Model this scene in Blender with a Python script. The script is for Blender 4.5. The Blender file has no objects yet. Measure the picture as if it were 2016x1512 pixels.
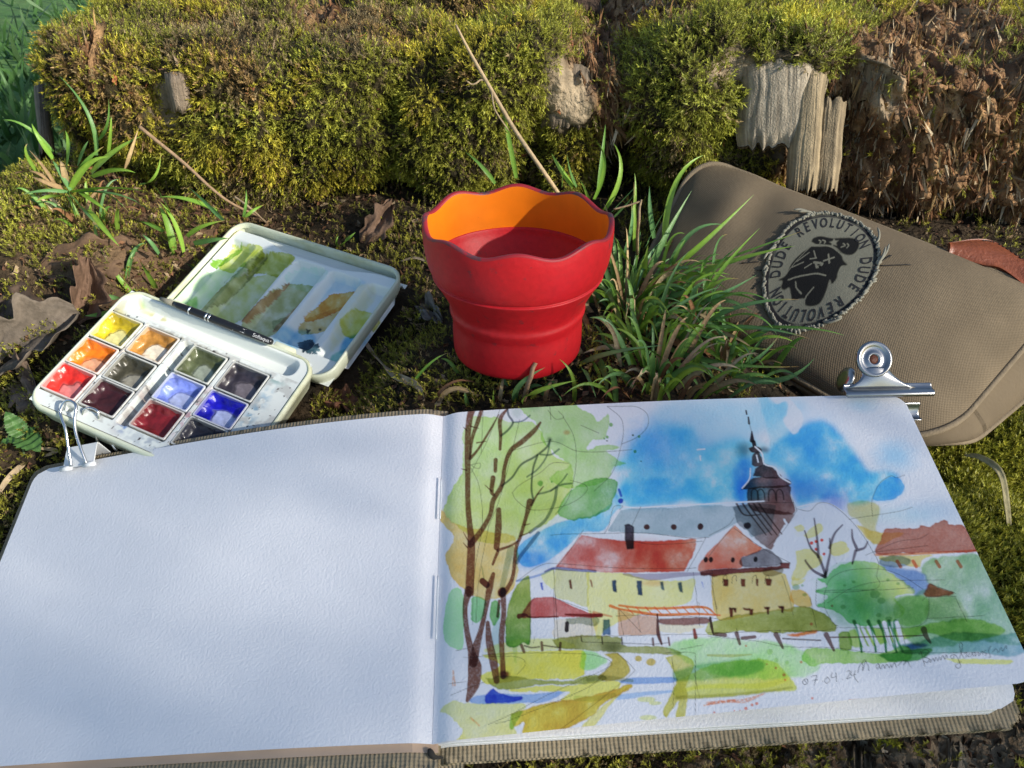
import bpy, math, random
import numpy as np
from mathutils import Vector

random.seed(7)
RNG = np.random.default_rng(7)
SC = bpy.context.scene
COL = SC.collection
U = 0.01                                   # the scene is laid out in centimetres and linked in metres

# ------------------------------------------------------------------ camera, sky, sun, exposure
PITCH = math.radians(38.0)
CAM = np.array([0.0, 0.0, 23.4])
FPX, CX, CY = 1514.0, 1008.0, 756.0        # focal length and centre of the 2016 x 1512 photograph
cd = bpy.data.cameras.new('camera')
cd.sensor_fit = 'HORIZONTAL'
cd.sensor_width = 36.0
cd.lens = 36.0 * FPX / 2016.0
cd.clip_start = 0.01
cd.clip_end = 500.0
cd.dof.use_dof = True
cd.dof.focus_distance = 0.37
cd.dof.aperture_fstop = 40.0
cam = bpy.data.objects.new('camera', cd)
COL.objects.link(cam)
cam.location = CAM * U
cam.rotation_euler = (math.pi / 2 - PITCH, 0, 0)
SC.camera = cam

SUN_AZ = math.radians(-28.0)               # measured from +x (right) towards -y (behind the camera)
SUN_EL = math.radians(25.0)
SUN = Vector((math.cos(SUN_EL) * math.cos(SUN_AZ), math.cos(SUN_EL) * math.sin(SUN_AZ), math.sin(SUN_EL)))
world = bpy.data.worlds.new('World')
SC.world = world
world.use_nodes = True
wn = world.node_tree.nodes
bgn = wn.get('Background') or wn.new('ShaderNodeBackground')
sky = wn.new('ShaderNodeTexSky')
sky.sky_type = 'NISHITA'
sky.sun_disc = False
sky.sun_elevation = SUN_EL
sky.sun_rotation = math.atan2(SUN.x, SUN.y)
sky.dust_density = 0.6
world.node_tree.links.new(sky.outputs[0], bgn.inputs[0])
bgn.inputs[1].default_value = 0.13
sl = bpy.data.lights.new('sun', 'SUN')
sl.energy = 4.2
sl.angle = math.radians(0.9)
sl.color = (1.0, 0.93, 0.82)
sun = bpy.data.objects.new('sun', sl)
COL.objects.link(sun)
sun.rotation_euler = SUN.to_track_quat('Z', 'Y').to_euler()
SC.view_settings.view_transform = 'Standard'
SC.view_settings.look = 'None'
SC.view_settings.gamma = 1.0
SC.view_settings.exposure = 0.45
SC.view_settings.use_curve_mapping = False
SC.render.engine = 'CYCLES'
SC.cycles.max_bounces = 6
SC.cycles.diffuse_bounces = 3
SC.cycles.transparent_max_bounces = 4

# ------------------------------------------------------------------ helpers
_F = np.array([0, math.cos(PITCH), -math.sin(PITCH)])
_U = np.array([0, math.sin(PITCH), math.cos(PITCH)])
_R = np.array([1.0, 0, 0])
def ray(px, py): return _F + (px - CX) / FPX * _R + (CY - py) / FPX * _U
def PD(px, py, d): return CAM + ray(px, py) * d       # a point of the place, from its place in the photo and its distance
def PX(P):
    d = np.asarray(P, float) - CAM
    z = d @ _F
    return CX + FPX * d[..., 0] / z, CY - FPX * (d @ _U) / z
def nrm(v): v = np.asarray(v, float); return v / (np.linalg.norm(v, axis=-1, keepdims=True) + 1e-12)

def lin(c):
    c = np.asarray(c, float) / 255.0
    return np.where(c <= 0.04045, c / 12.92, ((c + 0.055) / 1.055) ** 2.4)

def _hash(ix, iy, iz, seed):
    h = (ix * 374761393 + iy * 668265263 + iz * 2147483647 + seed * 974634777) & 0xffffffff
    h = ((h ^ (h >> 13)) * 1274126177) & 0xffffffff
    return ((h ^ (h >> 16)) & 0xffff) / 65535.0
def noise(x, y, z=0.0, seed=0):
    x, y, z = np.broadcast_arrays(np.asarray(x, float), np.asarray(y, float), np.asarray(z, float))
    ix, iy, iz = [np.floor(v).astype(np.int64) for v in (x, y, z)]
    fx, fy, fz = x - ix, y - iy, z - iz
    fx, fy, fz = [v * v * (3 - 2 * v) for v in (fx, fy, fz)]
    r = 0
    for dx in (0, 1):
        for dy in (0, 1):
            for dz in (0, 1):
                w = (fx if dx else 1 - fx) * (fy if dy else 1 - fy) * (fz if dz else 1 - fz)
                r = r + w * _hash(ix + dx, iy + dy, iz + dz, seed)
    return r
def fbm(x, y, z=0.0, o=4, seed=0):
    r, a, t = 0, 1.0, 0.0
    for k in range(o):
        r = r + a * (noise(x, y, z, seed + k) - 0.5); t += a
        a *= 0.5; x = np.asarray(x) * 2.03; y = np.asarray(y) * 2.03; z = np.asarray(z) * 2.03
    return r / t * 2
def sstep(a, b, x):
    t = np.clip((x - a) / (b - a), 0, 1); return t * t * (3 - 2 * t)

LOC = {}
def thing(name, loc, label, cat, group=None):
    o = bpy.data.objects.new(name, None)
    o.empty_display_size = 0.01
    COL.objects.link(o)
    o.location = np.asarray(loc, float) * U
    LOC[o] = np.asarray(loc, float)
    tag(o, label, cat, group)
    return o
def tag(o, label=None, cat=None, group=None, kind=None):
    if label: o['label'] = label
    if cat: o['category'] = cat
    if group: o['group'] = group
    if kind: o['kind'] = kind
    return o
def mesh(name, V, F, mat, parent=None, smooth=True, col=None, uv=None, loc=None):
    """One mesh object; V in centimetres in the place, F an (n,3) or (n,4) array or a list of faces."""
    V = np.asarray(V, float)
    o3 = LOC[parent] if parent is not None else (np.zeros(3) if loc is None else np.asarray(loc, float))
    me = bpy.data.meshes.new(name)
    if isinstance(F, np.ndarray):
        n, k = F.shape
        me.vertices.add(len(V)); me.vertices.foreach_set('co', ((V - o3) * U).astype(np.float32).ravel())
        me.loops.add(n * k); me.loops.foreach_set('vertex_index', F.astype(np.int32).ravel())
        me.polygons.add(n); me.polygons.foreach_set('loop_start', np.arange(0, n * k, k, dtype=np.int32))
        me.update(calc_edges=True)
    else:
        me.from_pydata([tuple(v) for v in (V - o3) * U], [], [tuple(int(i) for i in f) for f in F])
    me.polygons.foreach_set('use_smooth', [smooth] * len(me.polygons))
    if col is not None:
        a = me.color_attributes.new('Col', 'FLOAT_COLOR', 'POINT')
        c4 = np.ones((len(V), 4), np.float32); c4[:, :3] = col
        a.data.foreach_set('color', c4.ravel())
    if uv is not None:
        l = me.uv_layers.new(name='UV')
        vi = np.empty(len(me.loops), np.int32); me.loops.foreach_get('vertex_index', vi)
        l.data.foreach_set('uv', np.asarray(uv, np.float32)[vi].ravel())
    me.validate()
    if mat: me.materials.append(mat)
    o = bpy.data.objects.new(name, me)
    COL.objects.link(o)
    if parent is not None:
        o.parent = parent; LOC[o] = o3
    else:
        o.location = o3 * U; LOC[o] = o3
    return o

def gridF(nu, nv, wrap=False):
    i, j = np.meshgrid(np.arange(nu - (0 if wrap else 1)), np.arange(nv - 1), indexing='ij')
    i2 = (i + 1) % nu
    return np.stack([i * nv + j, i2 * nv + j, i2 * nv + j + 1, i * nv + j + 1], -1).reshape(-1, 4)
def bez(pts, n):
    """smooth curve through points (Catmull-Rom)"""
    P = [np.asarray(p, float) for p in pts]
    if len(P) == 2: return np.array([P[0] + (P[1] - P[0]) * t for t in np.linspace(0, 1, n)])
    P = [2 * P[0] - P[1]] + P + [2 * P[-1] - P[-2]]
    out = []
    for t in np.linspace(0, len(P) - 3 - 1e-9, n):
        k = int(t); f = t - k
        a, b, c, d = P[k:k + 4]
        out.append(0.5 * ((2 * b) + (c - a) * f + (2 * a - 5 * b + 4 * c - d) * f * f + (3 * b - a - 3 * c + d) * f ** 3))
    return np.array(out)
def tube(P, r, n=8, closed=False):
    P = np.asarray(P, float); m = len(P)
    r = np.broadcast_to(np.asarray(r, float), (m,))
    T = nrm(np.roll(P, -1, 0) - np.roll(P, 1, 0)) if closed else nrm(np.gradient(P, axis=0))
    up = np.array([0.13, 0.21, 0.97]); N0 = nrm(np.cross(T[0], up)); Ns = []
    for t in T:
        N0 = nrm(N0 - t * (N0 @ t)); Ns.append(N0)
    Ns = np.array(Ns); B = np.cross(T, Ns)
    a = np.arange(n) * 2 * math.pi / n
    V = P[:, None] + r[:, None, None] * (Ns[:, None] * np.cos(a)[None, :, None] + B[:, None] * np.sin(a)[None, :, None])
    V = V.reshape(-1, 3)
    F = []
    for i in range(m if closed else m - 1):
        i2 = (i + 1) % m
        for k in range(n):
            F.append((i * n + k, i * n + (k + 1) % n, i2 * n + (k + 1) % n, i2 * n + k))
    if not closed:
        F.append(tuple(range(n - 1, -1, -1))); F.append(tuple((m - 1) * n + k for k in range(n)))
    return V, F
def join(*parts):
    Vs, Fs, o = [], [], 0
    for V, F in parts:
        Vs.append(np.asarray(V, float)); Fs += [tuple(int(i) + o for i in f) for f in F]; o += len(V)
    return np.concatenate(Vs), Fs
class Frame:
    def __init__(s, o, X, Y):
        s.o = np.asarray(o, float); s.X = nrm(X); s.Y = nrm(np.asarray(Y, float) - s.X * (np.asarray(Y, float) @ s.X)); s.Z = np.cross(s.X, s.Y)
    def __call__(s, p):
        p = np.asarray(p, float)
        return s.o + p[..., :1] * s.X + p[..., 1:2] * s.Y + p[..., 2:3] * s.Z
def rrect(x0, x1, y0, y1, r, n=7):
    pts = []
    for cx, cy, a0 in ((x1 - r, y1 - r, 0), (x0 + r, y1 - r, 90), (x0 + r, y0 + r, 180), (x1 - r, y0 + r, 270)):
        for a in np.linspace(a0, a0 + 90, n):
            pts.append((cx + r * math.cos(math.radians(a)), cy + r * math.sin(math.radians(a))))
    return np.array(pts)
def loft(loops, cap0=True, cap1=True):
    """loops: list of (n,3) closed loops"""
    n = len(loops[0]); V = np.concatenate(loops); F = []
    for i in range(len(loops) - 1):
        for k in range(n):
            F.append((i * n + k, i * n + (k + 1) % n, (i + 1) * n + (k + 1) % n, (i + 1) * n + k))
    if cap0: F.append(tuple(range(n - 1, -1, -1)))
    if cap1: F.append(tuple((len(loops) - 1) * n + k for k in range(n)))
    return V, F
def plate(fr, x0, x1, y0, y1, z0, z1, r, bev=0.03, n=6):
    """rounded plate with softened edges in a frame"""
    L = []
    for z, ins in ((z0, bev), (z0 + bev, 0), (z1 - bev, 0), (z1, bev)):
        q = rrect(x0 + ins, x1 - ins, y0 + ins, y1 - ins, max(r - ins, 0.005), n)
        L.append(fr(np.column_stack([q, np.full(len(q), z)])))
    return loft(L)

# ------------------------------------------------------------------ materials
def M(name, base=(0.5, 0.5, 0.5), rough=0.6, metal=0.0, attr=False, var=0.0, vscale=20.0, bump=0.0, bscale=200.0, spec=0.5, trans=0.0, col2=None, thr=(0.45, 0.6), coat=0.0, wave=None, det=6.0):
    m = bpy.data.materials.new(name); m.use_nodes = True
    nt = m.node_tree; N = nt.nodes; L = nt.links
    b = N['Principled BSDF']
    b.inputs['Roughness'].default_value = rough; b.inputs['Metallic'].default_value = metal
    b.inputs['Specular IOR Level'].default_value = spec
    b.inputs['Coat Weight'].default_value = coat
    tc = N.new('ShaderNodeTexCoord')
    if attr:
        a = N.new('ShaderNodeAttribute'); a.attribute_name = 'Col'; csock = a.outputs['Color']
    else:
        a = N.new('ShaderNodeRGB'); a.outputs[0].default_value = (*base, 1); csock = a.outputs[0]
    if col2 is not None:
        t = N.new('ShaderNodeTexNoise'); t.inputs['Scale'].default_value = vscale; t.inputs['Detail'].default_value = det; t.inputs['Roughness'].default_value = 0.65
        L.new(tc.outputs['Object'], t.inputs['Vector'])
        mr = N.new('ShaderNodeMapRange'); mr.inputs[1].default_value = thr[0]; mr.inputs[2].default_value = thr[1]
        L.new(t.outputs['Fac'], mr.inputs[0])
        mx = N.new('ShaderNodeMix'); mx.data_type = 'RGBA'
        L.new(mr.outputs[0], mx.inputs[0]); L.new(csock, mx.inputs[6]); mx.inputs[7].default_value = (*col2, 1)
        csock = mx.outputs[2]
    if var:
        t = N.new('ShaderNodeTexNoise'); t.inputs['Scale'].default_value = vscale * 2.7; t.inputs['Detail'].default_value = 5
        L.new(tc.outputs['Object'], t.inputs['Vector'])
        mr = N.new('ShaderNodeMapRange'); mr.inputs[1].default_value = 0.25; mr.inputs[2].default_value = 0.75
        mr.inputs[3].default_value = 1 - var; mr.inputs[4].default_value = 1 + var
        L.new(t.outputs['Fac'], mr.inputs[0])
        mx = N.new('ShaderNodeVectorMath'); mx.operation = 'SCALE'
        L.new(csock, mx.inputs[0]); L.new(mr.outputs[0], mx.inputs['Scale'])
        csock = mx.outputs[0]
    hs = None
    if wave:
        # woven cloth: threads along U and V of the UV map (in centimetres)
        pu, pv, strength = wave
        uvn = N.new('ShaderNodeUVMap'); uvn.uv_map = 'UV'
        sp = N.new('ShaderNodeSeparateXYZ'); L.new(uvn.outputs[0], sp.inputs[0])
        outs = []
        wob = N.new('ShaderNodeTexNoise'); wob.inputs['Scale'].default_value = 300; L.new(tc.outputs['Object'], wob.inputs['Vector'])
        for ax, per in ((0, pu), (1, pv)):
            mu = N.new('ShaderNodeMath'); mu.operation = 'MULTIPLY_ADD'; mu.inputs[1].default_value = 2 * math.pi / per
            L.new(sp.outputs[ax], mu.inputs[0])
            w2 = N.new('ShaderNodeMath'); w2.operation = 'MULTIPLY'; w2.inputs[1].default_value = 2.5; L.new(wob.outputs['Fac'], w2.inputs[0])
            L.new(w2.outputs[0], mu.inputs[2])
            si = N.new('ShaderNodeMath'); si.operation = 'SINE'; L.new(mu.outputs[0], si.inputs[0]); outs.append(si.outputs[0])
        if pu == pv:
            ad = N.new('ShaderNodeMath'); ad.operation = 'MULTIPLY'; L.new(outs[0], ad.inputs[0]); L.new(outs[1], ad.inputs[1])
        else:
            ad = N.new('ShaderNodeMath'); ad.operation = 'MULTIPLY_ADD'; L.new(outs[1], ad.inputs[0]); ad.inputs[1].default_value = 0.3; L.new(outs[0], ad.inputs[2])
        hs = ad.outputs[0]
        mr = N.new('ShaderNodeMapRange'); mr.inputs[1].default_value = -1; mr.inputs[2].default_value = 1
        mr.inputs[3].default_value = 1 - strength; mr.inputs[4].default_value = 1 + strength
        L.new(hs, mr.inputs[0])
        mx = N.new('ShaderNodeVectorMath'); mx.operation = 'SCALE'; L.new(csock, mx.inputs[0]); L.new(mr.outputs[0], mx.inputs['Scale'])
        csock = mx.outputs[0]
    L.new(csock, b.inputs['Base Color'])
    if bump:
        t = N.new('ShaderNodeTexNoise'); t.inputs['Scale'].default_value = bscale; t.inputs['Detail'].default_value = 6
        L.new(tc.outputs['Object'], t.inputs['Vector'])
        h = t.outputs['Fac']
        if hs is not None:
            ad = N.new('ShaderNodeMath'); ad.operation = 'MULTIPLY_ADD'; L.new(hs, ad.inputs[0]); ad.inputs[1].default_value = 0.35; L.new(h, ad.inputs[2]); h = ad.outputs[0]
        bp = N.new('ShaderNodeBump'); bp.inputs['Strength'].default_value = 1.0; bp.inputs['Distance'].default_value = bump
        L.new(h, bp.inputs['Height']); L.new(bp.outputs[0], b.inputs['Normal'])
    if trans:
        tr = N.new('ShaderNodeBsdfTranslucent'); L.new(csock, tr.inputs[0])
        ms = N.new('ShaderNodeMixShader'); ms.inputs[0].default_value = trans
        L.new(b.outputs[0], ms.inputs[1]); L.new(tr.outputs[0], ms.inputs[2])
        L.new(ms.outputs[0], N['Material Output'].inputs['Surface'])
    return m
MAT = {}
MAT['moss'] = M('moss', attr=True, rough=0.55, spec=0.35, trans=0.25)
MAT['grass'] = M('grass_blade', attr=True, rough=0.42, spec=0.45, trans=0.28, var=0.12, vscale=120, bump=0.0002, bscale=900)
MAT['litter'] = M('leaf_litter', attr=True, rough=0.8, spec=0.2, var=0.25, vscale=150, bump=0.0004, bscale=700)
MAT['soil'] = M('soil', base=(0.045, 0.030, 0.018), col2=(0.09, 0.058, 0.032), rough=0.9, vscale=60, var=0.35, bump=0.004, bscale=260, spec=0.2)
MAT['core'] = M('stump_core', attr=True, rough=0.85, var=0.3, vscale=45, bump=0.003, bscale=350, spec=0.2)
MAT['slab'] = M('weathered_wood', attr=True, rough=0.8, var=0.22, vscale=70, bump=0.0008, bscale=900, spec=0.25)
MAT['lawn'] = M('lawn', base=(0.06, 0.15, 0.03), col2=(0.10, 0.19, 0.045), rough=0.9, vscale=9, var=0.4)
MAT['paper'] = M('paper', base=(0.80, 0.80, 0.82), rough=0.85, spec=0.2, bump=0.00022, bscale=1000, var=0.02, vscale=25)
MAT['painted'] = M('painted_paper', attr=True, rough=0.75, spec=0.25, bump=0.00022, bscale=1000)
MAT['linen'] = M('linen_cover', base=(0.27, 0.22, 0.145), rough=0.85, spec=0.2, wave=(0.16, 0.13, 0.10), bump=0.0004, bscale=500, var=0.12, vscale=60)
MAT['endpaper'] = M('endpaper', base=(0.50, 0.36, 0.26), rough=0.8, var=0.1)
MAT['canvas'] = M('canvas', base=(0.155, 0.120, 0.078), rough=0.9, spec=0.15, wave=(0.12, 0.12, 0.30), bump=0.0003, bscale=500, var=0.16, vscale=14)
MAT['piping'] = M('canvas_piping', base=(0.19, 0.15, 0.10), rough=0.9, spec=0.15, bump=0.0005, bscale=900, var=0.15, vscale=60)
MAT['patch'] = M('printed_patch', attr=True, rough=0.9, spec=0.1, bump=0.0003, bscale=1500)
MAT['fray'] = M('frayed_cotton', base=(0.25, 0.24, 0.19), rough=0.95, spec=0.1, var=0.2, vscale=150)
MAT['ink'] = M('patch_ink', base=(0.022, 0.022, 0.024), rough=0.85, spec=0.2, var=0.3, vscale=200)
MAT['leather'] = M('brown_leather', base=(0.20, 0.055, 0.022), rough=0.42, var=0.2, vscale=80, bump=0.0006, bscale=500)
MAT['steel'] = M('clip_steel', base=(0.36, 0.36, 0.36), metal=1.0, rough=0.28, var=0.06, vscale=90)
MAT['wire'] = M('wire_steel', base=(0.7, 0.7, 0.7), metal=1.0, rough=0.22)
MAT['clipwhite'] = M('white_enamel', base=(0.72, 0.74, 0.75), rough=0.3, spec=0.5, coat=0.3)
MAT['red'] = M('red_rubber', base=(0.47, 0.006, 0.012), col2=(0.14, 0.024, 0.03), thr=(0.62, 0.72), vscale=130, rough=0.52, var=0.1, bump=0.0002, bscale=250, spec=0.4)
MAT['rim'] = M('worn_rim', base=(0.30, 0.016, 0.024), col2=(0.09, 0.035, 0.045), thr=(0.52, 0.60), vscale=70, rough=0.5, spec=0.4)
MAT['orange'] = M('orange_plastic', base=(0.80, 0.20, 0.006), col2=(0.30, 0.07, 0.008), thr=(0.60, 0.70), vscale=45, rough=0.4, var=0.07, spec=0.4)
MAT['box'] = M('paint_box_plastic', base=(0.66, 0.70, 0.54), col2=(0.50, 0.50, 0.26), thr=(0.48, 0.74), vscale=30, rough=0.38, var=0.06, coat=0.15)
MAT['boxc'] = M('stained_plastic', attr=True, rough=0.33, coat=0.2)
MAT['panp'] = M('pan_plastic', attr=True, rough=0.4, col2=(0.05, 0.04, 0.04), thr=(0.60, 0.68), vscale=160)
MAT['black'] = M('brush_black', base=(0.012, 0.013, 0.016), rough=0.28, spec=0.5)
MAT['silver'] = M('silver_print', base=(0.55, 0.55, 0.55), rough=0.4)
MAT['twig'] = M('twig', attr=True, rough=0.8, var=0.25, vscale=150, bump=0.0004, bscale=800, spec=0.2)
MAT['thread'] = M('black_thread', base=(0.02, 0.018, 0.016), rough=0.9)
MAT['stone'] = M('lichen_stone', base=(0.25, 0.24, 0.20), col2=(0.34, 0.36, 0.26), rough=0.9, vscale=60, var=0.25, bump=0.002, bscale=250)
MAT['leaf'] = M('nettle_leaf', attr=True, rough=0.5, trans=0.2, bump=0.0008, bscale=350)
MAT['water'] = M('water_drop', base=(0.35, 0.01, 0.015), rough=0.05, spec=0.8)
# ------------------------------------------------------------------ where the main things lie
def bil(A, B, C_, D, u, v):      # A(0,0) B(1,0) C(0,1) D(1,1)
    u = np.asarray(u, float)[..., None]; v = np.asarray(v, float)[..., None]
    return A * (1 - u) * (1 - v) + B * u * (1 - v) + C_ * (1 - u) * v + D * u * v
B_TL, B_TR = PD(872, 814, 35.2), PD(1776, 778, 35.4)
B_BL, B_BR = PD(850, 1462, 26.8), PD(2045, 1342, 26.6)
K_BR = PD(2012, 1392, 27.5)
L_TL, L_BL = PD(72, 927, 38.0), PD(-165, 1520, 29.4)
UPB = nrm(np.cross(B_TR - B_TL, B_TL - B_BL))
if UPB[2] < 0: UPB = -UPB
def page_right(u, v):
    """the painted sheet: free at its lower right corner, so it lifts off the block"""
    P = bil(B_TL, B_TR, B_BL, B_BR, u, v)
    u = np.asarray(u, float); v = np.asarray(v, float)
    h = 0.30 * np.sin(math.pi * np.clip(u, 0, 1)) ** 0.8 * (1 - v * 0.55) - 0.22 * np.exp(-(u / 0.02) ** 2)
    return P + h[..., None] * UPB
def block_right(u, v):
    P = bil(B_TL, B_TR, B_BL, K_BR, u, v)
    u = np.asarray(u, float); v = np.asarray(v, float)
    h = -0.06 + 0.22 * np.sin(math.pi * np.clip(u, 0, 1)) ** 0.8 * (1 - v * 0.6) - 0.22 * np.exp(-(u / 0.02) ** 2)
    h = h - 0.25 * v * np.sin(math.pi * np.clip(u, 0, 1)) * 0.4
    return P + h[..., None] * UPB
UPL = nrm(np.cross(B_TL - L_TL, B_TL - B_BL))
if UPL[2] < 0: UPL = -UPL
def page_left(u, v):             # u from the gutter (0) to the left edge (1)
    P = bil(B_TL, L_TL, B_BL, L_BL, u, v)
    u = np.asarray(u, float); v = np.asarray(v, float)
    h = 0.62 * np.sin(math.pi * np.clip(u, 0, 1) ** 0.75) * (1 - 0.35 * v) - 0.25 * np.exp(-(u / 0.022) ** 2)
    return P + h[..., None] * UPL

# paint box and lid
def fit3(pA, pB, pC, dA, dB, dC):
    a, b, c = PD(*pA, dA), PD(*pB, dB), PD(*pC, dC)
    return a, b, c
xa, xb, xc = fit3((262, 566), (622, 712), (57, 782), 43.4 * .965, 41.9 * .965, 38.9 * .965)
BOX = Frame(xa, xb - xa, xa - xc)         # x along the hinge, y towards the back, z up
BW, BD_ = np.linalg.norm(xb - xa), np.linalg.norm(xc - xa)
la, lb, lc = fit3((470, 430), (800, 532), (640, 752), 46.8 * 1.045, 42.9 * 1.045, 39.0 * 1.045)
LID = Frame(la, lb - la, lb - lc)
LW, LD_ = np.linalg.norm(lb - la), np.linalg.norm(lc - lb)

CUP = np.array([0.26, 32.48, 0.0])
# pouch: front panel corners
G_TL, G_TR, G_BL, G_BR = PD(1372, 308, 50.0), PD(2095, 590, 43.0), PD(1250, 560, 46.5), PD(1832, 900, 38.6)
GN = nrm(np.cross(G_BL - G_TL, G_TR - G_TL))
if GN[2] < 0: GN = -GN

# ------------------------------------------------------------------ height of the ledge everything stands on
_cp = [(0.3, 32.5, -0.12), (4, 33, -0.2), (-4, 33, -0.5), (0.3, 36.5, -0.1), (0.3, 28.5, -0.9), (0, 42, 0.2), (0, 49, 0.3), (8, 36, -0.5),
       (-10, 49, 0.3), (-20, 49, 0.9), (-20, 44.5, 1.3), (-25, 42, 1.6), (-31, 45, 2.6), (-34, 40, 1.2), (-27, 36, -0.6), (-28, 31, -2.6), (-30, 26, -5.2),
       (-33, 20, -8), (-30, 48, 2.2), (6, 44, 0.0), (12, 46, 0.0), (20, 46, 0.3), (30, 44, 0.0), (40, 44, 0.5), (40, 32, -4), (30, 28, -6.0), (23.3, 24.6, -4.3), (23.6, 22.5, -4.4), (27, 27.5, -8.0), (22.0, 28.0, -6.2), (25, 25.5, -6.0),
       (22.8, 19.0, -4.4), (27, 20, -5), (24, 15, -6), (34, 20, -8), (12, 30, -2.0), (18, 29.5, -4.2), (27, 33, -4.8), (16, 38, -3.0), (10, 41, -2.0)]
for fr, w, d, th in ((BOX, BW, BD_, 2.0), (LID, LW, LD_, 2.2)):
    for a in (0, .5, 1):
        for b in (0, .5, 1):
            p = fr((a * w, -b * d, -th)); _cp.append(tuple(p))
for u in (0, .33, .66, 1):
    for v in (0, .33, .66, 1):
        p = page_left(u, v) - UPL * 1.7; _cp.append(tuple(p))
        p = block_right(u, v) - UPB * (2.4 + 0.8 * v); _cp.append(tuple(p))
_cp = np.array(_cp)
def G(x, y, detail=True):
    x = np.asarray(x, float); y = np.asarray(y, float)
    sh = np.broadcast(x, y).shape
    xf = np.broadcast_to(x, sh).ravel(); yf = np.broadcast_to(y, sh).ravel()
    out = np.empty(len(xf))
    for i in range(0, len(xf), 20000):
        d2 = (xf[i:i + 20000, None] - _cp[:, 0]) ** 2 + (yf[i:i + 20000, None] - _cp[:, 1]) ** 2
        w = 1.0 / (d2 + 1.5) ** 2
        out[i:i + 20000] = (w * _cp[:, 2]).sum(1) / w.sum(1)
    xf2, yf2 = xf, yf
    drop = -np.clip(12.3 - yf2, 0, None) ** 1.5 * 1.6 - np.clip(-35 - xf2, 0, None) ** 1.5 * 1.4
    z = out + drop
    if detail:
        z = z + 0.30 * fbm(xf2 * .45, yf2 * .45, 0, 4, 11) + 0.10 * fbm(xf2 * 2.2, yf2 * 2.2, 0, 3, 12)
    return z.reshape(sh)
def on_ground(px, py, lift=0.0):
    d = ray(px, py); lo, hi = 15.0, 90.0
    t = np.linspace(lo, hi, 500); P = CAM + d[None] * t[:, None]
    k = np.nonzero(P[:, 2] - lift <= G(P[:, 0], P[:, 1], False))[0]
    t0 = t[k[0]] if len(k) else 52.0
    return CAM + d * t0, t0

# ------------------------------------------------------------------ ground beyond the stump
gx = np.concatenate([-np.geomspace(30000, 80, 24), np.linspace(-75, 75, 12), np.geomspace(80, 30000, 24)])
gy = np.concatenate([-np.geomspace(30000, 40, 20), np.linspace(-30, 400, 60), np.geomspace(420, 60000, 24)])
X, Y = np.meshgrid(gx, gy, indexing='ij')
Zg = -36 + 3.5 * fbm(X * .02, Y * .02, 0, 4, 31) * (np.hypot(X, Y) < 2000)
gnd = mesh('ground', np.stack([X, Y, Zg], -1).reshape(-1, 3), gridF(len(gx), len(gy)), MAT['lawn'])
tag(gnd, kind='structure')

# ------------------------------------------------------------------ the rotten stump: ledge in front, mossy wall and top behind
stump = thing('tree_stump', (0, 30, -34), 'large rotten moss-covered tree stump with crumbling brown and grey wood', 'tree stump')
nx, ny = 300, 230
lx = np.linspace(-46, 48, nx); ly = np.linspace(4, 60, ny)
X, Y = np.meshgrid(lx, ly, indexing='ij')
Zl = G(X, Y)
Vl = np.stack([X, Y, Zl], -1)
brown = np.array([0.060, 0.040, 0.022]); red_b = np.array([0.085, 0.045, 0.022]); darks = np.array([0.018, 0.014, 0.008])
n1 = sstep(-.25, .35, fbm(X * .35, Y * .35, 0, 4, 3))[..., None]
cl = brown * n1 + darks * (1 - n1)
pxx, pyy = PX(Vl)
dirt = np.exp(-(((pxx - 300) / 170) ** 2 + ((pyy - 470) / 90) ** 2))[..., None]
cl = cl * (1 - dirt * .9) + np.array([0.17, 0.10, 0.055]) * dirt * .9
tan = np.exp(-(((pxx - 130) / 130) ** 2 + ((pyy - 480) / 60) ** 2))[..., None]
cl = cl * (1 - tan * .7) + np.array([0.20, 0.14, 0.075]) * tan * .7
grey = sstep(1330, 1450, pxx)[..., None] * sstep(1430, 1470, pyy)[..., None]
cl = cl * (1 - grey) + np.array([0.25, 0.18, 0.11]) * grey
ridge = np.abs(fbm(X * 1.6, Y * .25, Zl * .12, 4, 77)) * grey[..., 0]
Vl[..., 2] -= ridge * 1.6
Vl[..., 1] += ridge * 1.0
mesh('ledge', Vl.reshape(-1, 3), gridF(nx, ny), MAT['core'], stump, col=cl.reshape(-1, 3))

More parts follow.
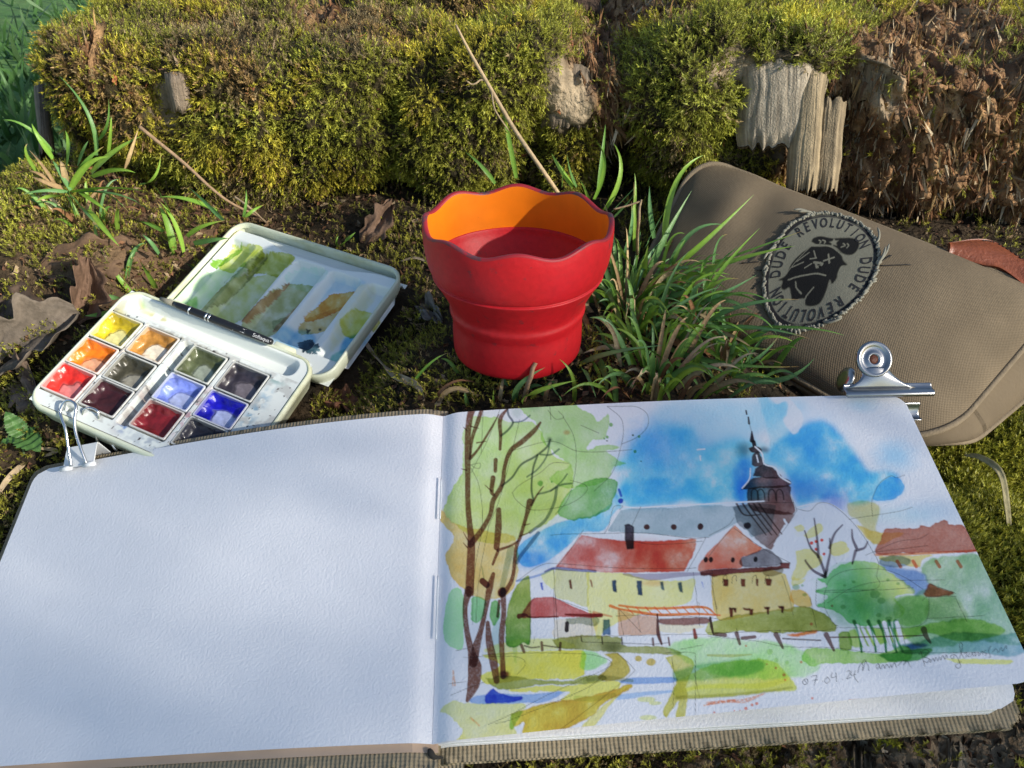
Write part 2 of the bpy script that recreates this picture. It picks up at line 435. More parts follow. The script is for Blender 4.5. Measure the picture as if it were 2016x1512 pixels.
# wall profile
def yw(x):
    x = np.asarray(x, float)
    return 51.0 + 0.9 * fbm(x * .16, x * 0 + 3.3, 0, 2, 5) + np.clip(-29.3 - x, 0, None) ** 2 * 1.0 - 4.5 * sstep(19, 26, x)
def ztop(x):
    x = np.asarray(x, float)
    z = 9.9 - .6 * sstep(-24, -18, x) * sstep(2, -4, x) + 0.7 * fbm(x * .22, x * 0 + 8.1, 0, 3, 6)
    z = z - 2.0 * np.exp(-((x - 7.5) / 2.6) ** 2) + 0.9 * np.exp(-((x - 19) / 6) ** 2) - 1.2 * sstep(27, 33, x) - 0.8 * np.exp(-((x + 30) / 4) ** 2)
    return z
def lump(px, py, sx, sy, amp):
    p = CAM + ray(px, py) * (51.5 / ray(px, py)[1]); k = 51.5 / FPX * 1.12
    return p[0], p[2], sx * k, sy * k, amp
LUMPS = [lump(*a) for a in (
    (470, 280, 170, 120, 1.7), (240, 170, 120, 90, 1.0), (640, 200, 130, 110, 1.0), (890, 250, 130, 130, 1.5), (720, 330, 60, 90, .8), (1360, 200, 80, 90, 2.6),
    (1350, 330, 80, 70, .7), (1000, 110, 120, 50, .9), (420, 400, 90, 60, .9), (600, 380, 60, 70, 1.0), (880, 350, 70, 60, .8),
    (775, 400, 55, 60, -6.0), (700, 450, 70, 35, -5.0), (1225, 350, 50, 70, -4.5), (1120, 190, 60, 80, -.5), (200, 330, 60, 60, -1.0), (1700, 260, 150, 130, -.6),
    (1900, 300, 120, 160, -.4), (1830, 100, 120, 60, -1.2), (1545, 215, 90, 100, .5), (330, 190, 50, 50, -.6), (1240, 420, 80, 60, -5.0), (980, 400, 70, 50, -3.0), (1050, 300, 40, 80, -2.5), (640, 420, 40, 50, -2.5), (310, 330, 60, 45, -2.0), (190, 260, 45, 60, -1.5), (770, 200, 35, 90, -1.5), (560, 130, 60, 30, -1.0))]
nxw, ns = 420, 190
xw = np.linspace(-38.0, 48, nxw)
tt = np.linspace(0, 1, ns)
X = np.repeat(xw[:, None], ns, 1)
T = np.repeat(tt[None], nxw, 0)
zt = ztop(X); y0 = yw(X)
tw, te = 0.46, 0.60
zb = -4.0
Zw = np.where(T < tw, zb + (zt - 1.2 - zb) * (T / tw), 0)
Yw = y0 + 0.0 * T
a = np.clip((T - tw) / (te - tw), 0, 1) * math.pi / 2
Zw = np.where(T >= tw, zt - 1.2 + 1.2 * np.sin(a), Zw)
Yw = np.where(T >= tw, y0 + 2.2 * (1 - np.cos(a)), Yw)
q = np.clip((T - te) / (1 - te), 0, 1)
Yw = Yw + np.where(T > te, q * 34, 0)
Zw = Zw + np.where(T > te, 0.6 * np.sin(q * 9 + X * .1) * q + 3.2 * np.clip(q * 34 - 9, 0, 4) / 4 * sstep(-12, -9, X) * sstep(4, 0, X) - 30 * np.clip(q - .85, 0, 1) ** 1.3, 0)
# bark uprights behind at the top, left of centre and right
wallmask = (T < te).astype(float)
D = np.zeros_like(X)
for (cx, cz, sx, sz, amp) in LUMPS:
    D += amp * np.exp(-((X - cx) / sx) ** 2 - ((Zw - cz) / sz) ** 2)
D *= 1.15
D += 1.0 * fbm(X * .22, Zw * .3, 0, 3, 41) + 1.7 * (np.abs(fbm(X * .30, Zw * .30, Yw * .25, 2, 43)) - .25) + 1.1 * (np.abs(fbm(X * .8, Zw * .8, Yw * .7, 2, 44)) - .2) + 0.7 * fbm(X * 1.0, Zw * 1.0, Yw * .8, 3, 42)
D -= 3.0 * sstep(1.8, -1.5, Zw)                      # hollow at the foot
V0 = np.stack([X, Yw, Zw], -1)
ppx, ppy = PX(V0)
def reg(cx, cy, rx, ry, p=4): return 1 / (1 + (((ppx - cx) / rx) ** 2 + ((ppy - cy) / ry) ** 2) ** p)
wn_ = 26 * fbm(X * .8, Zw * .8, Yw * .5, 3, 51)
ppx0, ppy0 = ppx, ppy
ppx = ppx + wn_; ppy = ppy + wn_ * .7
rot = sstep(1590, 1650, ppx) * sstep(95, 150, ppy + (ppx - 1800) * .12)
rot = np.maximum(rot, reg(1175, 130, 60, 60)); rot = np.maximum(rot, reg(1240, 40, 110, 45)); rot = np.maximum(rot, reg(1600, 330, 70, 110))
rot = np.maximum(rot, reg(1210, 220, 35, 120)); rot = np.maximum(rot, reg(640, 30, 60, 35) * .9); rot = np.maximum(rot, reg(205, 100, 28, 55) * .9)
rot = np.maximum(rot, reg(1850, 60, 190, 60))
slabm = np.maximum.reduce([reg(1540, 205, 72, 85), reg(1112, 185, 44, 66), reg(345, 190, 26, 48), reg(100, 265, 18, 55), reg(1440, 130, 50, 25), reg(1740, 170, 45, 70) * .8])
rid = np.abs(fbm(X * 2.4 + .15 * Zw, Zw * .22, Yw * .1, 4, 61))
D = D * (1 - .75 * slabm) + rot * (1.6 * fbm(X * .8 + .25 * Zw, Zw * .25, Yw * .2, 4, 62) - 1.8 * rid + .7 * fbm(X * 4 + .8 * Zw, Zw * 1.0, Yw * .5, 3, 66) + .5 * fbm(X * 1.5, Zw * 1.5, Yw, 3, 67))
D = D + slabm * (.25 - .25 * rid + .12 * fbm(X * 9 , Zw * .35, 0, 2, 63))
# outward direction
Nw = np.stack([np.zeros_like(X), -np.where(T < tw, 1, np.cos(a)), np.where(T < tw, 0, np.sin(a))], -1)
Dt = np.where(T < te, 1.0, .55)[..., None]
Vw = V0 + Nw * D[..., None] * Dt
dn = np.cross(np.gradient(Vw, axis=0), np.gradient(Vw, axis=1)); NW = nrm(dn)
if NW[nxw // 2, ns // 4, 1] > 0: NW = -NW
c_moss = np.array([0.030, 0.024, 0.010]); c_rot = np.array([0.50, 0.30, 0.14]); c_rotd = np.array([0.13, 0.062, 0.028]); c_slab = np.array([0.33, 0.26, 0.17])
f1 = sstep(-.3, .5, fbm(X * 2.2, Zw * .5, Yw * .3, 4, 64))[..., None]
crot = c_rotd * (1 - f1) + c_rot * f1
redp = sstep(-.3, .3, fbm(X * .5, Zw * .5, 0, 3, 65))[..., None]
crot = crot * (1 - .3 * redp) + np.array([0.17, 0.07, 0.034]) * .3 * redp
cw = c_moss * (1 - rot[..., None]) + crot * rot[..., None]
sm = np.clip(slabm, 0, 1)[..., None]
cs = c_slab * (0.55 + .75 * np.clip(1 - 1.8 * rid, 0, 1))[..., None]
cw = cw * (1 - sm) + cs * sm
dead = sstep(.05, .5, fbm(X * .28, Yw * .3, Zw * .3, 3, 71)) * (1 - rot)
for (cx, cy, rx, ry, k) in ((430, 80, 130, 40, 1), (700, 70, 120, 45, 1), (560, 400, 70, 50, 1), (150, 130, 40, 50, .9), (250, 200, 60, 60, .8), (900, 30, 90, 40, .8), (640, 440, 40, 40, 1)):
    dead = np.maximum(dead, k * reg(cx, cy, rx, ry, 2))
bright = np.maximum.reduce([reg(1640, 70, 220, 90, 2), reg(1380, 150, 110, 60, 2), reg(470, 230, 90, 60, 2) * .5])
mesh('rear_wall', Vw.reshape(-1, 3), gridF(nxw, ns), MAT['core'], stump, col=cw.reshape(-1, 3))

# ------------------------------------------------------------------ scattering of moss, splinters and litter
def sprig(nl, length, seed, wl=0.16, ll=0.42):
    """one moss shoot: leaflets around a curved stem, each a folded sliver"""
    r = np.random.default_rng(seed); V = []; Tt = []
    bend = r.normal(0, .25, 2)
    for k in range(nl):
        t = (k + .6) / nl
        base = np.array([bend[0] * t * t, bend[1] * t * t, t * .85]) * length
        an = k * 2.4 + r.uniform(0, .5); el = 0.35 + .55 * t + r.normal(0, .12)
        d = np.array([math.cos(an) * math.cos(el), math.sin(an) * math.cos(el), math.sin(el)])
        s = nrm(np.cross(d, [0, 0, 1.0]) + 1e-3)
        l = length * ll * (1.1 - .45 * t) * r.uniform(.8, 1.2); w = length * wl * r.uniform(.7, 1.2)
        V += [base - s * w * .5, base + s * w * .5, base + d * l + np.array([0, 0, .04 * length])]
        Tt += [t, t, min(1, t + .35)]
    return np.array(V), np.array(Tt)
SPR = [sprig(13, 1.0, s, .11, .30) for s in range(10)]
SPR2 = [sprig(20, 1.0, 50 + s, .12, .34) for s in range(8)]
SHARD = []
for s in range(6):
    r = np.random.default_rng(90 + s); w = .05 + .07 * r.random()
    SHARD.append((np.array([(-w, 0, -.1), (w, .05, -.1), (r.normal(0, .08), .1, 1.0), (-w, 0, -.1), (0, .16, -.05), (r.normal(0, .08), .1, 1.0)]), np.array([0, 0, 1, 0, 0, 1.])))
CHIP = []
for s in range(6):
    r = np.random.default_rng(190 + s)
    k = 5; an = np.sort(r.random(k)) * 6.28; rad = .5 * r.uniform(.5, 1.1, k)
    p = np.column_stack([np.cos(an) * rad * .6, np.sin(an) * rad * 1.2, .22 * r.normal(0, 1, k)])
    V = []
    for i in range(k): V += [np.array([0, 0, .06]), p[i], p[(i + 1) % k]]
    CHIP.append((np.array(V), np.tile([0.3, 1, .6], k)))
def sample_grid(V, N, dens, n, rng):
    """n random points on a grid surface, probability proportional to area x density"""
    a = V[1:, :-1] - V[:-1, :-1]; b = V[:-1, 1:] - V[:-1, :-1]
    A = np.linalg.norm(np.cross(a, b), axis=-1) * dens[:-1, :-1]
    p = A.ravel() / A.sum()
    k = rng.choice(len(p), n, p=p)
    i, j = np.unravel_index(k, A.shape); u = rng.random(n)[:, None]; v = rng.random(n)[:, None]
    P = V[i, j] * (1 - u) * (1 - v) + V[i + 1, j] * u * (1 - v) + V[i, j + 1] * (1 - u) * v + V[i + 1, j + 1] * u * v
    return P, N[i, j], i, j
def scatter(temps, P, axis, size, col_base, col_tip, rng, tipvar=0.25):
    """place random templates at P, their z along axis; returns one triangle soup"""
    n = len(P); axis = nrm(axis)
    ref = nrm(rng.normal(size=(n, 3))); Xa = nrm(np.cross(ref, axis)); Ya = np.cross(axis, Xa)
    which = rng.integers(0, len(temps), n)
    Vs, Cs = [], []
    for k, (tv, ts) in enumerate(temps):
        m = np.nonzero(which == k)[0]
        if not len(m): continue
        s = size[m][:, None, None]
        V = P[m][:, None] + s * (tv[None, :, :1] * Xa[m][:, None] + tv[None, :, 1:2] * Ya[m][:, None] + tv[None, :, 2:] * axis[m][:, None])
        br = (1 + rng.normal(0, tipvar, (len(m), 1, 1))).clip(.45, 1.7)
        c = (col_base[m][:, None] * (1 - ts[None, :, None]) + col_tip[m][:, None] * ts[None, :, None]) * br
        Vs.append(V.reshape(-1, 3)); Cs.append(np.broadcast_to(c, V.shape).reshape(-1, 3))
    V = np.concatenate(Vs); Cc = np.concatenate(Cs).clip(0, 1)
    return V, np.arange(len(V)).reshape(-1, 3), Cc
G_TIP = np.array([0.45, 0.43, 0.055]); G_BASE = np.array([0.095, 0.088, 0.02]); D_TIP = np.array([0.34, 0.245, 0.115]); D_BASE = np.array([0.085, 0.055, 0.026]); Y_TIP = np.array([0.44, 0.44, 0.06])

vis = (ppx0 > -120) & (ppx0 < 2140) & (ppy0 > -160)
mossd = np.clip(1 - 1.15 * rot - 1.3 * slabm, 0, 1) * sstep(-2.5, .3, Zw) * vis * np.where(T > te, .75 * (T < .86), 1.0)
mossd += .09 * rot * (fbm(X * .8, Zw * .8, 0, 3, 81) > .25) * vis
hollow = np.maximum.reduce([reg(775, 415, 45, 60, 3), reg(700, 455, 60, 25, 3), reg(1215, 330, 40, 90, 3), reg(1240, 440, 60, 40, 3)])
mossd *= 1 - .93 * hollow
cre = np.abs(fbm(X * .30, Zw * .30, Yw * .25, 2, 43)) * 2.0 + np.abs(fbm(X * .8, Zw * .8, Yw * .7, 2, 44)) * .8
mossd *= .25 + .75 * sstep(.08, .45, cre)
bald = sstep(.30, .42, fbm(X * .55, Zw * .5, Yw * .5, 4, 45)) * (T < .8)
mossd *= 1 - .8 * bald
nm = 68000
P, Np, I, J = sample_grid(Vw, NW, mossd, nm, RNG)
dd = dead[I, J][:, None]; bb = np.clip(bright[I, J], 0, 1)[:, None]
clump = fbm(P[:, 0] * 1.1, P[:, 2] * 1.1, P[:, 1] * 1.1, 3, 82)
mixd = (RNG.random((nm, 1)) < dd * .85 + .06).astype(float)
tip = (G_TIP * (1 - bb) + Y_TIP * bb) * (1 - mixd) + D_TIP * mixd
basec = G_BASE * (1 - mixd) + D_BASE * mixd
big = fbm(P[:, 0] * .22, P[:, 2] * .3, P[:, 1] * .22, 3, 83)
tip = tip * (1 + .35 * clump + .45 * big)[:, None] * np.where(big[:, None] > .1, np.array([1.1, 1.0, .8]), np.array([.95, 1.0, 1.0]))
wallp = (T[I, J] < tw)[:, None]
ax = Np * .8 + np.array([0, 0, -.42]) * wallp + np.array([0, 0, .5]) * (~wallp) + RNG.normal(0, .45, (nm, 3))
sz = RNG.uniform(.42, .95, nm) * (1 + .35 * clump) * (1 + .25 * bb[:, 0])
off = (.14 * (clump + .5))[:, None] * Np
kind_ = fbm(P[:, 0] * .35, P[:, 2] * .4, P[:, 1] * .35, 3, 84) + RNG.normal(0, .12, nm)
sz = np.where(kind_ > .12, sz * 1.15, np.where(kind_ < -.18, sz * .62, sz))
SPR3 = [sprig(13, 1.0, 150 + s, .07, .34) for s in range(6)]
m1, m2 = kind_ > .12, kind_ <= .12
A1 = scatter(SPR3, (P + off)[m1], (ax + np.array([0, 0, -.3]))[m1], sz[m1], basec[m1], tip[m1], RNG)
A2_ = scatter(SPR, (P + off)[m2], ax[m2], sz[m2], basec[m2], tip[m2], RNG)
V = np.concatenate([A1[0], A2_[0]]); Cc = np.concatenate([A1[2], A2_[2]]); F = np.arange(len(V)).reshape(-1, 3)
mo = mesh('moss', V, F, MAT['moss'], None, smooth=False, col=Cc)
tag(mo, 'thick green and brown moss hanging over the stump wall and top', 'moss', kind='stuff')

# crumbling wood splinters on the rotten parts
sd = np.clip(rot - slabm * .4, 0, 1) * vis * sstep(-3, 0, Zw) * np.where(T > te, .6, 1)
ns_ = 6500
P, Np, I, J = sample_grid(Vw, NW, sd, ns_, RNG)
ax = np.array([0.16, -.1, -1.0]) + Np * .25 + RNG.normal(0, .3, (ns_, 3))
ax[RNG.random(ns_) < .3] *= -1
pal = np.array([(.38, .24, .10), (.20, .11, .05), (.45, .33, .19), (.27, .13, .06), (.48, .39, .26), (.10, .055, .028), (.42, .27, .11), (.24, .13, .06)])
pc = pal[RNG.integers(0, len(pal), ns_)]
V, F, Cc = scatter(SHARD, P + Np * .05, ax, RNG.uniform(.3, 1.25, ns_) ** 1.3, pc * .7, pc, RNG)
so = mesh('wood_splinters', V, F, MAT['slab'], stump, smooth=False, col=Cc); tag(so, 'loose red-brown fibres of rotten wood', kind='stuff')
# crumbs lying in the rotten hollows
ns_ = 2200
P, Np, I, J = sample_grid(Vw, NW, sd * (.35 + (Zw < 5)), ns_, RNG)
pc = pal[RNG.integers(0, len(pal), ns_)]
V, F, Cc = scatter(SHARD, P + Np * .05, RNG.normal(0, 1, (ns_, 3)) + Np * .5, RNG.uniform(.12, .6, ns_), pc * .9, pc, RNG)
so = mesh('wood_crumbs', V, F, MAT['slab'], stump, smooth=False, col=Cc); tag(so, kind='stuff')

# scraps of bark and leaf caught in the moss
n_ = 1500
P, Np, I, J = sample_grid(Vw, NW, (vis * (T < .8) * (1 - rot) * (.15 + bald + .5 * dead)), n_, RNG)
pc = np.array([(.24, .15, .085), (.15, .085, .05), (.34, .25, .16), (.10, .06, .035), (.30, .12, .05)])[RNG.integers(0, 5, n_)]
V, F, Cc = scatter(CHIP + SHARD, P + Np * .3, Np + RNG.normal(0, .7, (n_, 3)), RNG.uniform(.15, .75, n_), pc * .8, pc, RNG)
so = mesh('bark_scraps', V, F, MAT['slab'], stump, smooth=False, col=Cc); tag(so, kind='stuff')
# moss and litter on the ledge
def under(fr, w, d):
    q = Vl - fr.o; a_, b_ = q @ fr.X, q @ fr.Y
    return (a_ > -.2) & (a_ < w + .2) & (b_ < .2) & (b_ > -d - .2)
clear = ~(under(BOX, BW, BD_) | under(LID, LW, LD_))
NL = nrm(np.cross(np.gradient(Vl, axis=0), np.gradient(Vl, axis=1))); NL = np.where(NL[..., 2:] < 0, -NL, NL)
lpx, lpy = PX(Vl)
wob_ = 20 * fbm(Vl[..., 0] * .9, Vl[..., 1] * .9, 0, 3, 91)
lx_, ly_ = lpx + wob_, lpy + wob_ * .6
def lreg(cx, cy, rx, ry, p=3): return 1 / (1 + (((lx_ - cx) / rx) ** 2 + ((ly_ - cy) / ry) ** 2) ** p)
md = np.zeros_like(lpx)
for (cx, cy, rx, ry, k) in ((60, 420, 110, 85, 1.2), (40, 640, 60, 70, .6), (70, 820, 110, 90, .9), (20, 1000, 70, 130, .8), (760, 660, 90, 110, 1.0), (720, 780, 110, 50, .7), (900, 760, 110, 50, .9), (800, 500, 60, 60, .6),
                            (660, 760, 70, 60, .8), (1900, 960, 120, 130, .0), (1180, 1500, 170, 40, 1.0), (1500, 1490, 120, 50, .8), (1160, 700, 80, 60, .4), (200, 420, 60, 50, .4), (330, 360, 70, 40, .5), (1300, 440, 80, 70, .5)):
    md = np.maximum(md, k * lreg(cx, cy, rx, ry))
md = np.maximum(md, .38 * lreg(300, 470, 200, 110, 1))
md = md * (lpx > -60) * (lpx < 2080) * (lpy < 1560) * (Vl[..., 2] > -16) + .10 * (fbm(Vl[..., 0] * .7, Vl[..., 1] * .7, 0, 3, 92) > .1) * (lpx > -60) * (lpx < 2080)
md = md * clear
nm = 14500
P, Np, I, J = sample_grid(Vl, NL, md, nm, RNG)
cx_, cy_ = lpx[I, J], lpy[I, J]
left = np.exp(-((cx_ - 50) / 130) ** 2 - ((cy_ - 420) / 100) ** 2)[:, None]
mixd = (RNG.random((nm, 1)) < .2).astype(float)
tip = ((G_TIP * .8) * (1 - left) + Y_TIP * left) * (1 - mixd) + D_TIP * mixd
clump = fbm(P[:, 0] * 1.0, P[:, 1] * 1.0, 0, 3, 93)
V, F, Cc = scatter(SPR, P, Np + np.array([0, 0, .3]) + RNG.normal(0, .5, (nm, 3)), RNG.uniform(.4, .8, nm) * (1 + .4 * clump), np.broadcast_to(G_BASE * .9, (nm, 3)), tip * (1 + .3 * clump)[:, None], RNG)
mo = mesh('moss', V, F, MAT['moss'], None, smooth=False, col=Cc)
tag(mo, 'patchy green moss growing on the dirt around the paint box and cup', 'moss', kind='stuff')
# plump bright moss cushion at the right of the sketchbook
nd = 9000
md2 = np.maximum.reduce([lreg(1920, 985, 75, 120, 2), lreg(1850, 880, 40, 40, 2) , lreg(1985, 895, 45, 45, 2) * .9, lreg(1990, 1180, 60, 90, 2) * .6, lreg(1960, 1080, 55, 60, 2)]) * (lpx > 1700) * (lpx < 2100)
P, Np, I, J = sample_grid(Vl, NL, md2, nd, RNG)
dome = md2[I, J][:, None]
tipc = np.array([0.22, 0.235, 0.022]) + RNG.random((nd, 1)) * np.array([0.16, 0.12, 0.02])
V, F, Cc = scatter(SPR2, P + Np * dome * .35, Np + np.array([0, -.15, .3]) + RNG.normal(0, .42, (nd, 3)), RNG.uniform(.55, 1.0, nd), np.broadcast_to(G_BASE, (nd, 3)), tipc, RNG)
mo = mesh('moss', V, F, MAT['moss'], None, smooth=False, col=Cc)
tag(mo, 'bright yellow-green moss cushion beside the right edge of the sketchbook', 'moss', kind='stuff')
# litter on the ledge
nl_ = 9000
ld_ = (lpx > -60) * (lpx < 2090) * (lpy < 1560) * (Vl[..., 2] > -16) * clear * (.25 + lreg(320, 460, 190, 90, 1) + .6 * lreg(700, 760, 150, 80, 1))
P, Np, I, J = sample_grid(Vl, NL, ld_, nl_, RNG)
pal2 = np.array([(.16, .095, .05), (.24, .16, .085), (.08, .045, .025), (.30, .22, .13), (.12, .06, .035), (.05, .03, .018), (.20, .10, .05)])
pc = pal2[RNG.integers(0, len(pal2), nl_)]
V, F, Cc = scatter(CHIP, P + Np * .06, Np + RNG.normal(0, .5, (nl_, 3)), RNG.uniform(.15, .65, nl_), pc * .8, pc, RNG)
li = mesh('leaf_litter', V, F, MAT['litter'], None, smooth=False, col=Cc)
tag(li, 'brown crumbs of bark and leaf litter strewn over the stump ledge', 'litter', kind='stuff')
# splinters on the front face of the stump under the book
fd = grey[..., 0] * (lpx > 1250) * (lpx < 2100) * (lpy < 1620)
n_ = 700
P, Np, I, J = sample_grid(Vl, NL, fd + 1e-9, n_, RNG)
pc = np.array([(.32, .25, .16), (.22, .15, .09), (.40, .33, .23), (.12, .07, .04)])[RNG.integers(0, 4, n_)]
V, F, Cc = scatter(SHARD, P, np.array([0, -.35, -1.0]) + RNG.normal(0, .12, (n_, 3)), RNG.uniform(.6, 1.6, n_), pc * .8, pc, RNG)
so = mesh('wood_splinters', V, F, MAT['slab'], stump, smooth=False, col=Cc); tag(so, kind='stuff')
# lawn far behind
nb = 17000
gxx = RNG.normal(0, 130, nb); gyy = 60 + RNG.normal(0, 130, nb)
kp = ~((np.abs(gxx) < 48) & (gyy > -6) & (gyy < 98)) & (np.hypot(gxx, gyy) > 60)
gxx, gyy = gxx[kp], gyy[kp]; nb = len(gxx)
P = np.column_stack([gxx, gyy, -36 + 3.5 * fbm(gxx * .02, gyy * .02, 0, 4, 31)])
BL_ = [(np.array([(-.05, 0, 0), (.05, 0, 0), (.02, .1, .6), (.02, .1, .6), (.05, 0, 0), (.1, .3, 1.0)]), np.array([0, 0, .6, .6, 0, 1.]))]
V, F, Cc = scatter(BL_, P, np.array([0, 0, 1.]) + RNG.normal(0, .35, (nb, 3)), RNG.uniform(5, 13, nb), np.broadcast_to(np.array([.035, .095, .02]), (nb, 3)), np.broadcast_to(np.array([.09, .19, .055]), (nb, 3)), RNG)
lw = mesh('lawn_grass', V, F, MAT['grass'], None, smooth=False, col=Cc)
tag(lw, 'out-of-focus green lawn grass behind the stump', 'grass', kind='stuff')
# ------------------------------------------------------------------ the watercolour, drawn wash by wash on a canvas in its own coordinates
class Canvas:
    def __init__(s, x0, y0, x1, y1, res=1.0, white=(208, 210, 228)):
        s.x0, s.y0, s.res = x0, y0, res
        s.w, s.h = int((x1 - x0) * res), int((y1 - y0) * res)
        s.white = lin(white)
        s.img = np.ones((s.h, s.w, 3))
        yy, xx = np.mgrid[0:s.h, 0:s.w]
        s.X = x0 + (xx + .5) / res; s.Y = y0 + (yy + .5) / res
        s.gran = fbm(s.X * .35, s.Y * .35, 0, 3, 201)
        s.blot = fbm(s.X * .03, s.Y * .03, 0, 4, 202)
        s.wx = fbm(s.X * .09, s.Y * .09, 0, 4, 203); s.wy = fbm(s.X * .09, s.Y * .09, 5.5, 4, 204)
    def refl(s, c):
        r = lin(c) / s.white
        return np.clip(r / max(1.0, float(np.max(r)) ** .35), 0, 1)
    def blur(s, m, r):
        if r < .5: return m
        k = np.exp(-0.5 * (np.arange(-int(3 * r), int(3 * r) + 1) / r) ** 2); k /= k.sum(); p = len(k) // 2
        m = np.pad(m, p, mode='edge')
        m = np.apply_along_axis(lambda v: np.convolve(v, k, 'valid'), 0, m)
        return np.apply_along_axis(lambda v: np.convolve(v, k, 'valid'), 1, m)
    def win(s, x0, y0, x1, y1):
        a = max(0, int((x0 - s.x0) * s.res)); b = min(s.w, int((x1 - s.x0) * s.res) + 1)
        c = max(0, int((y0 - s.y0) * s.res)); d = min(s.h, int((y1 - s.y0) * s.res) + 1)
        return slice(c, max(c, d)), slice(a, max(a, b))
    def put(s, sl, m, color, alpha, opaque=False):
        c = s.refl(color) if not isinstance(color, np.ndarray) else color
        m = (m * alpha)[..., None]
        if opaque: s.img[sl] = s.img[sl] * (1 - m) + c * m
        else: s.img[sl] *= 1 - m * (1 - c)
    def poly(s, pts, color, alpha=1.0, soft=0.0, wob=3.0, rim=.25, gran=.10, smooth=True, grad=None, blot=.2, opaque=False):
        P = np.asarray(pts, float)
        if smooth and len(P) > 3: P = bez(list(P) + [P[0]], len(P) * 6)[:-1]
        mg = 3 * soft + wob * 2 + 4
        sl = s.win(P[:, 0].min() - mg, P[:, 1].min() - mg, P[:, 0].max() + mg, P[:, 1].max() + mg)
        X = s.X[sl] + s.wx[sl] * wob; Y = s.Y[sl] + s.wy[sl] * wob
        if X.size == 0: return
        ins = np.zeros(X.shape, bool)
        x1, y1 = P[-1]
        for x2, y2 in P:
            if y1 != y2:
                c = ((y1 > Y) != (y2 > Y)) & (X < (x2 - x1) * (Y - y1) / (y2 - y1) + x1)
                ins ^= c
            x1, y1 = x2, y2
        m0 = ins.astype(float)
        m = s.blur(m0, max(soft, .7) * s.res)
        d = 1 + 1.6 * gran * s.gran[sl] + 1.5 * blot * s.blot[sl]
        if rim and soft < 2:
            inner = s.blur(m0, 3.2 * s.res)
            d = d + 1.5 * rim * np.clip(1 - np.abs(inner - .55) * 3.2, 0, 1)
        c = s.refl(color)
        if grad:
            c2, p0, p1 = grad; p0 = np.array(p0, float); p1 = np.array(p1, float); dv = p1 - p0
            t = np.clip(((s.X[sl] - p0[0]) * dv[0] + (s.Y[sl] - p0[1]) * dv[1]) / (dv @ dv) + .25 * s.blot[sl], 0, 1)[..., None]
            c = c * (1 - t) + s.refl(c2) * t
        dens = np.clip(d, .2, 2.2)[..., None]
        c = np.clip(c, .004, 1) ** dens
        mm = (m * alpha)[..., None]
        if opaque: s.img[sl] = s.img[sl] * (1 - mm) + c * mm
        else: s.img[sl] *= 1 - mm * (1 - c)
    def stroke(s, pts, w, color, alpha=1.0, soft=.6, dry=0.0, n=None):
        P = bez(pts, n or max(8, 7 * len(pts))); w = np.interp(np.linspace(0, 1, len(P)), np.linspace(0, 1, np.size(w)), np.atleast_1d(w)) / 2
        mg = w.max() + 3
        sl = s.win(P[:, 0].min() - mg, P[:, 1].min() - mg, P[:, 0].max() + mg, P[:, 1].max() + mg)
        X, Y = s.X[sl], s.Y[sl]
        if X.size == 0: return
        best = np.full(X.shape, 1e9)
        for k in range(len(P) - 1):
            a, d = P[k], P[k + 1] - P[k]
            t = np.clip(((X - a[0]) * d[0] + (Y - a[1]) * d[1]) / (d @ d + 1e-9), 0, 1)
            dist = np.hypot(X - a[0] - t * d[0], Y - a[1] - t * d[1]) - (w[k] * (1 - t) + w[k + 1] * t)
            best = np.minimum(best, dist)
        m = np.clip(.5 - best / (2 * soft), 0, 1)
        if dry: m = m * np.clip(1 - dry * np.clip(s.gran[sl] * 2.5, -.2, 1), 0, 1)
        s.put(sl, m, color, alpha)
    def blob(s, x, y, rx, ry, color, alpha=1.0, soft=.35):
        sl = s.win(x - rx * 2, y - ry * 2, x + rx * 2, y + ry * 2)
        r = np.hypot((s.X[sl] - x) / rx, (s.Y[sl] - y) / ry) + .25 * s.wx[sl]
        s.put(sl, sstep(1 + soft, 1 - soft, r), color, alpha)
    def sample(s, x, y):
        fx = np.clip((x - s.x0) * s.res - .5, 0, s.w - 1.001); fy = np.clip((y - s.y0) * s.res - .5, 0, s.h - 1.001)
        i, j = fy.astype(int), fx.astype(int); a, b = (fy - i)[..., None], (fx - j)[..., None]
        I = s.img
        return I[i, j] * (1 - a) * (1 - b) + I[i + 1, j] * a * (1 - b) + I[i, j + 1] * (1 - a) * b + I[i + 1, j + 1] * a * b

cv = Canvas(840, 760, 2060, 1476, 1.25)
def Z(k, pts):
    ox, oy, sc = {4: (840, 780, 3.36), 5: (1400, 780, 3.2727), 6: (840, 1080, 3.36), 7: (1400, 1080, 3.2727)}[k]
    return [(ox + x / sc, oy + y / sc) for x, y in pts]
def zp(k, pts, color, **kw): cv.poly(Z(k, pts), color, **kw)
def zs(k, pts, w, color, **kw): cv.stroke(Z(k, pts), np.atleast_1d(np.asarray(w, float)) / 3.3, color, **kw)
def zb(k, x, y, rx, ry, color, **kw):
    (a, b), = Z(k, [(x, y)]); cv.blob(a, b, rx / 3.3, ry / 3.3, color, **kw)
BLUE = (55, 150, 222)
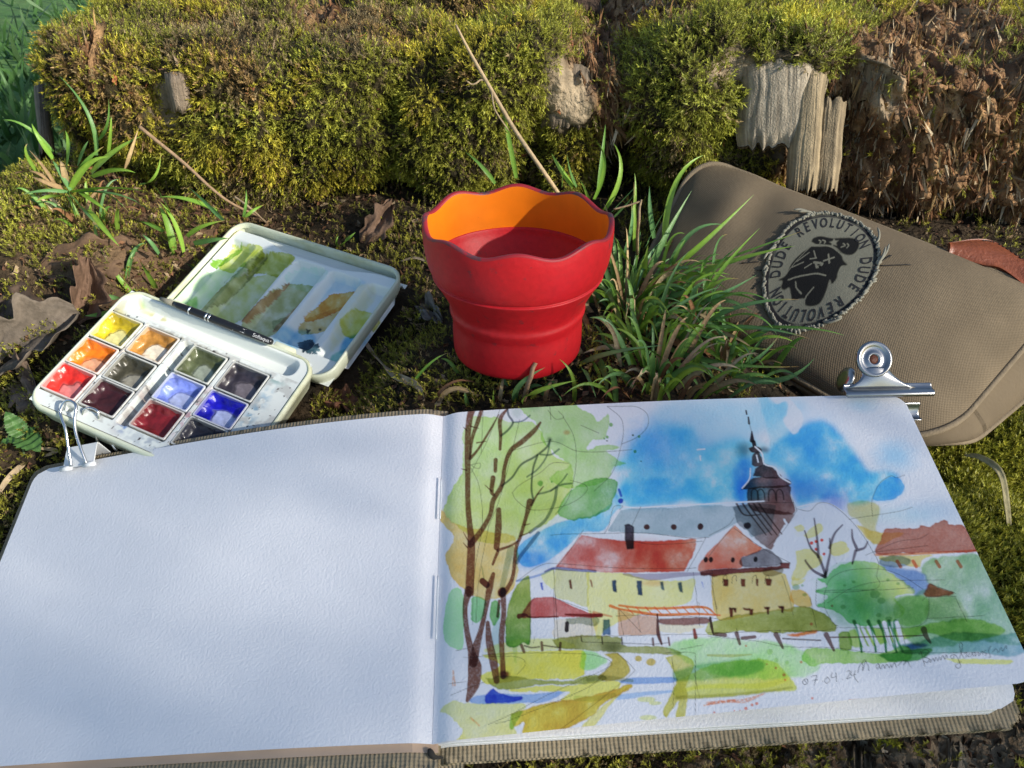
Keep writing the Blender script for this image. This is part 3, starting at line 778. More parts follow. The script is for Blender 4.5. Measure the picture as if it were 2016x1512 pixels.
# sky
zp(4, [(1480, 150), (1600, 60), (1800, 40), (2016, 30), (2500, 30), (2420, 130), (2016, 330), (1700, 330), (1480, 300)], (165, 200, 232), soft=9, rim=0)
zp(4, [(1330, 400), (1400, 290), (1560, 210), (1760, 210), (1840, 330), (2050, 280), (2250, 330), (2290, 480), (2250, 690), (2016, 690), (1850, 722), (1720, 690), (1640, 716), (1400, 738), (1300, 738), (1270, 690), (1290, 560), (1250, 480)], (118, 198, 238), soft=7, rim=0, blot=.9)
zp(4, [(1300, 600), (1500, 560), (2000, 560), (2240, 600), (2230, 690), (2016, 700), (1850, 722), (1720, 690), (1640, 716), (1400, 738), (1300, 740)], (140, 200, 236), soft=4, rim=.3, blot=.9)
zp(4, [(1260, 640), (1300, 742), (1260, 765), (1180, 895), (1040, 908), (930, 1010), (760, 1112), (640, 1118), (610, 1000), (860, 850), (1100, 800), (1230, 720)], (120, 190, 234), soft=1.2, rim=.25, blot=.8, grad=((60, 160, 228), (1100, 1000), (1040, 1100)))
zb(4, 1580, 400, 210, 170, (90, 168, 232), alpha=.65, soft=.95)
zb(4, 1480, 330, 120, 110, (90, 165, 230), alpha=.5, soft=.95)
zb(4, 1500, 650, 240, 70, (100, 175, 232), alpha=.5, soft=.9)
zb(4, 700, 1080, 110, 50, (50, 150, 225), alpha=.7, soft=.9)
zp(5, [(300, 0), (370, 0), (400, 45), (480, 30), (495, 90), (470, 150), (500, 210), (530, 240), (470, 330), (400, 360), (360, 200), (330, 100)], (165, 203, 232), soft=2.5, rim=.0, blot=.5)
zp(5, [(340, 400), (440, 280), (580, 185), (650, 152), (720, 150), (800, 195), (880, 300), (960, 400), (1020, 470), (1180, 480), (1215, 560), (1230, 600), (1160, 660), (1040, 672), (930, 700), (830, 665), (760, 660), (650, 692), (570, 712), (510, 560), (440, 470)], (90, 184, 238), soft=4.5, rim=.2, blot=1.0)
zp(5, [(150, 480), (200, 420), (260, 400), (265, 430), (240, 560), (210, 620), (240, 690), (180, 690), (150, 620)], (110, 180, 230), soft=4, rim=.0, blot=.5)
zb(5, 660, 300, 160, 170, (110, 175, 232), alpha=.5, soft=.95); zb(5, 620, 600, 190, 70, (70, 140, 222), alpha=.7, soft=.9); zb(5, 230, 560, 60, 130, (40, 125, 220), alpha=.6, soft=.9)
zb(5, 800, 690, 70, 60, (70, 120, 220), alpha=.6, soft=.9); zb(5, 1180, 370, 110, 90, (130, 185, 232), alpha=.8, soft=.95); zb(5, 960, 30, 90, 45, (170, 200, 235), alpha=.8, soft=.9)
zp(5, [(1060, 580), (1150, 510), (1220, 530), (1235, 590), (1190, 650), (1050, 670)], (120, 185, 232), rim=.4)
zb(5, 1400, 740, 180, 70, (165, 190, 222), alpha=.8, soft=.95); zb(5, 1180, 770, 180, 50, (190, 210, 225), alpha=.6, soft=.9)
zp(5, [(360, -20), (420, 45), (490, 30), (490, 110), (470, 160), (530, 240), (580, 200), (590, 120), (520, 20), (480, -20)], (205, 206, 224), soft=1, wob=2, opaque=True, alpha=.75, rim=0)
# foliage on the left
zp(4, [(300, 160), (480, 172), (560, 200), (700, 200), (760, 250), (800, 330), (860, 420), (960, 470), (980, 600), (880, 760), (860, 800), (620, 945), (560, 965), (360, 965), (190, 860), (100, 740), (150, 640), (240, 490), (235, 300)], (176, 203, 142), wob=5, rim=.2, blot=.5, grad=((190, 200, 130), (900, 900), (960, 1060)))
zp(4, [(590, 95), (800, 60), (960, 58), (1020, 110), (1110, 150), (1150, 190), (1215, 140), (1190, 290), (1100, 310), (1080, 372), (1180, 340), (1295, 360), (1200, 392), (1335, 462), (1250, 482), (1210, 560), (1120, 600), (950, 620), (820, 560), (950, 480), (900, 430), (770, 320), (760, 240), (690, 170)], (170, 198, 150), wob=5, rim=.25, blot=.4)
zp(4, [(880, 740), (960, 640), (1080, 570), (1200, 555), (1278, 590), (1245, 700), (1190, 775), (1000, 828), (880, 790)], (110, 165, 105), wob=4, rim=.35, blot=.5, grad=((150, 190, 135), (1180, 1000), (1110, 960)))
zb(4, 700, 760, 180, 120, (160, 195, 110), alpha=.5, soft=.9); zb(4, 720, 520, 200, 120, (185, 200, 110), alpha=.45, soft=.9); zb(4, 400, 300, 120, 130, (190, 210, 150), alpha=.3, soft=.9)
zp(4, [(90, 740), (62, 800), (172, 930), (110, 1040), (150, 1180), (240, 1272), (330, 1322), (420, 1340), (580, 1262), (600, 960), (420, 900), (190, 850)], (222, 186, 118), wob=4, rim=.2, blot=.4, grad=((214, 190, 128), (900, 1150), (1000, 1060)))
zp(4, [(150, 1270), (200, 1260), (235, 1310), (235, 1411), (230, 1640), (160, 1645), (105, 1600), (92, 1480), (115, 1350)], (160, 205, 168), wob=3, rim=.3)
zp(6, [(290, 320), (330, 310), (390, 340), (370, 440), (330, 480), (290, 460), (282, 400)], (130, 190, 140), rim=.3); zp(6, [(425, 350), (460, 335), (485, 380), (470, 470), (440, 500), (420, 440)], (120, 175, 115), rim=.3)
# far right hills and town
zp(5, [(880, 690), (980, 670), (1070, 700), (1080, 760), (1060, 860), (1110, 900), (1060, 960), (1010, 910), (950, 800), (890, 770)], (196, 190, 150), soft=1.5, rim=.15)
zp(5, [(940, 830), (1090, 880), (1240, 880), (1180, 920), (1080, 960), (1000, 920)], (222, 196, 130), soft=1)
zp(5, [(1120, 860), (1210, 850), (1320, 850), (1345, 830), (1400, 840), (1440, 815), (1510, 800), (1530, 825), (1610, 830), (1660, 910), (1700, 1000), (1400, 1010), (1180, 1020), (1070, 1020), (1080, 950)], (172, 108, 96), wob=4, rim=.2, grad=((190, 130, 115), (1600, 1080), (1480, 1060)))
zs(5, [(1040, 1028), (1300, 1020), (1560, 1005), (1700, 995)], 16, (205, 125, 70), alpha=.9)
zp(5, [(1080, 1035), (1300, 1030), (1420, 1028), (1360, 1060), (1330, 1110), (1200, 1080), (1090, 1060)], (222, 200, 140), rim=.15)
for x in (1210, 1310, 1455, 1590): zs(5, [(x - 12, 1068), (x + 10, 1105)], 22, (200, 95, 55), alpha=.9)
# green meadow on the right, big wash
zp(5, [(1340, 1110), (1420, 1050), (1560, 1030), (1720, 1020), (1800, 1170), (1950, 1440), (2030, 1620), (1700, 1600), (1400, 1640), (1250, 1560), (1180, 1370), (1300, 1290), (1400, 1230)], (150, 182, 142), soft=1.5, wob=6, rim=.15, blot=.6, grad=((140, 178, 160), (1800, 1100), (1950, 1200)))
zp(5, [(1090, 1050), (1180, 1030), (1270, 1050), (1270, 1090), (1180, 1110), (1090, 1090)], (130, 150, 170), rim=.2, soft=1)
zp(5, [(1090, 1090), (1250, 1120), (1370, 1150), (1400, 1240), (1330, 1300), (1240, 1210), (1130, 1130)], (120, 150, 205), soft=2, rim=.2)
zp(7, [(1370, 300), (1400, 235), (1460, 260), (1560, 300), (1480, 320), (1395, 320)], (165, 85, 60), soft=1.0, rim=.2)
zp(7, [(1390, 330), (1560, 320), (1640, 480), (1390, 460)], (150, 175, 120), soft=2, rim=.1, alpha=.7)
# green round tree
zp(7, [(690, 200), (760, 190), (800, 140), (880, 95), (1000, 90), (1110, 120), (1140, 160), (1240, 220), (1310, 290), (1190, 330), (1250, 400), (1230, 460), (1150, 480), (1050, 510), (900, 490), (840, 430), (740, 390), (690, 370), (760, 320), (690, 280), (755, 250)], (120, 190, 135), wob=5, rim=.25, blot=.5, grad=((205, 215, 140), (1680, 1180), (1780, 1140)))
zb(7, 900, 250, 150, 140, (60, 160, 115), alpha=.65, soft=.9); zb(7, 1000, 400, 200, 110, (45, 145, 105), alpha=.8, soft=.85); zb(7, 1180, 430, 80, 60, (80, 160, 110), alpha=.6, soft=.9)
zp(7, [(1180, 340), (1290, 310), (1390, 330), (1390, 450), (1320, 510), (1210, 500), (1230, 430)], (160, 192, 140), soft=1.5, rim=.15)
for x in (930, 1020, 1085, 1150, 1190): zs(7, [(x, 480), (x + 40 * (x < 1100), 570), (x + 50, 680)], (26, 16, 14), (40, 140, 100), alpha=.9)
for x, y, r in ((1060, 305, 34), (1100, 345, 26), (860, 385, 18), (925, 222, 12), (1140, 210, 12), (1205, 235, 12), (600, 245, 10), (868, 245, 9), (1085, 440, 16), (560, 255, 22), (615, 305, 14), (1150, 465, 20)): zb(7, x, y, r, r * .8, (90, 150, 90), alpha=.6, soft=.2)
# red trunk tree
for p in ([(745, 180), (765, 80), (775, 20), (770, -60)], [(745, 170), (700, 60), (650, 0), (610, -110)], [(700, 60), (690, -60), (670, -190)], [(745, 190), (670, 150), (620, 90), (620, 80)], [(770, 0), (800, -90), (850, -150)], [(940, 0), (915, -60), (910, -120)], [(935, 20), (920, 80), (915, 105)], [(945, 15), (990, 0), (1010, -40)], [(770, 20), (815, 100)]): zs(7, p, (22, 10), (95, 85, 105), alpha=.9)
for x, y in ((720, -50), (655, -30), (735, 40), (685, 10), (685, -40), (760, 90)): zb(7, x, y, 10, 10, (215, 70, 60), soft=.2)
for q in ([(560, 20), (640, 10), (720, 60), (700, 120), (640, 150), (600, 200), (530, 210), (560, 110)], [(770, -20), (850, -40), (895, 20), (830, 55), (780, 40)], [(600, -80), (700, -160), (720, -110), (640, -60)], [(540, -130), (590, -150), (610, -120), (570, -100)]): zp(7, [(x, y + 30) for x, y in q], (216, 205, 140), alpha=.9, rim=.2)
# church: grey nave roof, tower
zp(4, [(1290, 765), (1420, 745), (1600, 750), (1850, 730), (2040, 735), (2240, 715), (2320, 730), (2290, 900), (2160, 940), (2090, 830), (2000, 880), (1880, 942), (1760, 940), (1450, 912), (1200, 902)], (158, 176, 196), wob=2, rim=.15, blot=.3, smooth=False)
zp(5, [(150, 720), (240, 702), (300, 715), (430, 740), (560, 770), (530, 810), (480, 840), (450, 890), (410, 985), (380, 990), (250, 880), (190, 830)], (136, 142, 158), wob=3, soft=.8, rim=.2, grad=((136, 108, 110), (1480, 1000), (1540, 1010)))
for x in (175, 215, 250, 285, 320): zs(5, [(x, 700), (x + 50, 770), (x + 150, 900 - (x == 175) * 130)], (14, 8), (80, 45, 48), alpha=.85)
zp(5, [(240, 605), (300, 590), (500, 580), (520, 640), (550, 740), (500, 770), (300, 750), (250, 690)], (132, 98, 100), wob=2, rim=.25, blot=.7)
for x in (270, 310, 380, 430): zs(5, [(x, 680), (x, 620), (x + 22, 605), (x + 40, 630), (x + 45, 670)], 9, (60, 32, 38), alpha=.8)
zp(5, [(205, 612), (240, 565), (290, 530), (460, 530), (520, 560), (480, 590), (330, 600)], (120, 80, 84), wob=2, rim=.2)
zp(5, [(275, 520), (300, 465), (350, 445), (400, 460), (460, 520), (400, 535)], (78, 52, 58), wob=2, rim=.1)
zp(5, [(270, 450), (275, 380), (320, 370), (345, 440), (300, 460)], (120, 72, 76), wob=2, rim=.1)
zp(5, [(248, 340), (290, 325), (330, 345), (325, 368), (270, 368)], (84, 50, 56), wob=1, rim=.1)
zs(5, [(285, 320), (280, 300)], 26, (60, 36, 46)); zs(5, [(270, 290), (268, 232)], (30, 8), (50, 34, 46)); zs(5, [(245, 140), (250, 180)], (10, 14), (60, 40, 50)); zs(5, [(230, 98), (234, 120)], 10, (60, 40, 50)); zs(5, [(250, 175), (268, 240)], 3, (90, 80, 90))
zb(5, 215, 350, 45, 40, (175, 130, 140), alpha=.8, soft=.9); zb(5, 345, 350, 30, 18, (110, 80, 100), alpha=.7, soft=.9)
for p in ([(285, 320), (330, 370), (345, 430), (420, 470), (500, 540)], [(265, 530), (205, 600)], [(430, 545), (500, 560)]): cv.stroke(Z(5, p), 2.2, np.array([.95, .95, .95]) if 0 else (225, 228, 240), alpha=0)
def white(k, pts, w): 
    P = bez(Z(k, pts), 24)
    for a_, b_ in zip(P[:-1], P[1:]):
        sl = cv.win(min(a_[0], b_[0]) - w - 2, min(a_[1], b_[1]) - w - 2, max(a_[0], b_[0]) + w + 2, max(a_[1], b_[1]) + w + 2)
        X_, Y_ = cv.X[sl], cv.Y[sl]; d = b_ - a_; t = np.clip(((X_ - a_[0]) * d[0] + (Y_ - a_[1]) * d[1]) / (d @ d + 1e-9), 0, 1)
        m = np.clip(.5 - (np.hypot(X_ - a_[0] - t * d[0], Y_ - a_[1] - t * d[1]) - w / 2), 0, 1)[..., None]
        cv.img[sl] = cv.img[sl] * (1 - m) + m * .97
white(5, [(290, 330), (335, 375), (350, 440), (420, 465), (450, 520), (515, 560)], 3.0); white(5, [(262, 470), (255, 540), (210, 600)], 2.2); white(5, [(300, 385), (310, 430)], 2.5); white(5, [(520, 640), (560, 740)], 2.5)
white(4, [(1310, 742), (1420, 748), (1600, 735), (1860, 722), (2016, 712), (2240, 700)], 2.6); white(4, [(1290, 760), (1200, 900)], 4); white(5, [(560, 720), (640, 700), (720, 690), (790, 705), (900, 780)], 2.6)
white(4, [(1800, 365), (1850, 360)], 2.5); white(4, [(1820, 405), (1822, 435)], 2.5); white(5, [(480, 800), (500, 860), (420, 960)], 4)
# white bush area stays paper: fill back to white
zp(5, [(560, 735), (700, 695), (780, 708), (880, 780), (960, 860), (1040, 980), (1060, 1060), (980, 1070), (820, 1080), (700, 1170), (560, 1180), (520, 1080), (430, 980), (470, 900)], (206, 208, 226), soft=1, wob=2, opaque=True, alpha=.9, rim=0, gran=.02, blot=0)
for p in ([(745, 180), (765, 80), (775, 20), (770, -60)], [(745, 170), (700, 60), (650, 0), (610, -110)], [(700, 60), (690, -60), (670, -190)], [(745, 190), (670, 150), (620, 90), (620, 80)], [(770, 0), (800, -90), (850, -150)], [(940, 0), (915, -60), (910, -120)], [(935, 20), (920, 80), (915, 105)], [(945, 15), (990, 0), (1010, -40)]): zs(7, p, (20, 9), (95, 85, 105), alpha=.9)
for x, y in ((720, -50), (655, -30), (735, 40), (685, 10), (685, -40)): zb(7, x, y, 10, 10, (215, 70, 60), soft=.2)
for q in ([(560, 20), (640, 10), (720, 60), (700, 120), (640, 150), (600, 200), (530, 210), (560, 110)], [(770, -20), (850, -40), (895, 20), (830, 55), (780, 40)], [(600, -80), (700, -160), (720, -110), (640, -60)], [(540, -130), (590, -150), (610, -120), (570, -100)]): zp(7, q, (216, 205, 140), alpha=.9, rim=.2)
zb(4, 1470, 872, 20, 17, (90, 48, 48), soft=.15); zb(4, 1650, 872, 19, 18, (90, 48, 48), soft=.15); zb(4, 1826, 870, 18, 20, (80, 42, 46), soft=.15); zb(5, 246, 840, 24, 20, (52, 40, 55), soft=.15)
# main red roof
zp(4, [(1040, 925), (1200, 952), (1340, 962), (1500, 966), (1800, 950), (1795, 1020), (1720, 1165), (1500, 1170), (1180, 1168), (1060, 1148), (860, 1130)], (190, 112, 112), wob=2, rim=.25, blot=.9, smooth=False, grad=((196, 98, 72), (1170, 1100), (1270, 1085)))
zb(4, 1450, 1040, 160, 70, (190, 80, 50), alpha=.45, soft=.9); zb(4, 1050, 1075, 45, 40, (235, 210, 205), alpha=0)
zs(4, [(790, 1160), (850, 1140), (960, 1148), (1130, 1160)], (10, 22, 18), (90, 95, 160), alpha=.85); zs(4, [(1320, 1180), (1500, 1200), (1700, 1185), (1900, 1180)], (14, 46, 30, 12), (140, 130, 165), alpha=.75); zs(4, [(600, 1220), (760, 1180), (850, 1140)], 14, (110, 140, 205), alpha=.8)
# walls of main house
zp(4, [(860, 1140), (1060, 1165), (1090, 1170), (1080, 1300), (1085, 1390), (960, 1350), (860, 1310)], (196, 196, 158), rim=.15)
zp(4, [(1070, 1165), (1320, 1175), (1480, 1215), (1700, 1225), (1790, 1215), (1780, 1310), (1740, 1372), (1500, 1420), (1230, 1520), (1150, 1600), (1110, 1480), (1080, 1390)], (224, 212, 152), rim=.12, blot=.25)
zp(4, [(755, 1180), (850, 1150), (850, 1270), (790, 1230)], (225, 215, 170), soft=1)
zb(4, 1510, 1240, 70, 20, (215, 170, 140), alpha=.6, soft=.7)
for x0, y0, x1, y1, c in ((1240, 1220, 1276, 1300, (45, 70, 150)), (1404, 1226, 1446, 1322, (50, 75, 155)), (1560, 1232, 1590, 1290, (70, 95, 150)), (1680, 1236, 1714, 1304, (70, 95, 150)), (756, 1232, 780, 1282, (50, 80, 190)), (1836, 1232, 1850, 1276, (110, 130, 215)), (950, 1216, 976, 1276, (100, 55, 50)), (1092, 1216, 1112, 1268, (120, 70, 60))):
    zp(4, [(x0, y0), (x1 - 8, y0 - 3), (x1, y1), (x0 + 10, y1 - 6)], c, wob=1.2, rim=.1, smooth=False)
zp(4, [(1322, 858), (1350, 850), (1386, 870), (1388, 1016), (1340, 1018), (1326, 960)], (76, 66, 84), wob=1, smooth=False, grad=((40, 34, 40), (1245, 1050), (1245, 1080)))
# right wing
zp(5, [(165, 838), (215, 885), (300, 960), (340, 985), (290, 1020), (215, 1050), (205, 1110), (20, 1120), (-70, 1130), (-30, 1040), (60, 950), (120, 880)], (202, 118, 100), wob=2, rim=.2, blot=.6, grad=((210, 124, 92), (1420, 1100), (1450, 1040)))
zp(5, [(280, 1018), (370, 990), (470, 1072), (430, 1098), (250, 1108), (200, 1085), (215, 1050)], (120, 118, 132), wob=2, rim=.25, blot=.4)
zp(5, [(0, 1122), (340, 1108), (460, 1098), (455, 1080), (522, 1080), (520, 1116), (350, 1138), (150, 1150), (40, 1168), (-50, 1160), (-60, 1135)], (108, 52, 52), wob=2, rim=.2, smooth=False)
zs(5, [(0, 1108), (200, 1116), (330, 1106)], 5, (225, 215, 220), alpha=0)
zp(7, [(20, 165), (100, 172), (350, 140), (470, 165), (505, 210), (545, 400), (430, 408), (270, 440), (100, 465), (50, 440), (20, 300)], (224, 192, 118), wob=2, rim=.2, blot=.3)
zp(7, [(355, 135), (470, 130), (470, 165), (380, 185), (350, 165)], (130, 125, 110), soft=.8, alpha=.8)
for x0, x1, y0, y1 in ((90, 128, 200, 250), (204, 236, 200, 252), (300, 320, 200, 248), (364, 404, 200, 248), (130, 184, 385, 400), (132, 160, 385, 450), (160, 184, 385, 420), (222, 270, 388, 405), (262, 290, 395, 436), (356, 396, 380, 400), (372, 392, 385, 434), (444, 484, 376, 396), (462, 486, 380, 425)): zp(7, [(x0, y0), (x1, y0 + 3), (x1 - 4, y1), (x0 + 5, y1 - 3)], (98, 46, 40), wob=1.5, rim=.1, smooth=False)
for x, y in ((155, 78), (300, 75), (15, 78), (-18, 78)): zb(7, x, y, 14, 18, (40, 36, 48), soft=.2)
# small house, porch
zp(6, [(680, 352), (730, 322), (850, 320), (940, 360), (1080, 418), (1170, 432), (1130, 455), (900, 446), (700, 452), (630, 440)], (182, 90, 92), wob=2, rim=.25, blot=.4)
zs(6, [(615, 440), (660, 432), (700, 448), (880, 446)], (34, 12, 10), (125, 52, 50)); zs(6, [(930, 432), (1100, 440), (1170, 440)], (12, 22, 26), (125, 52, 50)); zs(6, [(1120, 420), (1240, 448)], (18, 10), (190, 105, 80), alpha=.7)
zp(6, [(860, 462), (1120, 460), (1110, 575), (860, 585)], (208, 200, 196), rim=.1); zp(6, [(930, 455), (1140, 455), (1130, 510), (1040, 495), (950, 490)], (150, 160, 165), rim=.25)
zs(6, [(940, 490), (938, 535)], 28, (45, 40, 48)); zp(6, [(1180, 466), (1228, 466), (1232, 570), (1184, 572)], (84, 116, 158), smooth=False)
zp(6, [(1285, 400), (1400, 440), (1540, 450), (1545, 570), (1290, 570)], (198, 166, 156), rim=.15, smooth=False); zp(6, [(1560, 465), (1870, 462), (1872, 500), (1700, 510), (1560, 495)], (130, 92, 92), wob=2, soft=1, rim=.2); zp(6, [(1560, 500), (1800, 510), (1860, 520), (1700, 560), (1560, 545)], (216, 200, 160), alpha=.6, rim=.1)
zs(6, [(1230, 378), (1290, 398), (1400, 418), (1560, 440), (1800, 436), (1960, 446)], (20, 14, 20, 18, 10), (226, 120, 52)); zs(6, [(1290, 376), (1420, 392), (1600, 398), (1850, 392), (1930, 440)], (14, 16, 18, 10), (228, 125, 55))
for k in range(9): zs(6, [(1340 + k * 62, 388), (1385 + k * 62, 434)], 8, (226, 125, 55), alpha=.9)
zs(6, [(1545, 435), (1552, 560), (1575, 632)], (10, 26, 14), (92, 58, 60)); zs(6, [(1895, 460), (1905, 520), (1918, 575)], (14, 20, 10), (70, 50, 54)); zs(6, [(1790, 540), (1800, 590)], (20, 26), (130, 62, 58))
# bush in front of the house
zp(6, [(600, 235), (650, 190), (690, 215), (690, 600), (640, 612), (575, 645), (522, 605), (530, 430), (560, 320)], (150, 165, 78), wob=2, rim=.25, blot=.3, grad=((80, 140, 40), (1020, 1150), (1020, 1262)))
# meadow and path
zp(6, [(360, 690), (560, 668), (900, 666), (1050, 672), (1060, 760), (1010, 850), (700, 850), (520, 870), (400, 880), (350, 830), (480, 760)], (238, 220, 118), wob=4, rim=.15, blot=.4, grad=((244, 214, 60), (990, 1280), (1010, 1330)))
zp(6, [(1040, 672), (1120, 675), (1190, 715), (1215, 745), (1120, 790), (1070, 800), (1030, 770)], (155, 205, 150), soft=1.5, rim=.15)
zp(6, [(1190, 690), (1280, 690), (1350, 760), (1350, 830), (1250, 870), (1150, 850), (1210, 790), (1240, 730)], (176, 160, 60), wob=3, rim=.2, soft=.8)
zp(6, [(840, 595), (1040, 570), (1290, 585), (1320, 640), (1600, 650), (1700, 700), (1400, 690), (1220, 680), (1000, 660), (880, 650)], (150, 155, 100), wob=3, rim=.2, blot=.5); zb(6, 1240, 650, 70, 30, (80, 95, 50), alpha=.7, soft=.8)
zp(6, [(590, 590), (860, 590), (1000, 640), (880, 660), (600, 665), (420, 680), (380, 650)], (226, 220, 160), soft=1.2, rim=.1)
zp(6, [(380, 840), (560, 825), (700, 850), (950, 865), (1080, 830), (1190, 835), (1180, 870), (1000, 890), (760, 890), (520, 920), (430, 890)], (150, 158, 80), wob=3, rim=.2, blot=.4)
zp(6, [(560, 915), (800, 895), (960, 900), (1150, 870), (1300, 880), (1240, 960), (1100, 1010), (900, 1000), (960, 940), (850, 935), (560, 930)], (232, 212, 60), wob=3, rim=.2, blot=.3, alpha=.9)
zp(6, [(265, 985), (330, 955), (420, 950), (500, 945), (700, 950), (890, 935), (920, 940), (800, 1000), (640, 1008), (330, 1008)], (140, 168, 222), wob=2, rim=.2); zp(6, [(380, 960), (430, 910), (470, 935), (560, 960), (635, 965), (610, 995), (420, 1008), (385, 1000)], (60, 92, 200), wob=2, rim=.2, blot=.4)
zp(6, [(60, 1045), (160, 985), (280, 1005), (600, 1010), (660, 1030), (600, 1080), (580, 1170), (600, 1240), (300, 1246), (180, 1246), (230, 1180), (130, 1080)], (204, 206, 160), wob=5, rim=.15, blot=.4, grad=((206, 204, 140), (950, 1400), (950, 1450)))
zp(6, [(560, 1075), (800, 1010), (1000, 985), (1250, 930), (1360, 890), (1370, 920), (1200, 1010), (1110, 1100), (900, 1190), (660, 1216), (640, 1180), (650, 1130), (580, 1160)], (214, 200, 60), wob=3, rim=.3, blot=.6, grad=((190, 165, 20), (1000, 1390), (1080, 1400)))
zp(6, [(560, 1075), (640, 1060), (600, 1120), (570, 1175), (545, 1165)], (150, 185, 90), rim=.25)
zp(6, [(1250, 980), (1360, 900), (1370, 900), (1250, 1010), (1160, 1130), (1120, 1165), (1035, 1180), (1110, 1100)], (206, 200, 130), wob=2, rim=.2)
zp(6, [(1370, 850), (1650, 850), (1650, 885), (1340, 890), (1300, 870)], (128, 160, 220), wob=2, rim=.15); zp(6, [(1290, 960), (1450, 945), (1640, 935), (1640, 950), (1440, 975), (1280, 995)], (160, 184, 226), wob=2, rim=.15); zs(6, [(1080, 860), (1200, 850), (1380, 870)], (26, 34, 20), (130, 140, 100), alpha=.6)
zs(6, [(1000, 980), (1120, 985), (1260, 965)], 34, (170, 185, 120), alpha=.6)
zp(6, [(1600, 720), (1700, 700), (1790, 760), (1740, 900), (1750, 960), (1735, 1100), (1700, 1120), (1675, 1110), (1690, 1000), (1640, 1080), (1610, 1120), (1590, 1060), (1640, 960), (1670, 870), (1650, 800)], (186, 182, 96), wob=3, rim=.25, blot=.4)
for x, y, rx, ry in ((1420, 725, 22, 18), (1505, 750, 30, 24)): zb(6, x, y, rx, ry, (185, 165, 90), soft=.15)
for x, y, rx, ry in ((1475, 995, 58, 18), (1535, 1020, 40, 12), (1485, 1115, 55, 18)): zb(6, x, y, rx, ry, (200, 204, 160), soft=.15)
# big meadow to the right
zp(6, [(1600, 650), (1700, 610), (1860, 590), (2016, 600), (2400, 640), (2600, 760), (2580, 830), (2480, 860), (2250, 870), (2000, 850), (1800, 790)], (166, 205, 160), soft=2, wob=5, rim=.1, blot=.4)
zp(7, [(0, 480), (150, 440), (400, 410), (560, 385), (640, 390), (740, 430), (820, 530), (700, 545), (440, 550), (200, 540), (0, 560)], (158, 165, 84), wob=4, rim=.2, blot=.5, grad=((140, 150, 60), (1480, 1230), (1600, 1225)))
zp(7, [(500, 565), (560, 555), (690, 535), (690, 555), (600, 570), (540, 575)], (215, 130, 50), soft=1, rim=.2)
zp(7, [(530, 270), (600, 275), (650, 320), (660, 380), (600, 390), (530, 350)], (222, 185, 110), soft=1, rim=.2)
zp(7, [(-200, 850), (0, 760), (200, 730), (340, 720), (440, 740), (500, 810), (560, 880), (555, 925), (400, 930), (100, 960), (-200, 960)], (196, 200, 110), soft=1, wob=4, rim=.2, blot=.4)
zp(7, [(-220, 790), (0, 740), (330, 725), (340, 800), (100, 840), (-200, 850)], (130, 175, 150), soft=2.2, rim=.1); zs(7, [(-200, 920), (0, 890), (350, 890), (500, 850)], (20, 34, 40), (232, 220, 70), alpha=.8, soft=2); zs(7, [(-200, 960), (100, 950), (350, 930), (540, 905)], (26, 22, 14), (150, 150, 50), alpha=.6, soft=1.5); zb(7, 420, 830, 90, 70, (222, 210, 40), alpha=.6, soft=.9)
zs(7, [(0, 690), (150, 695), (280, 688)], (14, 20, 8), (180, 165, 100), alpha=.7)
zp(7, [(600, 700), (660, 650), (900, 670), (1100, 690), (1250, 640), (1300, 700), (1240, 745), (1000, 750), (740, 752), (680, 770), (620, 745)], (152, 192, 110), wob=4, rim=.25, blot=.4)
zp(7, [(1090, 700), (1250, 670), (1420, 660), (1400, 700), (1330, 740), (1160, 745)], (80, 150, 85), wob=3, rim=.2, soft=1)
zp(7, [(900, 540), (1000, 520), (1250, 525), (1500, 480), (1700, 470), (1850, 520), (1860, 570), (1600, 620), (1400, 560), (1260, 600), (960, 650), (900, 600)], (160, 190, 100), wob=4, rim=.2, soft=1.2, blot=.5)
zp(7, [(1200, 640), (1400, 600), (1520, 560), (1700, 560), (1880, 570), (2020, 570), (2025, 680), (1900, 715), (1700, 690), (1450, 700), (1240, 690)], (108, 160, 160), wob=4, soft=1.5, rim=.2, blot=.5, grad=((120, 165, 190), (1880, 1260), (1990, 1280)))
zp(7, [(1240, 640), (1330, 625), (1400, 640), (1300, 665)], (70, 120, 200), soft=1.5)
zp(7, [(1500, 730), (1700, 735), (1905, 740), (1905, 768), (1650, 765), (1560, 750)], (210, 210, 130), soft=.8, rim=.15)
zp(7, [(830, 560), (860, 545), (900, 550), (920, 620), (915, 665), (850, 665), (835, 620)], (130, 160, 70), rim=.3, wob=2)
white(7, [(945, 510), (1000, 640), (1015, 655)], 7); white(7, [(1020, 520), (1085, 640)], 7); white(7, [(1120, 490), (1160, 640)], 8); white(7, [(1200, 490), (1230, 600)], 8); white(7, [(980, 520), (1040, 640)], 6); white(7, [(1160, 520), (1200, 640)], 5)
for x in (930, 1020, 1085, 1150): zs(7, [(x, 480), (x + 30, 570), (x + 50, 680)], (16, 9, 12), (40, 140, 100), alpha=.9)
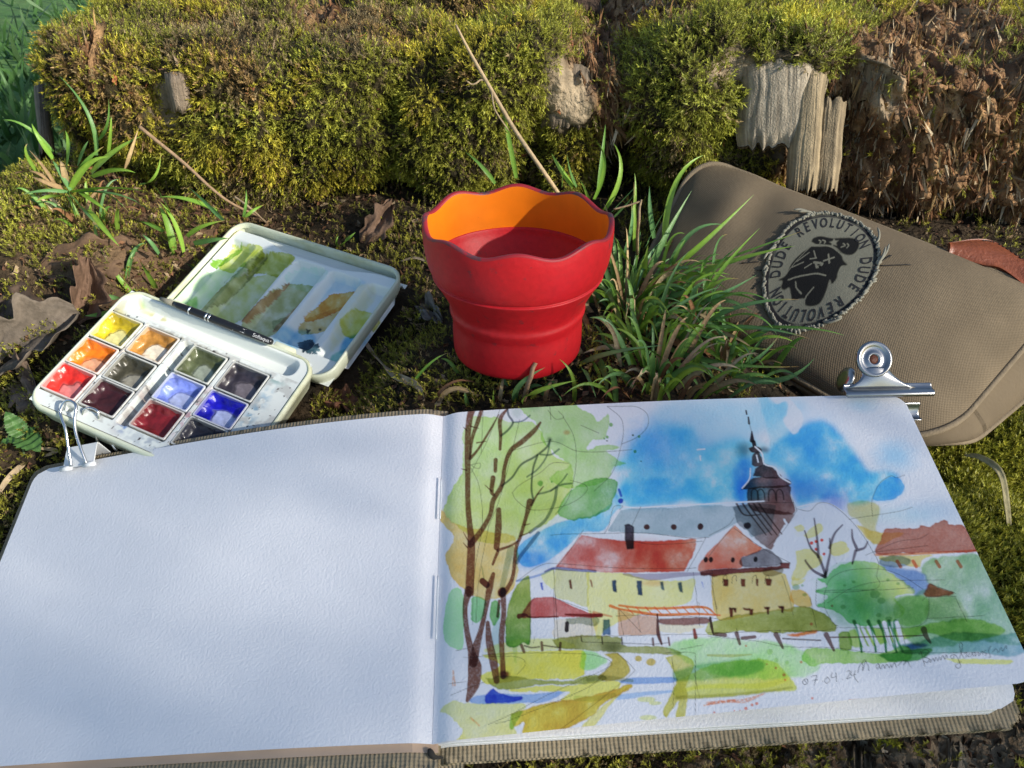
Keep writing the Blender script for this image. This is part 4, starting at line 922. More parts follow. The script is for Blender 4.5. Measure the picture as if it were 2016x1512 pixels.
# fence posts and rails
for k, p, w in ((6, [(630, 628), (648, 672)], 20), (6, [(768, 612), (772, 662)], 18), (6, [(896, 618), (892, 664)], 18), (6, [(650, 632), (700, 645), (752, 640)], 10), (6, [(780, 632), (890, 648)], 10), (7, [(755, 565), (805, 668)], (34, 16)), (7, [(1370, 535), (1385, 580), (1412, 622)], (40, 30, 16)), (7, [(480, 588), (720, 602)], 10), (7, [(780, 582), (1000, 582), (1370, 576)], 9), (7, [(183, 550), (205, 620)], (26, 18)), (7, [(436, 560), (480, 648)], (34, 16)), (7, [(50, 555), (110, 562)], 26), (7, [(220, 582), (300, 575)], 22), (6, [(1035, 580), (1040, 605)], 10), (6, [(1175, 580), (1180, 628)], 10), (6, [(1308, 585), (1312, 630)], 10), (6, [(1515, 595), (1520, 638)], 14), (6, [(1620, 590), (1628, 640)], 12)):
    zs(k, p, w, (95, 60, 62) if w != 10 else (96, 88, 94), alpha=.9)
zs(6, [(1040, 612), (1300, 622), (1520, 632), (1620, 622)], 5, (90, 90, 100), alpha=.8)
# tree trunks
BR_ = (112, 74, 66)
def tr(k, pts, w, c=BR_, dry=.14): zs(k, pts, w, c, dry=dry)
tr(4, [(315, 88), (285, 160), (270, 280), (268, 420), (268, 560), (268, 720), (280, 860), (290, 960), (285, 1100), (276, 1290)], (48, 44, 40, 42, 36, 36, 40, 52, 56, 60))
tr(6, [(270, 270), (245, 380), (255, 520), (285, 660), (310, 770), (300, 880), (258, 985)], (56, 34, 36, 46, 96, 84, 26))
tr(4, [(375, 88), (340, 190), (300, 300), (285, 420)], (22, 30, 22, 14)); tr(4, [(480, 150), (420, 250), (340, 370), (285, 430)], (6, 14, 16, 20))
tr(4, [(285, 980), (360, 890), (420, 790), (440, 700), (500, 600), (520, 480), (560, 380), (640, 320), (720, 250), (760, 200)], (44, 34, 30, 34, 30, 26, 30, 34, 30, 14))
tr(4, [(540, 110), (490, 180), (492, 290), (488, 370)], (12, 30, 22, 20)); tr(4, [(458, 440), (455, 510)], (28, 24)); tr(4, [(440, 555), (430, 640), (450, 670)], (34, 28, 14))
tr(4, [(478, 760), (475, 880), (462, 1000)], (34, 46, 40)); tr(4, [(470, 1030), (436, 1110)], (22, 16)); tr(4, [(470, 1020), (560, 990), (610, 960)], (20, 14, 12))
tr(4, [(690, 710), (665, 800), (625, 930), (595, 1010), (575, 1180), (540, 1260), (500, 1300)], (46, 26, 24, 24, 26, 30, 50)); tr(4, [(700, 730), (740, 660), (780, 610)], (16, 12, 6)); tr(4, [(620, 930), (690, 905)], (10, 5)); tr(4, [(650, 860), (690, 850)], (10, 4))
tr(6, [(440, 165), (415, 250), (385, 400), (350, 540), (320, 640), (300, 740)], (26, 46, 30, 36, 56, 60)); zs(6, [(365, 210), (395, 235)], 42, (92, 52, 48))
tr(6, [(400, 480), (410, 600), (440, 740), (460, 860)], (26, 50, 56, 40)); tr(6, [(505, 270), (510, 420), (495, 560), (500, 700), (505, 830)], (40, 34, 40, 34, 40)); tr(6, [(480, 340), (468, 440)], (20, 18)); zb(6, 500, 285, 30, 30, (105, 50, 48), soft=.2); zb(6, 515, 820, 34, 24, (110, 66, 56), soft=.5)
for a_, b_ in (((240, 230), (262, 250)), ((225, 495), (260, 505)), ((395, 320), (330, 330)), ((385, 600), (430, 640)), ((235, 900), (270, 960)), ((235, 970), (262, 1000)), ((345, 238), (290, 225))): zs(4, [a_, b_], (4, 9), BR_)
BG = (98, 116, 140)
for p, w in (([(535, 80), (545, 150), (575, 200), (540, 250), (495, 285)], 14), ([(575, 200), (640, 190), (690, 155)], 10), ([(500, 605), (570, 550), (630, 470), (720, 420), (800, 360), (825, 310)], 14), ([(740, 410), (710, 500), (700, 620), (712, 700)], 14), ([(670, 548), (740, 500), (800, 420), (822, 330)], 11), ([(760, 405), (830, 405), (885, 370)], 12), ([(740, 660), (820, 640), (900, 600), (970, 590)], 13), ([(830, 640), (900, 580), (940, 530)], 10), ([(870, 620), (850, 720), (790, 830), (690, 905)], 20), ([(745, 910), (690, 980), (630, 1050), (600, 1100)], 24)): zs(4, p, w, (70, 84, 104) if w == 14 else BG, alpha=.85)
zs(6, [(560, 0), (530, 120), (500, 250)], (44, 40, 34), (150, 166, 165), alpha=.8); zs(6, [(475, 420), (455, 560), (465, 700)], (20, 56, 40), (165, 192, 205), alpha=.8); zs(6, [(585, 650), (590, 740)], (34, 14), (170, 190, 150), alpha=.7); zs(6, [(362, 120), (375, 190)], 10, (150, 165, 160), alpha=.8)
zb(4, 822, 308, 16, 16, (80, 98, 115), alpha=.7, soft=.7); zb(4, 885, 315, 34, 28, (150, 172, 165), alpha=.6, soft=.8); zb(4, 600, 135, 30, 30, (165, 185, 185), alpha=.6, soft=.8); zb(4, 715, 105, 34, 24, (165, 185, 185), alpha=.6, soft=.8)
zs(4, [(1285, 630), (1300, 670)], 16, (70, 100, 190)); zb(4, 1296, 703, 17, 16, (40, 70, 180), soft=.2); zb(4, 935, 262, 20, 14, (200, 150, 130), alpha=.8, soft=.6)
for x, y, r in ((1230, 210, 12), (1206, 290, 9), (1186, 300, 7), (1204, 314, 5), (1390, 382, 10), (1416, 284, 9), (760, 590, 18), (836, 580, 7), (34, 685, 9), (1375, 276, 6), (1430, 445, 5)): zb(4, x, y, r, r, (120, 165, 110) if r > 6 else (70, 90, 70), soft=.2)
# orange splashes
for p, w in (([(160, 790), (165, 880)], (10, 26)), ([(1860, 1040), (1960, 1020), (2060, 1012)], (10, 18, 20)), ([(280, 1100), (340, 1150)], 12)): zs(6, p, w, (228, 140, 80), alpha=.7, dry=.8)
zs(7, [(0, 1000), (130, 985), (240, 985), (370, 940)], (20, 18, 30, 8), (226, 130, 80), alpha=.7, dry=.8); zs(7, [(910, 992), (990, 990)], (14, 10), (230, 150, 110), alpha=.8, dry=.5)
for x, y, r in ((45, 1058, 7), (175, 1050, 6), (248, 1036, 11), (288, 1013, 9), (317, 1005, 10), (212, 1048, 5), (672, 975, 8), (437, 777, 7), (490, 822, 10), (497, 855, 7), (598, 740, 8), (660, 495, 10), (245, 632, 7), (380, 752, 5), (790, 378, 8)): zb(7, x, y, r, r, (215, 105, 80), alpha=.85, soft=.2)
for x, y, r in ((397, 672, 20), (438, 725, 15), (508, 742, 12), (897, 682, 9)): zb(7, x, y, r, r, (150, 180, 110), alpha=.6, soft=.2)
# pencil
PEN = (92, 92, 100)
for k, p in ((4, [(1205, 92), (1290, 90), (1400, 92), (1470, 140), (1470, 220), (1400, 290), (1300, 335)]), (4, [(1205, 92), (1290, 160), (1312, 230), (1300, 335), (1240, 520), (1120, 640)]), (4, [(810, 120), (860, 175), (915, 165), (880, 125)]), (4, [(910, 160), (980, 280), (1000, 420), (985, 560), (940, 700), (860, 790)]), (4, [(570, 650), (620, 600), (760, 520), (840, 460), (950, 460)]), (4, [(570, 650), (600, 700), (700, 760), (880, 745), (1000, 700), (1070, 640), (1060, 600), (960, 570)]), (4, [(550, 385), (830, 320), (1000, 380), (1180, 385), (1370, 370)]), (4, [(290, 470), (350, 460), (350, 490), (320, 490), (290, 470)]), (4, [(290, 490), (340, 590), (365, 740), (360, 900), (320, 1100), (300, 1300), (295, 1500)]), (4, [(410, 860), (380, 1000), (350, 1150), (330, 1300), (320, 1480)]), (4, [(1310, 735), (1250, 745), (1220, 860), (1190, 915)]), (4, [(1430, 742), (1370, 870)]), (4, [(830, 925), (920, 918), (1180, 915), (1450, 912), (1760, 945), (1880, 940)]), (4, [(1330, 955), (1500, 985), (1700, 980), (1840, 965)]), (4, [(870, 1135), (960, 1020), (1050, 890)]), (4, [(1740, 1165), (1800, 1060), (1860, 945)]), (4, [(600, 1220), (760, 1120), (900, 1110), (1300, 1140), (1700, 1145), (1800, 1140)]), (4, [(850, 1150), (858, 1300), (870, 1411)]), (4, [(1780, 1170), (1800, 1300), (1812, 1411)]), (4, [(1905, 1150), (1915, 1300), (1940, 1411)]), (4, [(1600, 100), (1600, 100)]), (4, [(500, 90), (400, 320), (290, 520)]), (4, [(620, 180), (560, 420), (480, 700), (410, 860)]), (4, [(1030, 215), (1150, 265)]), (4, [(820, 60), (830, 180)]), (4, [(375, 120), (360, 400)]), (4, [(1310, 740), (1290, 760)]),
             (6, [(640, 430), (720, 320)]), (6, [(845, 320), (1100, 415)]), (6, [(690, 440), (692, 610)]), (6, [(850, 260), (856, 590)]), (6, [(860, 300), (880, 600)]), (6, [(1100, 405), (1110, 575)]), (6, [(1285, 395), (1320, 570)]), (6, [(1295, 405), (1440, 555)]), (6, [(1413, 435), (1430, 550)]), (6, [(1820, 360), (1825, 515)]), (6, [(1270, 445), (1500, 440), (1890, 462), (1970, 480)]), (6, [(230, 705), (360, 700), (560, 700), (640, 720), (655, 760), (600, 820)]), (6, [(360, 690), (700, 680), (1050, 690), (1180, 715), (1235, 745), (1200, 790), (800, 960), (560, 1080), (400, 1145)]), (6, [(1280, 690), (1380, 780), (1370, 830), (1100, 1040), (880, 1195)]), (6, [(1235, 745), (1100, 900), (600, 1100), (450, 1140)]), (6, [(1600, 690), (1780, 690), (1800, 730), (1800, 850), (1830, 990)]), (6, [(1800, 730), (1803, 1100)]), (6, [(1645, 720), (1658, 860), (1655, 1055)]), (6, [(1700, 668), (1850, 640)]), (6, [(980, 575), (1300, 575), (1800, 570), (2016, 590)]), (6, [(125, 875), (250, 860)]), (6, [(140, 950), (260, 905), (380, 865)]), (6, [(180, 660), (280, 640)]), (6, [(720, 570), (714, 615)]),
             (5, [(890, 795), (1000, 775), (1200, 740), (1290, 710)]), (5, [(1040, 775), (1035, 670), (1080, 560), (1150, 505), (1190, 515), (1240, 495)]), (5, [(560, 730), (640, 742), (700, 690), (790, 705), (900, 800), (980, 900), (1040, 1000), (1080, 1080), (1070, 1170), (1090, 1210), (1060, 1250), (900, 1270), (690, 1270)]), (5, [(1000, 1030), (1200, 940), (1330, 920), (1395, 885)]), (5, [(1050, 1010), (1390, 965)]), (5, [(380, 970), (470, 880), (560, 740)]), (5, [(160, 840), (60, 960), (0, 1040)]), (5, [(165, 860), (350, 990), (520, 1080)]), (5, [(490, 560), (520, 640), (560, 740)]), (5, [(340, 690), (540, 690)]), (5, [(0, 905), (120, 840), (160, 790)]),
             (7, [(740, 300), (780, 200), (900, 145), (1100, 140), (1240, 190), (1360, 270)]), (7, [(740, 300), (745, 390), (800, 490), (830, 510)]), (7, [(760, 360), (900, 270), (1100, 220), (1500, 210)]), (7, [(690, 280), (900, 275), (1100, 275), (1300, 260)]), (7, [(690, 210), (690, 370), (740, 390)]), (7, [(650, 320), (692, 520)]), (7, [(1400, 320), (1398, 440), (1360, 500), (1250, 525), (840, 520)]), (7, [(1360, 345), (1400, 320), (1570, 320)]), (7, [(1400, 235), (1480, 265), (1570, 300)]), (7, [(1560, 315), (1600, 400), (1640, 485)]), (7, [(1390, 465), (1750, 448)]), (7, [(10, 180), (40, 330), (60, 450)]), (7, [(470, 180), (510, 300), (545, 435)]), (7, [(0, 545), (200, 545), (430, 535), (700, 540), (830, 520)]), (7, [(0, 570), (300, 600), (500, 640), (800, 650), (1100, 685), (1700, 690)]), (7, [(960, 490), (1020, 640)]), (7, [(1100, 480), (1160, 640)]), (7, [(1140, 500), (1200, 660)]), (7, [(1230, 510), (1255, 640)]), (7, [(183, 520), (190, 560)]), (7, [(460, 530), (462, 570)])):
    zs(k, p, 3.6, PEN, alpha=.8, soft=.5)
for x in (90, 150, 280, 360): zs(7, [(x, 230), (x + 5, 190), (x + 25, 180), (x + 30, 215)], 3, (70, 50, 50))
# date and signature
INK = (70, 72, 80)
for p in ([(622, 850), (608, 868), (620, 886), (640, 876), (640, 856), (628, 848), (622, 862), (632, 872)], [(662, 836), (698, 828), (690, 858), (684, 890)], [(672, 862), (704, 856)], [(735, 866), (737, 868)], [(766, 838), (748, 860), (760, 880), (780, 862), (766, 838)], [(796, 812), (790, 842), (824, 836)], [(820, 812), (824, 870)], [(862, 856), (864, 858)], [(888, 806), (905, 800), (906, 822), (888, 852), (912, 844)], [(918, 802), (916, 830), (944, 824)], [(942, 800), (936, 840), (960, 876)],
          [(958, 812), (968, 770), (985, 752), (988, 800)], [(985, 752), (1000, 730), (1022, 770), (1028, 802)], [(990, 800), (1004, 740)], [(1072, 772), (1085, 756), (1092, 772), (1080, 790), (1074, 776)], [(1092, 760), (1100, 792), (1116, 764), (1126, 788)], [(1126, 788), (1140, 762), (1156, 784), (1166, 762), (1172, 782)], [(1172, 782), (1188, 752), (1200, 780)], [(1210, 770), (1240, 740), (1262, 745), (1244, 768), (1268, 740), (1290, 782)],
          [(1352, 680), (1370, 740), (1378, 776)], [(1340, 700), (1378, 668), (1404, 684), (1372, 714), (1404, 728), (1396, 752), (1372, 744)], [(1412, 730), (1414, 752), (1430, 726), (1438, 746)], [(1440, 744), (1448, 720), (1460, 742), (1470, 716), (1478, 738)], [(1480, 736), (1490, 708), (1504, 732), (1512, 704), (1520, 724)], [(1562, 700), (1540, 712), (1550, 732), (1568, 704), (1590, 740), (1604, 780), (1584, 792), (1572, 774), (1606, 748)],
          [(1596, 728), (1612, 660), (1608, 628), (1594, 640), (1606, 690), (1624, 728)], [(1624, 700), (1640, 690), (1636, 720)], [(1660, 696), (1648, 714), (1666, 716), (1676, 692), (1682, 716)], [(1692, 692), (1694, 714), (1712, 688), (1716, 712)], [(1722, 708), (1736, 682), (1742, 704)], [(1760, 676), (1746, 690), (1766, 698), (1756, 712)], [(1790, 650), (1776, 680), (1790, 720), (1778, 724)], [(1800, 690), (1824, 668), (1836, 694)], [(1840, 690), (1856, 660), (1866, 684), (1884, 648), (1890, 668)]):
    zs(7, p, 4.2, INK, alpha=.9, soft=.5)

# the pigments dry a little duller than mixed
_l = cv.img @ np.array([.3, .55, .15])
cv.img = np.clip(cv.img * .88 + _l[..., None] * .12, 0, 1)
_g = 1 + .05 * fbm(cv.X * .55, cv.Y * .55, 0, 2, 205) * np.clip((1 - _l) * 2.5, 0, 1)
cv.img = np.clip(cv.img * _g[..., None], 0, 1)
# ------------------------------------------------------------------ sketchbook
book = thing('sketchbook', B_BL - UPB * 1.6, 'open linen-bound sketchbook, left page blank, right page a church watercolour', 'sketchbook')
def homog(src, dst):
    A = []
    for (x, y), (u, v) in zip(src, dst):
        A.append([x, y, 1, 0, 0, 0, -u * x, -u * y, -u]); A.append([0, 0, 0, x, y, 1, -v * x, -v * y, -v])
    return np.linalg.svd(np.array(A))[2][-1].reshape(3, 3)
# painted page: picture coordinates from page coordinates
_s = [(a_, b_) for a_ in (0, .1, .3, .5, .7, .9, 1) for b_ in (0, .2, .4, .6, .8, 1)]
_q = [PX(page_right(np.array(a_ * 1.0), np.array(b_ * 1.0))) for a_, b_ in _s]
Hc = homog(_s, [(float(a_), float(b_)) for a_, b_ in _q])      # flat picture coordinates fitted to the sheet
nu, nv = 670, 455
u, v = np.meshgrid(np.linspace(0, 1, nu), np.linspace(0, 1, nv), indexing='ij')
w = Hc[2, 0] * u + Hc[2, 1] * v + Hc[2, 2]
cx_ = (Hc[0, 0] * u + Hc[0, 1] * v + Hc[0, 2]) / w; cy_ = (Hc[1, 0] * u + Hc[1, 1] * v + Hc[1, 2]) / w
colp = cv.sample(cx_, cy_) * np.array([.80, .80, .82])
# rounded outer corners: pull the grid in
def rounded(u, v, r=0.035):
    ru, rv = r, r * 1.5
    uu, vv = u.copy(), v.copy()
    for top in (0, 1):
        vd = v if top == 0 else 1 - v
        lim = 1 - ru * (1 - np.sqrt(np.clip(1 - (np.clip(1 - vd / rv, 0, 1)) ** 2, 0, 1)))
        uu = np.minimum(uu, lim)
    return uu, vv
ur, vr = rounded(u, v)
Pp = page_right(ur, vr) + 0.0
o = mesh('painted_page', Pp.reshape(-1, 3), gridF(nu, nv), MAT['painted'], book, col=colp.reshape(-1, 3))
o['label'] = 'watercolour of a church with a dark tower, red roofs and bare trees'
def sheet(fn, nu, nv, u0=0., u1=1., v0=0., v1=1., rr=0.035):
    u, v = np.meshgrid(np.linspace(u0, u1, nu), np.linspace(v0, v1, nv), indexing='ij')
    uu = (u - u0) / (u1 - u0); vv = (v - v0) / (v1 - v0)
    uu, vv = rounded(uu, vv, rr) if rr else (uu, vv)
    U_, V_ = u0 + uu * (u1 - u0), v0 + vv * (v1 - v0)
    return fn(U_, V_), U_, V_
def slab_of(fn, n, nu, nv, off0, off1, **kw):
    """closed slab between fn+off0 n and fn+off1 n"""
    A, U_, V_ = sheet(fn, nu, nv, **kw)
    Vt = (A + n * off1).reshape(-1, 3); Vb = (A + n * off0).reshape(-1, 3)
    F = gridF(nu, nv); k = nu * nv
    ring = [i * nv for i in range(nu)] + [(nu - 1) * nv + j for j in range(1, nv)] + [i * nv + nv - 1 for i in range(nu - 2, -1, -1)] + [j for j in range(nv - 2, 0, -1)]
    side = [(ring[i], ring[(i + 1) % len(ring)], ring[(i + 1) % len(ring)] + k, ring[i] + k) for i in range(len(ring))]
    uv = np.concatenate([np.stack([U_ * 21, V_ * 14], -1).reshape(-1, 2)] * 2)
    return np.concatenate([Vt, Vb]), [tuple(f) for f in F] + side + [tuple(f[::-1] + k) for f in F], uv
# left page
A, _, _ = sheet(page_left, 90, 60)
mesh('blank_page', A.reshape(-1, 3), gridF(90, 60), MAT['paper'], book)
V, F, uv = slab_of(page_left, UPL, 60, 40, -.20, -.04, u0=0.004, u1=.996, v0=.002, v1=.997)
mesh('page_block', V, F, MAT['paper'], book, smooth=False)
V, F, uv = slab_of(page_left, UPL, 50, 30, -.25, -.21, u0=-.005, u1=1.004, v0=-.01, v1=1.018)
mesh('endpaper', V, F, MAT['endpaper'], book, smooth=False)
V, F, uv = slab_of(page_left, UPL, 70, 50, -.58, -.26, u0=-.005, u1=1.022, v0=-.032, v1=1.055, rr=.03)
o = mesh('front_cover', V, F, MAT['linen'], book, smooth=True, uv=uv)
def crease(o, w=.06):
    b = o.modifiers.new('edge', 'BEVEL'); b.width = w * U; b.segments = 3; b.limit_method = 'ANGLE'
crease(o)
# right block: top sheet, leaves seen at the edge, cover
A, _, _ = sheet(block_right, 90, 60)
mesh('page', A.reshape(-1, 3), gridF(90, 60), MAT['paper'], book)
lay = [(-.90, -.74), (-.73, -.55), (-.545, -.38), (-.37, -.19), (-.185, -.02)]
for k, (a0, a1) in enumerate(lay):
    V, F, uv = slab_of(block_right, UPB, 50, 30, a0, a1, u0=.006, u1=.999 - .002 * (k % 2), v0=.004, v1=.999 - .0015 * ((k + 1) % 2))
    mesh('page_block', V, F, MAT['paper'], book, smooth=False)
V, F, uv = slab_of(block_right, UPB, 70, 50, -1.28, -.93, u0=-.012, u1=1.022, v0=-.028, v1=1.036, rr=.022)
o = mesh('back_cover', V, F, MAT['linen'], book, smooth=True, uv=uv); crease(o)
# spine strip joining the two covers, stitching in the fold
sv = np.linspace(-.03, 1.05, 40)
rows = []
for s_ in np.linspace(0, 1, 9):
    q = page_left(np.full(40, .05), sv) - UPL * .56; r_ = block_right(np.full(40, .05), sv) - UPB * 1.24
    rows.append(q * (1 - s_) + r_ * s_ - UPB * .55 * math.sin(math.pi * s_))
Vs = np.stack(rows); Vs2 = np.concatenate([Vs.reshape(-1, 3), (Vs + UPB * .12).reshape(-1, 3)])
k = 9 * 40; Fs = gridF(9, 40)
uvs = np.stack(np.meshgrid(np.linspace(0, 2.2, 9), np.linspace(0, 15, 40), indexing='ij'), -1).reshape(-1, 2)
ringb = [i * 40 for i in range(9)], [i * 40 + 39 for i in range(9)]
sideF = []
for rg in ringb:
    sideF += [(rg[i], rg[i + 1], rg[i + 1] + k, rg[i] + k) for i in range(8)]
mesh('spine', Vs2, [tuple(f) for f in Fs] + [tuple(f[::-1] + k) for f in Fs] + sideF, MAT['linen'], book, uv=np.concatenate([uvs, uvs]))
for v0, v1 in ((.24, .38), (.56, .74)):
    t_ = np.linspace(v0, v1, 12)
    P = .5 * (page_left(np.full(12, .002), t_) + page_right(np.full(12, .002), t_)) + UPB * .16
    V, F = tube(P, .035, 6); mesh('thread', V, F, MAT['clipwhite'], book)
# headband at the foot of the spine
P = .5 * (page_left(np.full(6, .004), np.full(6, 1.0)) + block_right(np.full(6, .008), np.full(6, 1.0)))
hp = bez([B_BL + np.array([-.1, -.1, -.25]), B_BL + np.array([.05, -.25, -.5]), B_BL + np.array([.35, -.15, -.75])], 8)
V, F = tube(hp, [.06, .11, .12, .11, .09, .08, .06, .04], 8); o = mesh('headband', V, F, MAT['thread'], book)
# specks on the blank page
for (px_, py_) in ((850, 984), (552, 869), (824, 964), (851, 1083)):
    pass

# ------------------------------------------------------------------ bulldog clip on the right page, white binder clip on the left
c0 = page_right(np.array(.935), np.array(0.0)); c1 = page_right(np.array(.80), np.array(0.0))
ex = nrm(c0 - c1); ey = nrm(page_right(np.array(.9), np.array(0.)) - page_right(np.array(.9), np.array(.2)))
cc = PD(1747, 768, 35.0)
BC = Frame(cc, ex, ey)                        # x along the jaw, y away from the page, z up
clip = thing('bulldog_clip', cc, 'silver bulldog clip gripping the upper right corner of the sketchbook', 'clip')
prof = [(-.42, .02), (-.40, .13), (-.30, .19), (-.15, .17), (-.02, .12), (.10, .13), (.22, .22)]   # (y, z) of the pressed jaw
def extr(profile, x0, x1, fr, th=.05, taper=None, n=14):
    pr = bez([np.array(p) for p in profile], n); nn = np.column_stack([-np.gradient(pr[:, 1]), np.gradient(pr[:, 0])]); nn = nrm(nn)
    L = []
    for x in (x0, x0 + .06, x1 - .06, x1):
        s_ = 1.0 if x0 < x < x1 else .86
        c_ = pr.mean(0)
        top = c_ + (pr - c_) * s_; bot = top - nn * th
        q = np.concatenate([top, bot[::-1]]); L.append(fr(np.column_stack([np.full(len(q), x), q])))
    return loft(L)
V, F = extr(prof, -2.05, 2.03, BC); mesh('front_jaw', V, F, MAT['steel'], clip)
V, F = extr([(-.62, -1.42), (-.35, -1.55), (-.1, -1.35), (.05, -1.0)], .95, 2.0, BC); mesh('rear_jaw', V, F, MAT['steel'], clip)
# handle: neck widening from the jaw to a round dished head, leaning back and up
HD = Frame(BC((-.62, 1.05, 1.15)), ex, nrm(BC.Y * .62 + BC.Z * .78))
def neck(fr_from, fr_to, flip=1):
    rows = []
    for t in np.linspace(0, 1, 12):
        hw = 1.05 * (1 - t) ** 3 + .56 + .12 * t
        c_ = BC((-.35 - .27 * t, .05 + t * .62, .10 + t * .72 + .25 * math.sin(math.pi * t) * .4))
        for s_ in np.linspace(-1, 1, 13):
            rows.append(c_ + BC.X * s_ * hw - (BC.Z * .45 + BC.Y * -.25) * (s_ ** 2) * .40 * t)
    return np.array(rows)
V = neck(None, None); o = mesh('neck', V, gridF(12, 13), MAT['steel'], clip)
sm_ = o.modifiers.new('thick', 'SOLIDIFY'); sm_.thickness = .05 * U
HF = Frame(BC((-.66, .98, 1.02)), ex, nrm(BC.Y * .80 + BC.Z * .60))
def disc(fr, prof, n=40):
    a = np.linspace(0, 2 * math.pi, n, endpoint=False); L = []
    for r_, h in prof: L.append(fr(np.column_stack([r_ * np.cos(a), r_ * np.sin(a), np.full(n, h)])))
    return loft(L)
V, F = disc(HF, [(.66, -.20), (.80, -.12), (.84, 0), (.80, .09), (.70, .10), (.60, .02), (.50, -.02), (.40, 0.0), (.33, .03), (.26, .05), (.22, .03), (.20, -.03)])
mesh('handle', V, F, MAT['steel'], clip)
V, F = disc(HF, [(.21, -.06), (.20, .0), (.12, .02)], 24); mesh('rivet', V, F, MAT['leather'], clip)
HF2 = Frame(BC((-1.62, .75, -.1)), nrm(ex * .3 + BC.Z * .95), nrm(BC.Y * .8 - BC.Z * .5))
V, F = disc(HF2, [(.2, -.1), (.52, -.08), (.62, .02), (.56, .14), (.3, .2), (.1, .2)], 30); mesh('rear_handle', V, F, MAT['steel'], clip)
V, F = tube(bez([BC((-1.3, .35, -.25)), BC((-1.05, .4, -.2)), BC((-.85, .45, -.1))], 6), .09, 8); mesh('spring_pin', V, F, MAT['wire'], clip)
def text_mesh(body, size, name, parent, mat, mapfn, depth=0.0, align='CENTER', bold=0.0):
    cu = bpy.data.curves.new('t', 'FONT'); cu.body = body; cu.size = size; cu.align_x = align; cu.align_y = 'CENTER'; cu.extrude = depth; cu.resolution_u = 3; cu.offset = bold
    ob = bpy.data.objects.new('t', cu); COL.objects.link(ob)
    dg = bpy.context.evaluated_depsgraph_get(); me = ob.evaluated_get(dg).to_mesh()
    V = np.array([v.co[:] for v in me.vertices]); F = [tuple(p.vertices) for p in me.polygons]
    ob.evaluated_get(dg).to_mesh_clear(); bpy.data.objects.remove(ob); bpy.data.curves.remove(cu)
    return mesh(name, mapfn(V), F, mat, parent, smooth=False)

bc = PD(163, 905, 37.35)
wx_ = nrm(page_left(np.array(.82), np.array(0.)) - page_left(np.array(.92), np.array(0.))); wy_ = nrm(page_left(np.array(.87), np.array(0.)) - page_left(np.array(.87), np.array(.2)))
WC = Frame(bc, wx_, wy_)
bclip = thing('binder_clip', bc, 'small white binder clip with wire handles on the upper left corner of the sketchbook', 'clip')
pr2 = [(-.42, .10), (.1, .22), (.62, .32), (.66, .2), (.66, -.6), (.62, -.75), (.1, -.75), (-.4, -.72)]
L = []
for x in np.linspace(-.85, .85, 2):
    p_ = np.array(pr2); L.append(WC(np.column_stack([np.full(len(p_), x), p_])))
V = np.concatenate(L); F = [(i, i + 1, i + 1 + len(pr2), i + len(pr2)) for i in range(len(pr2) - 1)]
o = mesh('clip_body', V, F, MAT['clipwhite'], bclip, smooth=False); sm_ = o.modifiers.new('thick', 'SOLIDIFY'); sm_.thickness = .06 * U; sm_.offset = 0
for x0, x1 in ((-.98, -.36), (.30, .96)):
    V, F = tube(WC(np.array([(x0, -.46, .13), (x1, -.46, .13)])), .12, 10); mesh('rolled_edge', V, F, MAT['clipwhite'], bclip)
def wireloop(flip):
    pts = [(-.30, -.46, .13), (-.28, .1, .42), (-.22, .9, .85), (-.34, 1.35, 1.05), (-.42, 1.7, 1.18), (-.2, 2.05, 1.3), (.1, 2.1, 1.32), (.40, 1.9, 1.25), (.42, 1.6, 1.15), (.30, 1.25, 1.0), (.28, .7, .75), (.42, .0, .4), (.52, -.46, .13)]
    pts = [(x * 1.05, y, z * 1.55) for x, y, z in pts]
    if flip: pts = [(x + .75, y * .55 + .75, z - 1.0 + .2 * y) for x, y, z in pts]
    return WC(bez([np.array(p) for p in pts], 60))
V, F = tube(wireloop(False), .075, 8); mesh('wire_handle', V, F, MAT['wire'], bclip)
V, F = tube(wireloop(True), .062, 8); mesh('wire_handle', V, F, MAT['wire'], bclip)

# ------------------------------------------------------------------ water cup
cup = thing('water_cup', CUP, 'red rubber water cup with scalloped rim and orange inside, standing in the grass', 'cup')
tilt = math.radians(4.0)
CF = Frame(CUP + np.array([0, .25, .22]), (1, 0, 0), (0, math.cos(tilt), -math.sin(tilt)))
NA = 192
ang = np.linspace(0, 2 * math.pi, NA, endpoint=False)
def lathe(prof, wave=None, n=60):
    pr = np.array(prof, float); t = np.linspace(0, len(pr) - 1, n) if n else np.arange(len(pr))
    rr = np.interp(t, np.arange(len(pr)), pr[:, 0]); zz = np.interp(t, np.arange(len(pr)), pr[:, 1])
    rows = []
    for r_, z_ in zip(rr, zz):
        dz = 0.17 * np.cos(8 * (ang - math.pi / 2)) * sstep(5.2, 7.0, z_) if wave else 0
        dr = 0.05 * np.cos(2 * ang + 1) * sstep(2, 7, z_) + .02 * np.cos(5 * ang)
        rows.append(CF(np.column_stack([(r_ + dr) * np.cos(ang), (r_ + dr) * np.sin(ang), z_ + dz + 0 * ang])))
    V = np.concatenate(rows); F = gridF(len(rr), NA)
    F2 = np.array([(i * NA + k, i * NA + (k + 1) % NA, (i + 1) * NA + (k + 1) % NA, (i + 1) * NA + k) for i in range(len(rr) - 1) for k in range(NA)])
    return V, F2
out = bez([np.array(p) for p in ((2.9, 0.0), (3.16, .10), (3.27, .40), (3.29, 1.2), (3.27, 1.95), (3.33, 2.25), (3.40, 2.55), (3.36, 2.85), (3.55, 3.35), (3.86, 3.95), (4.13, 4.40), (4.16, 4.50), (4.09, 4.58), (4.20, 4.70), (4.36, 5.2), (4.46, 5.9), (4.49, 6.6), (4.47, 6.98))], 110)
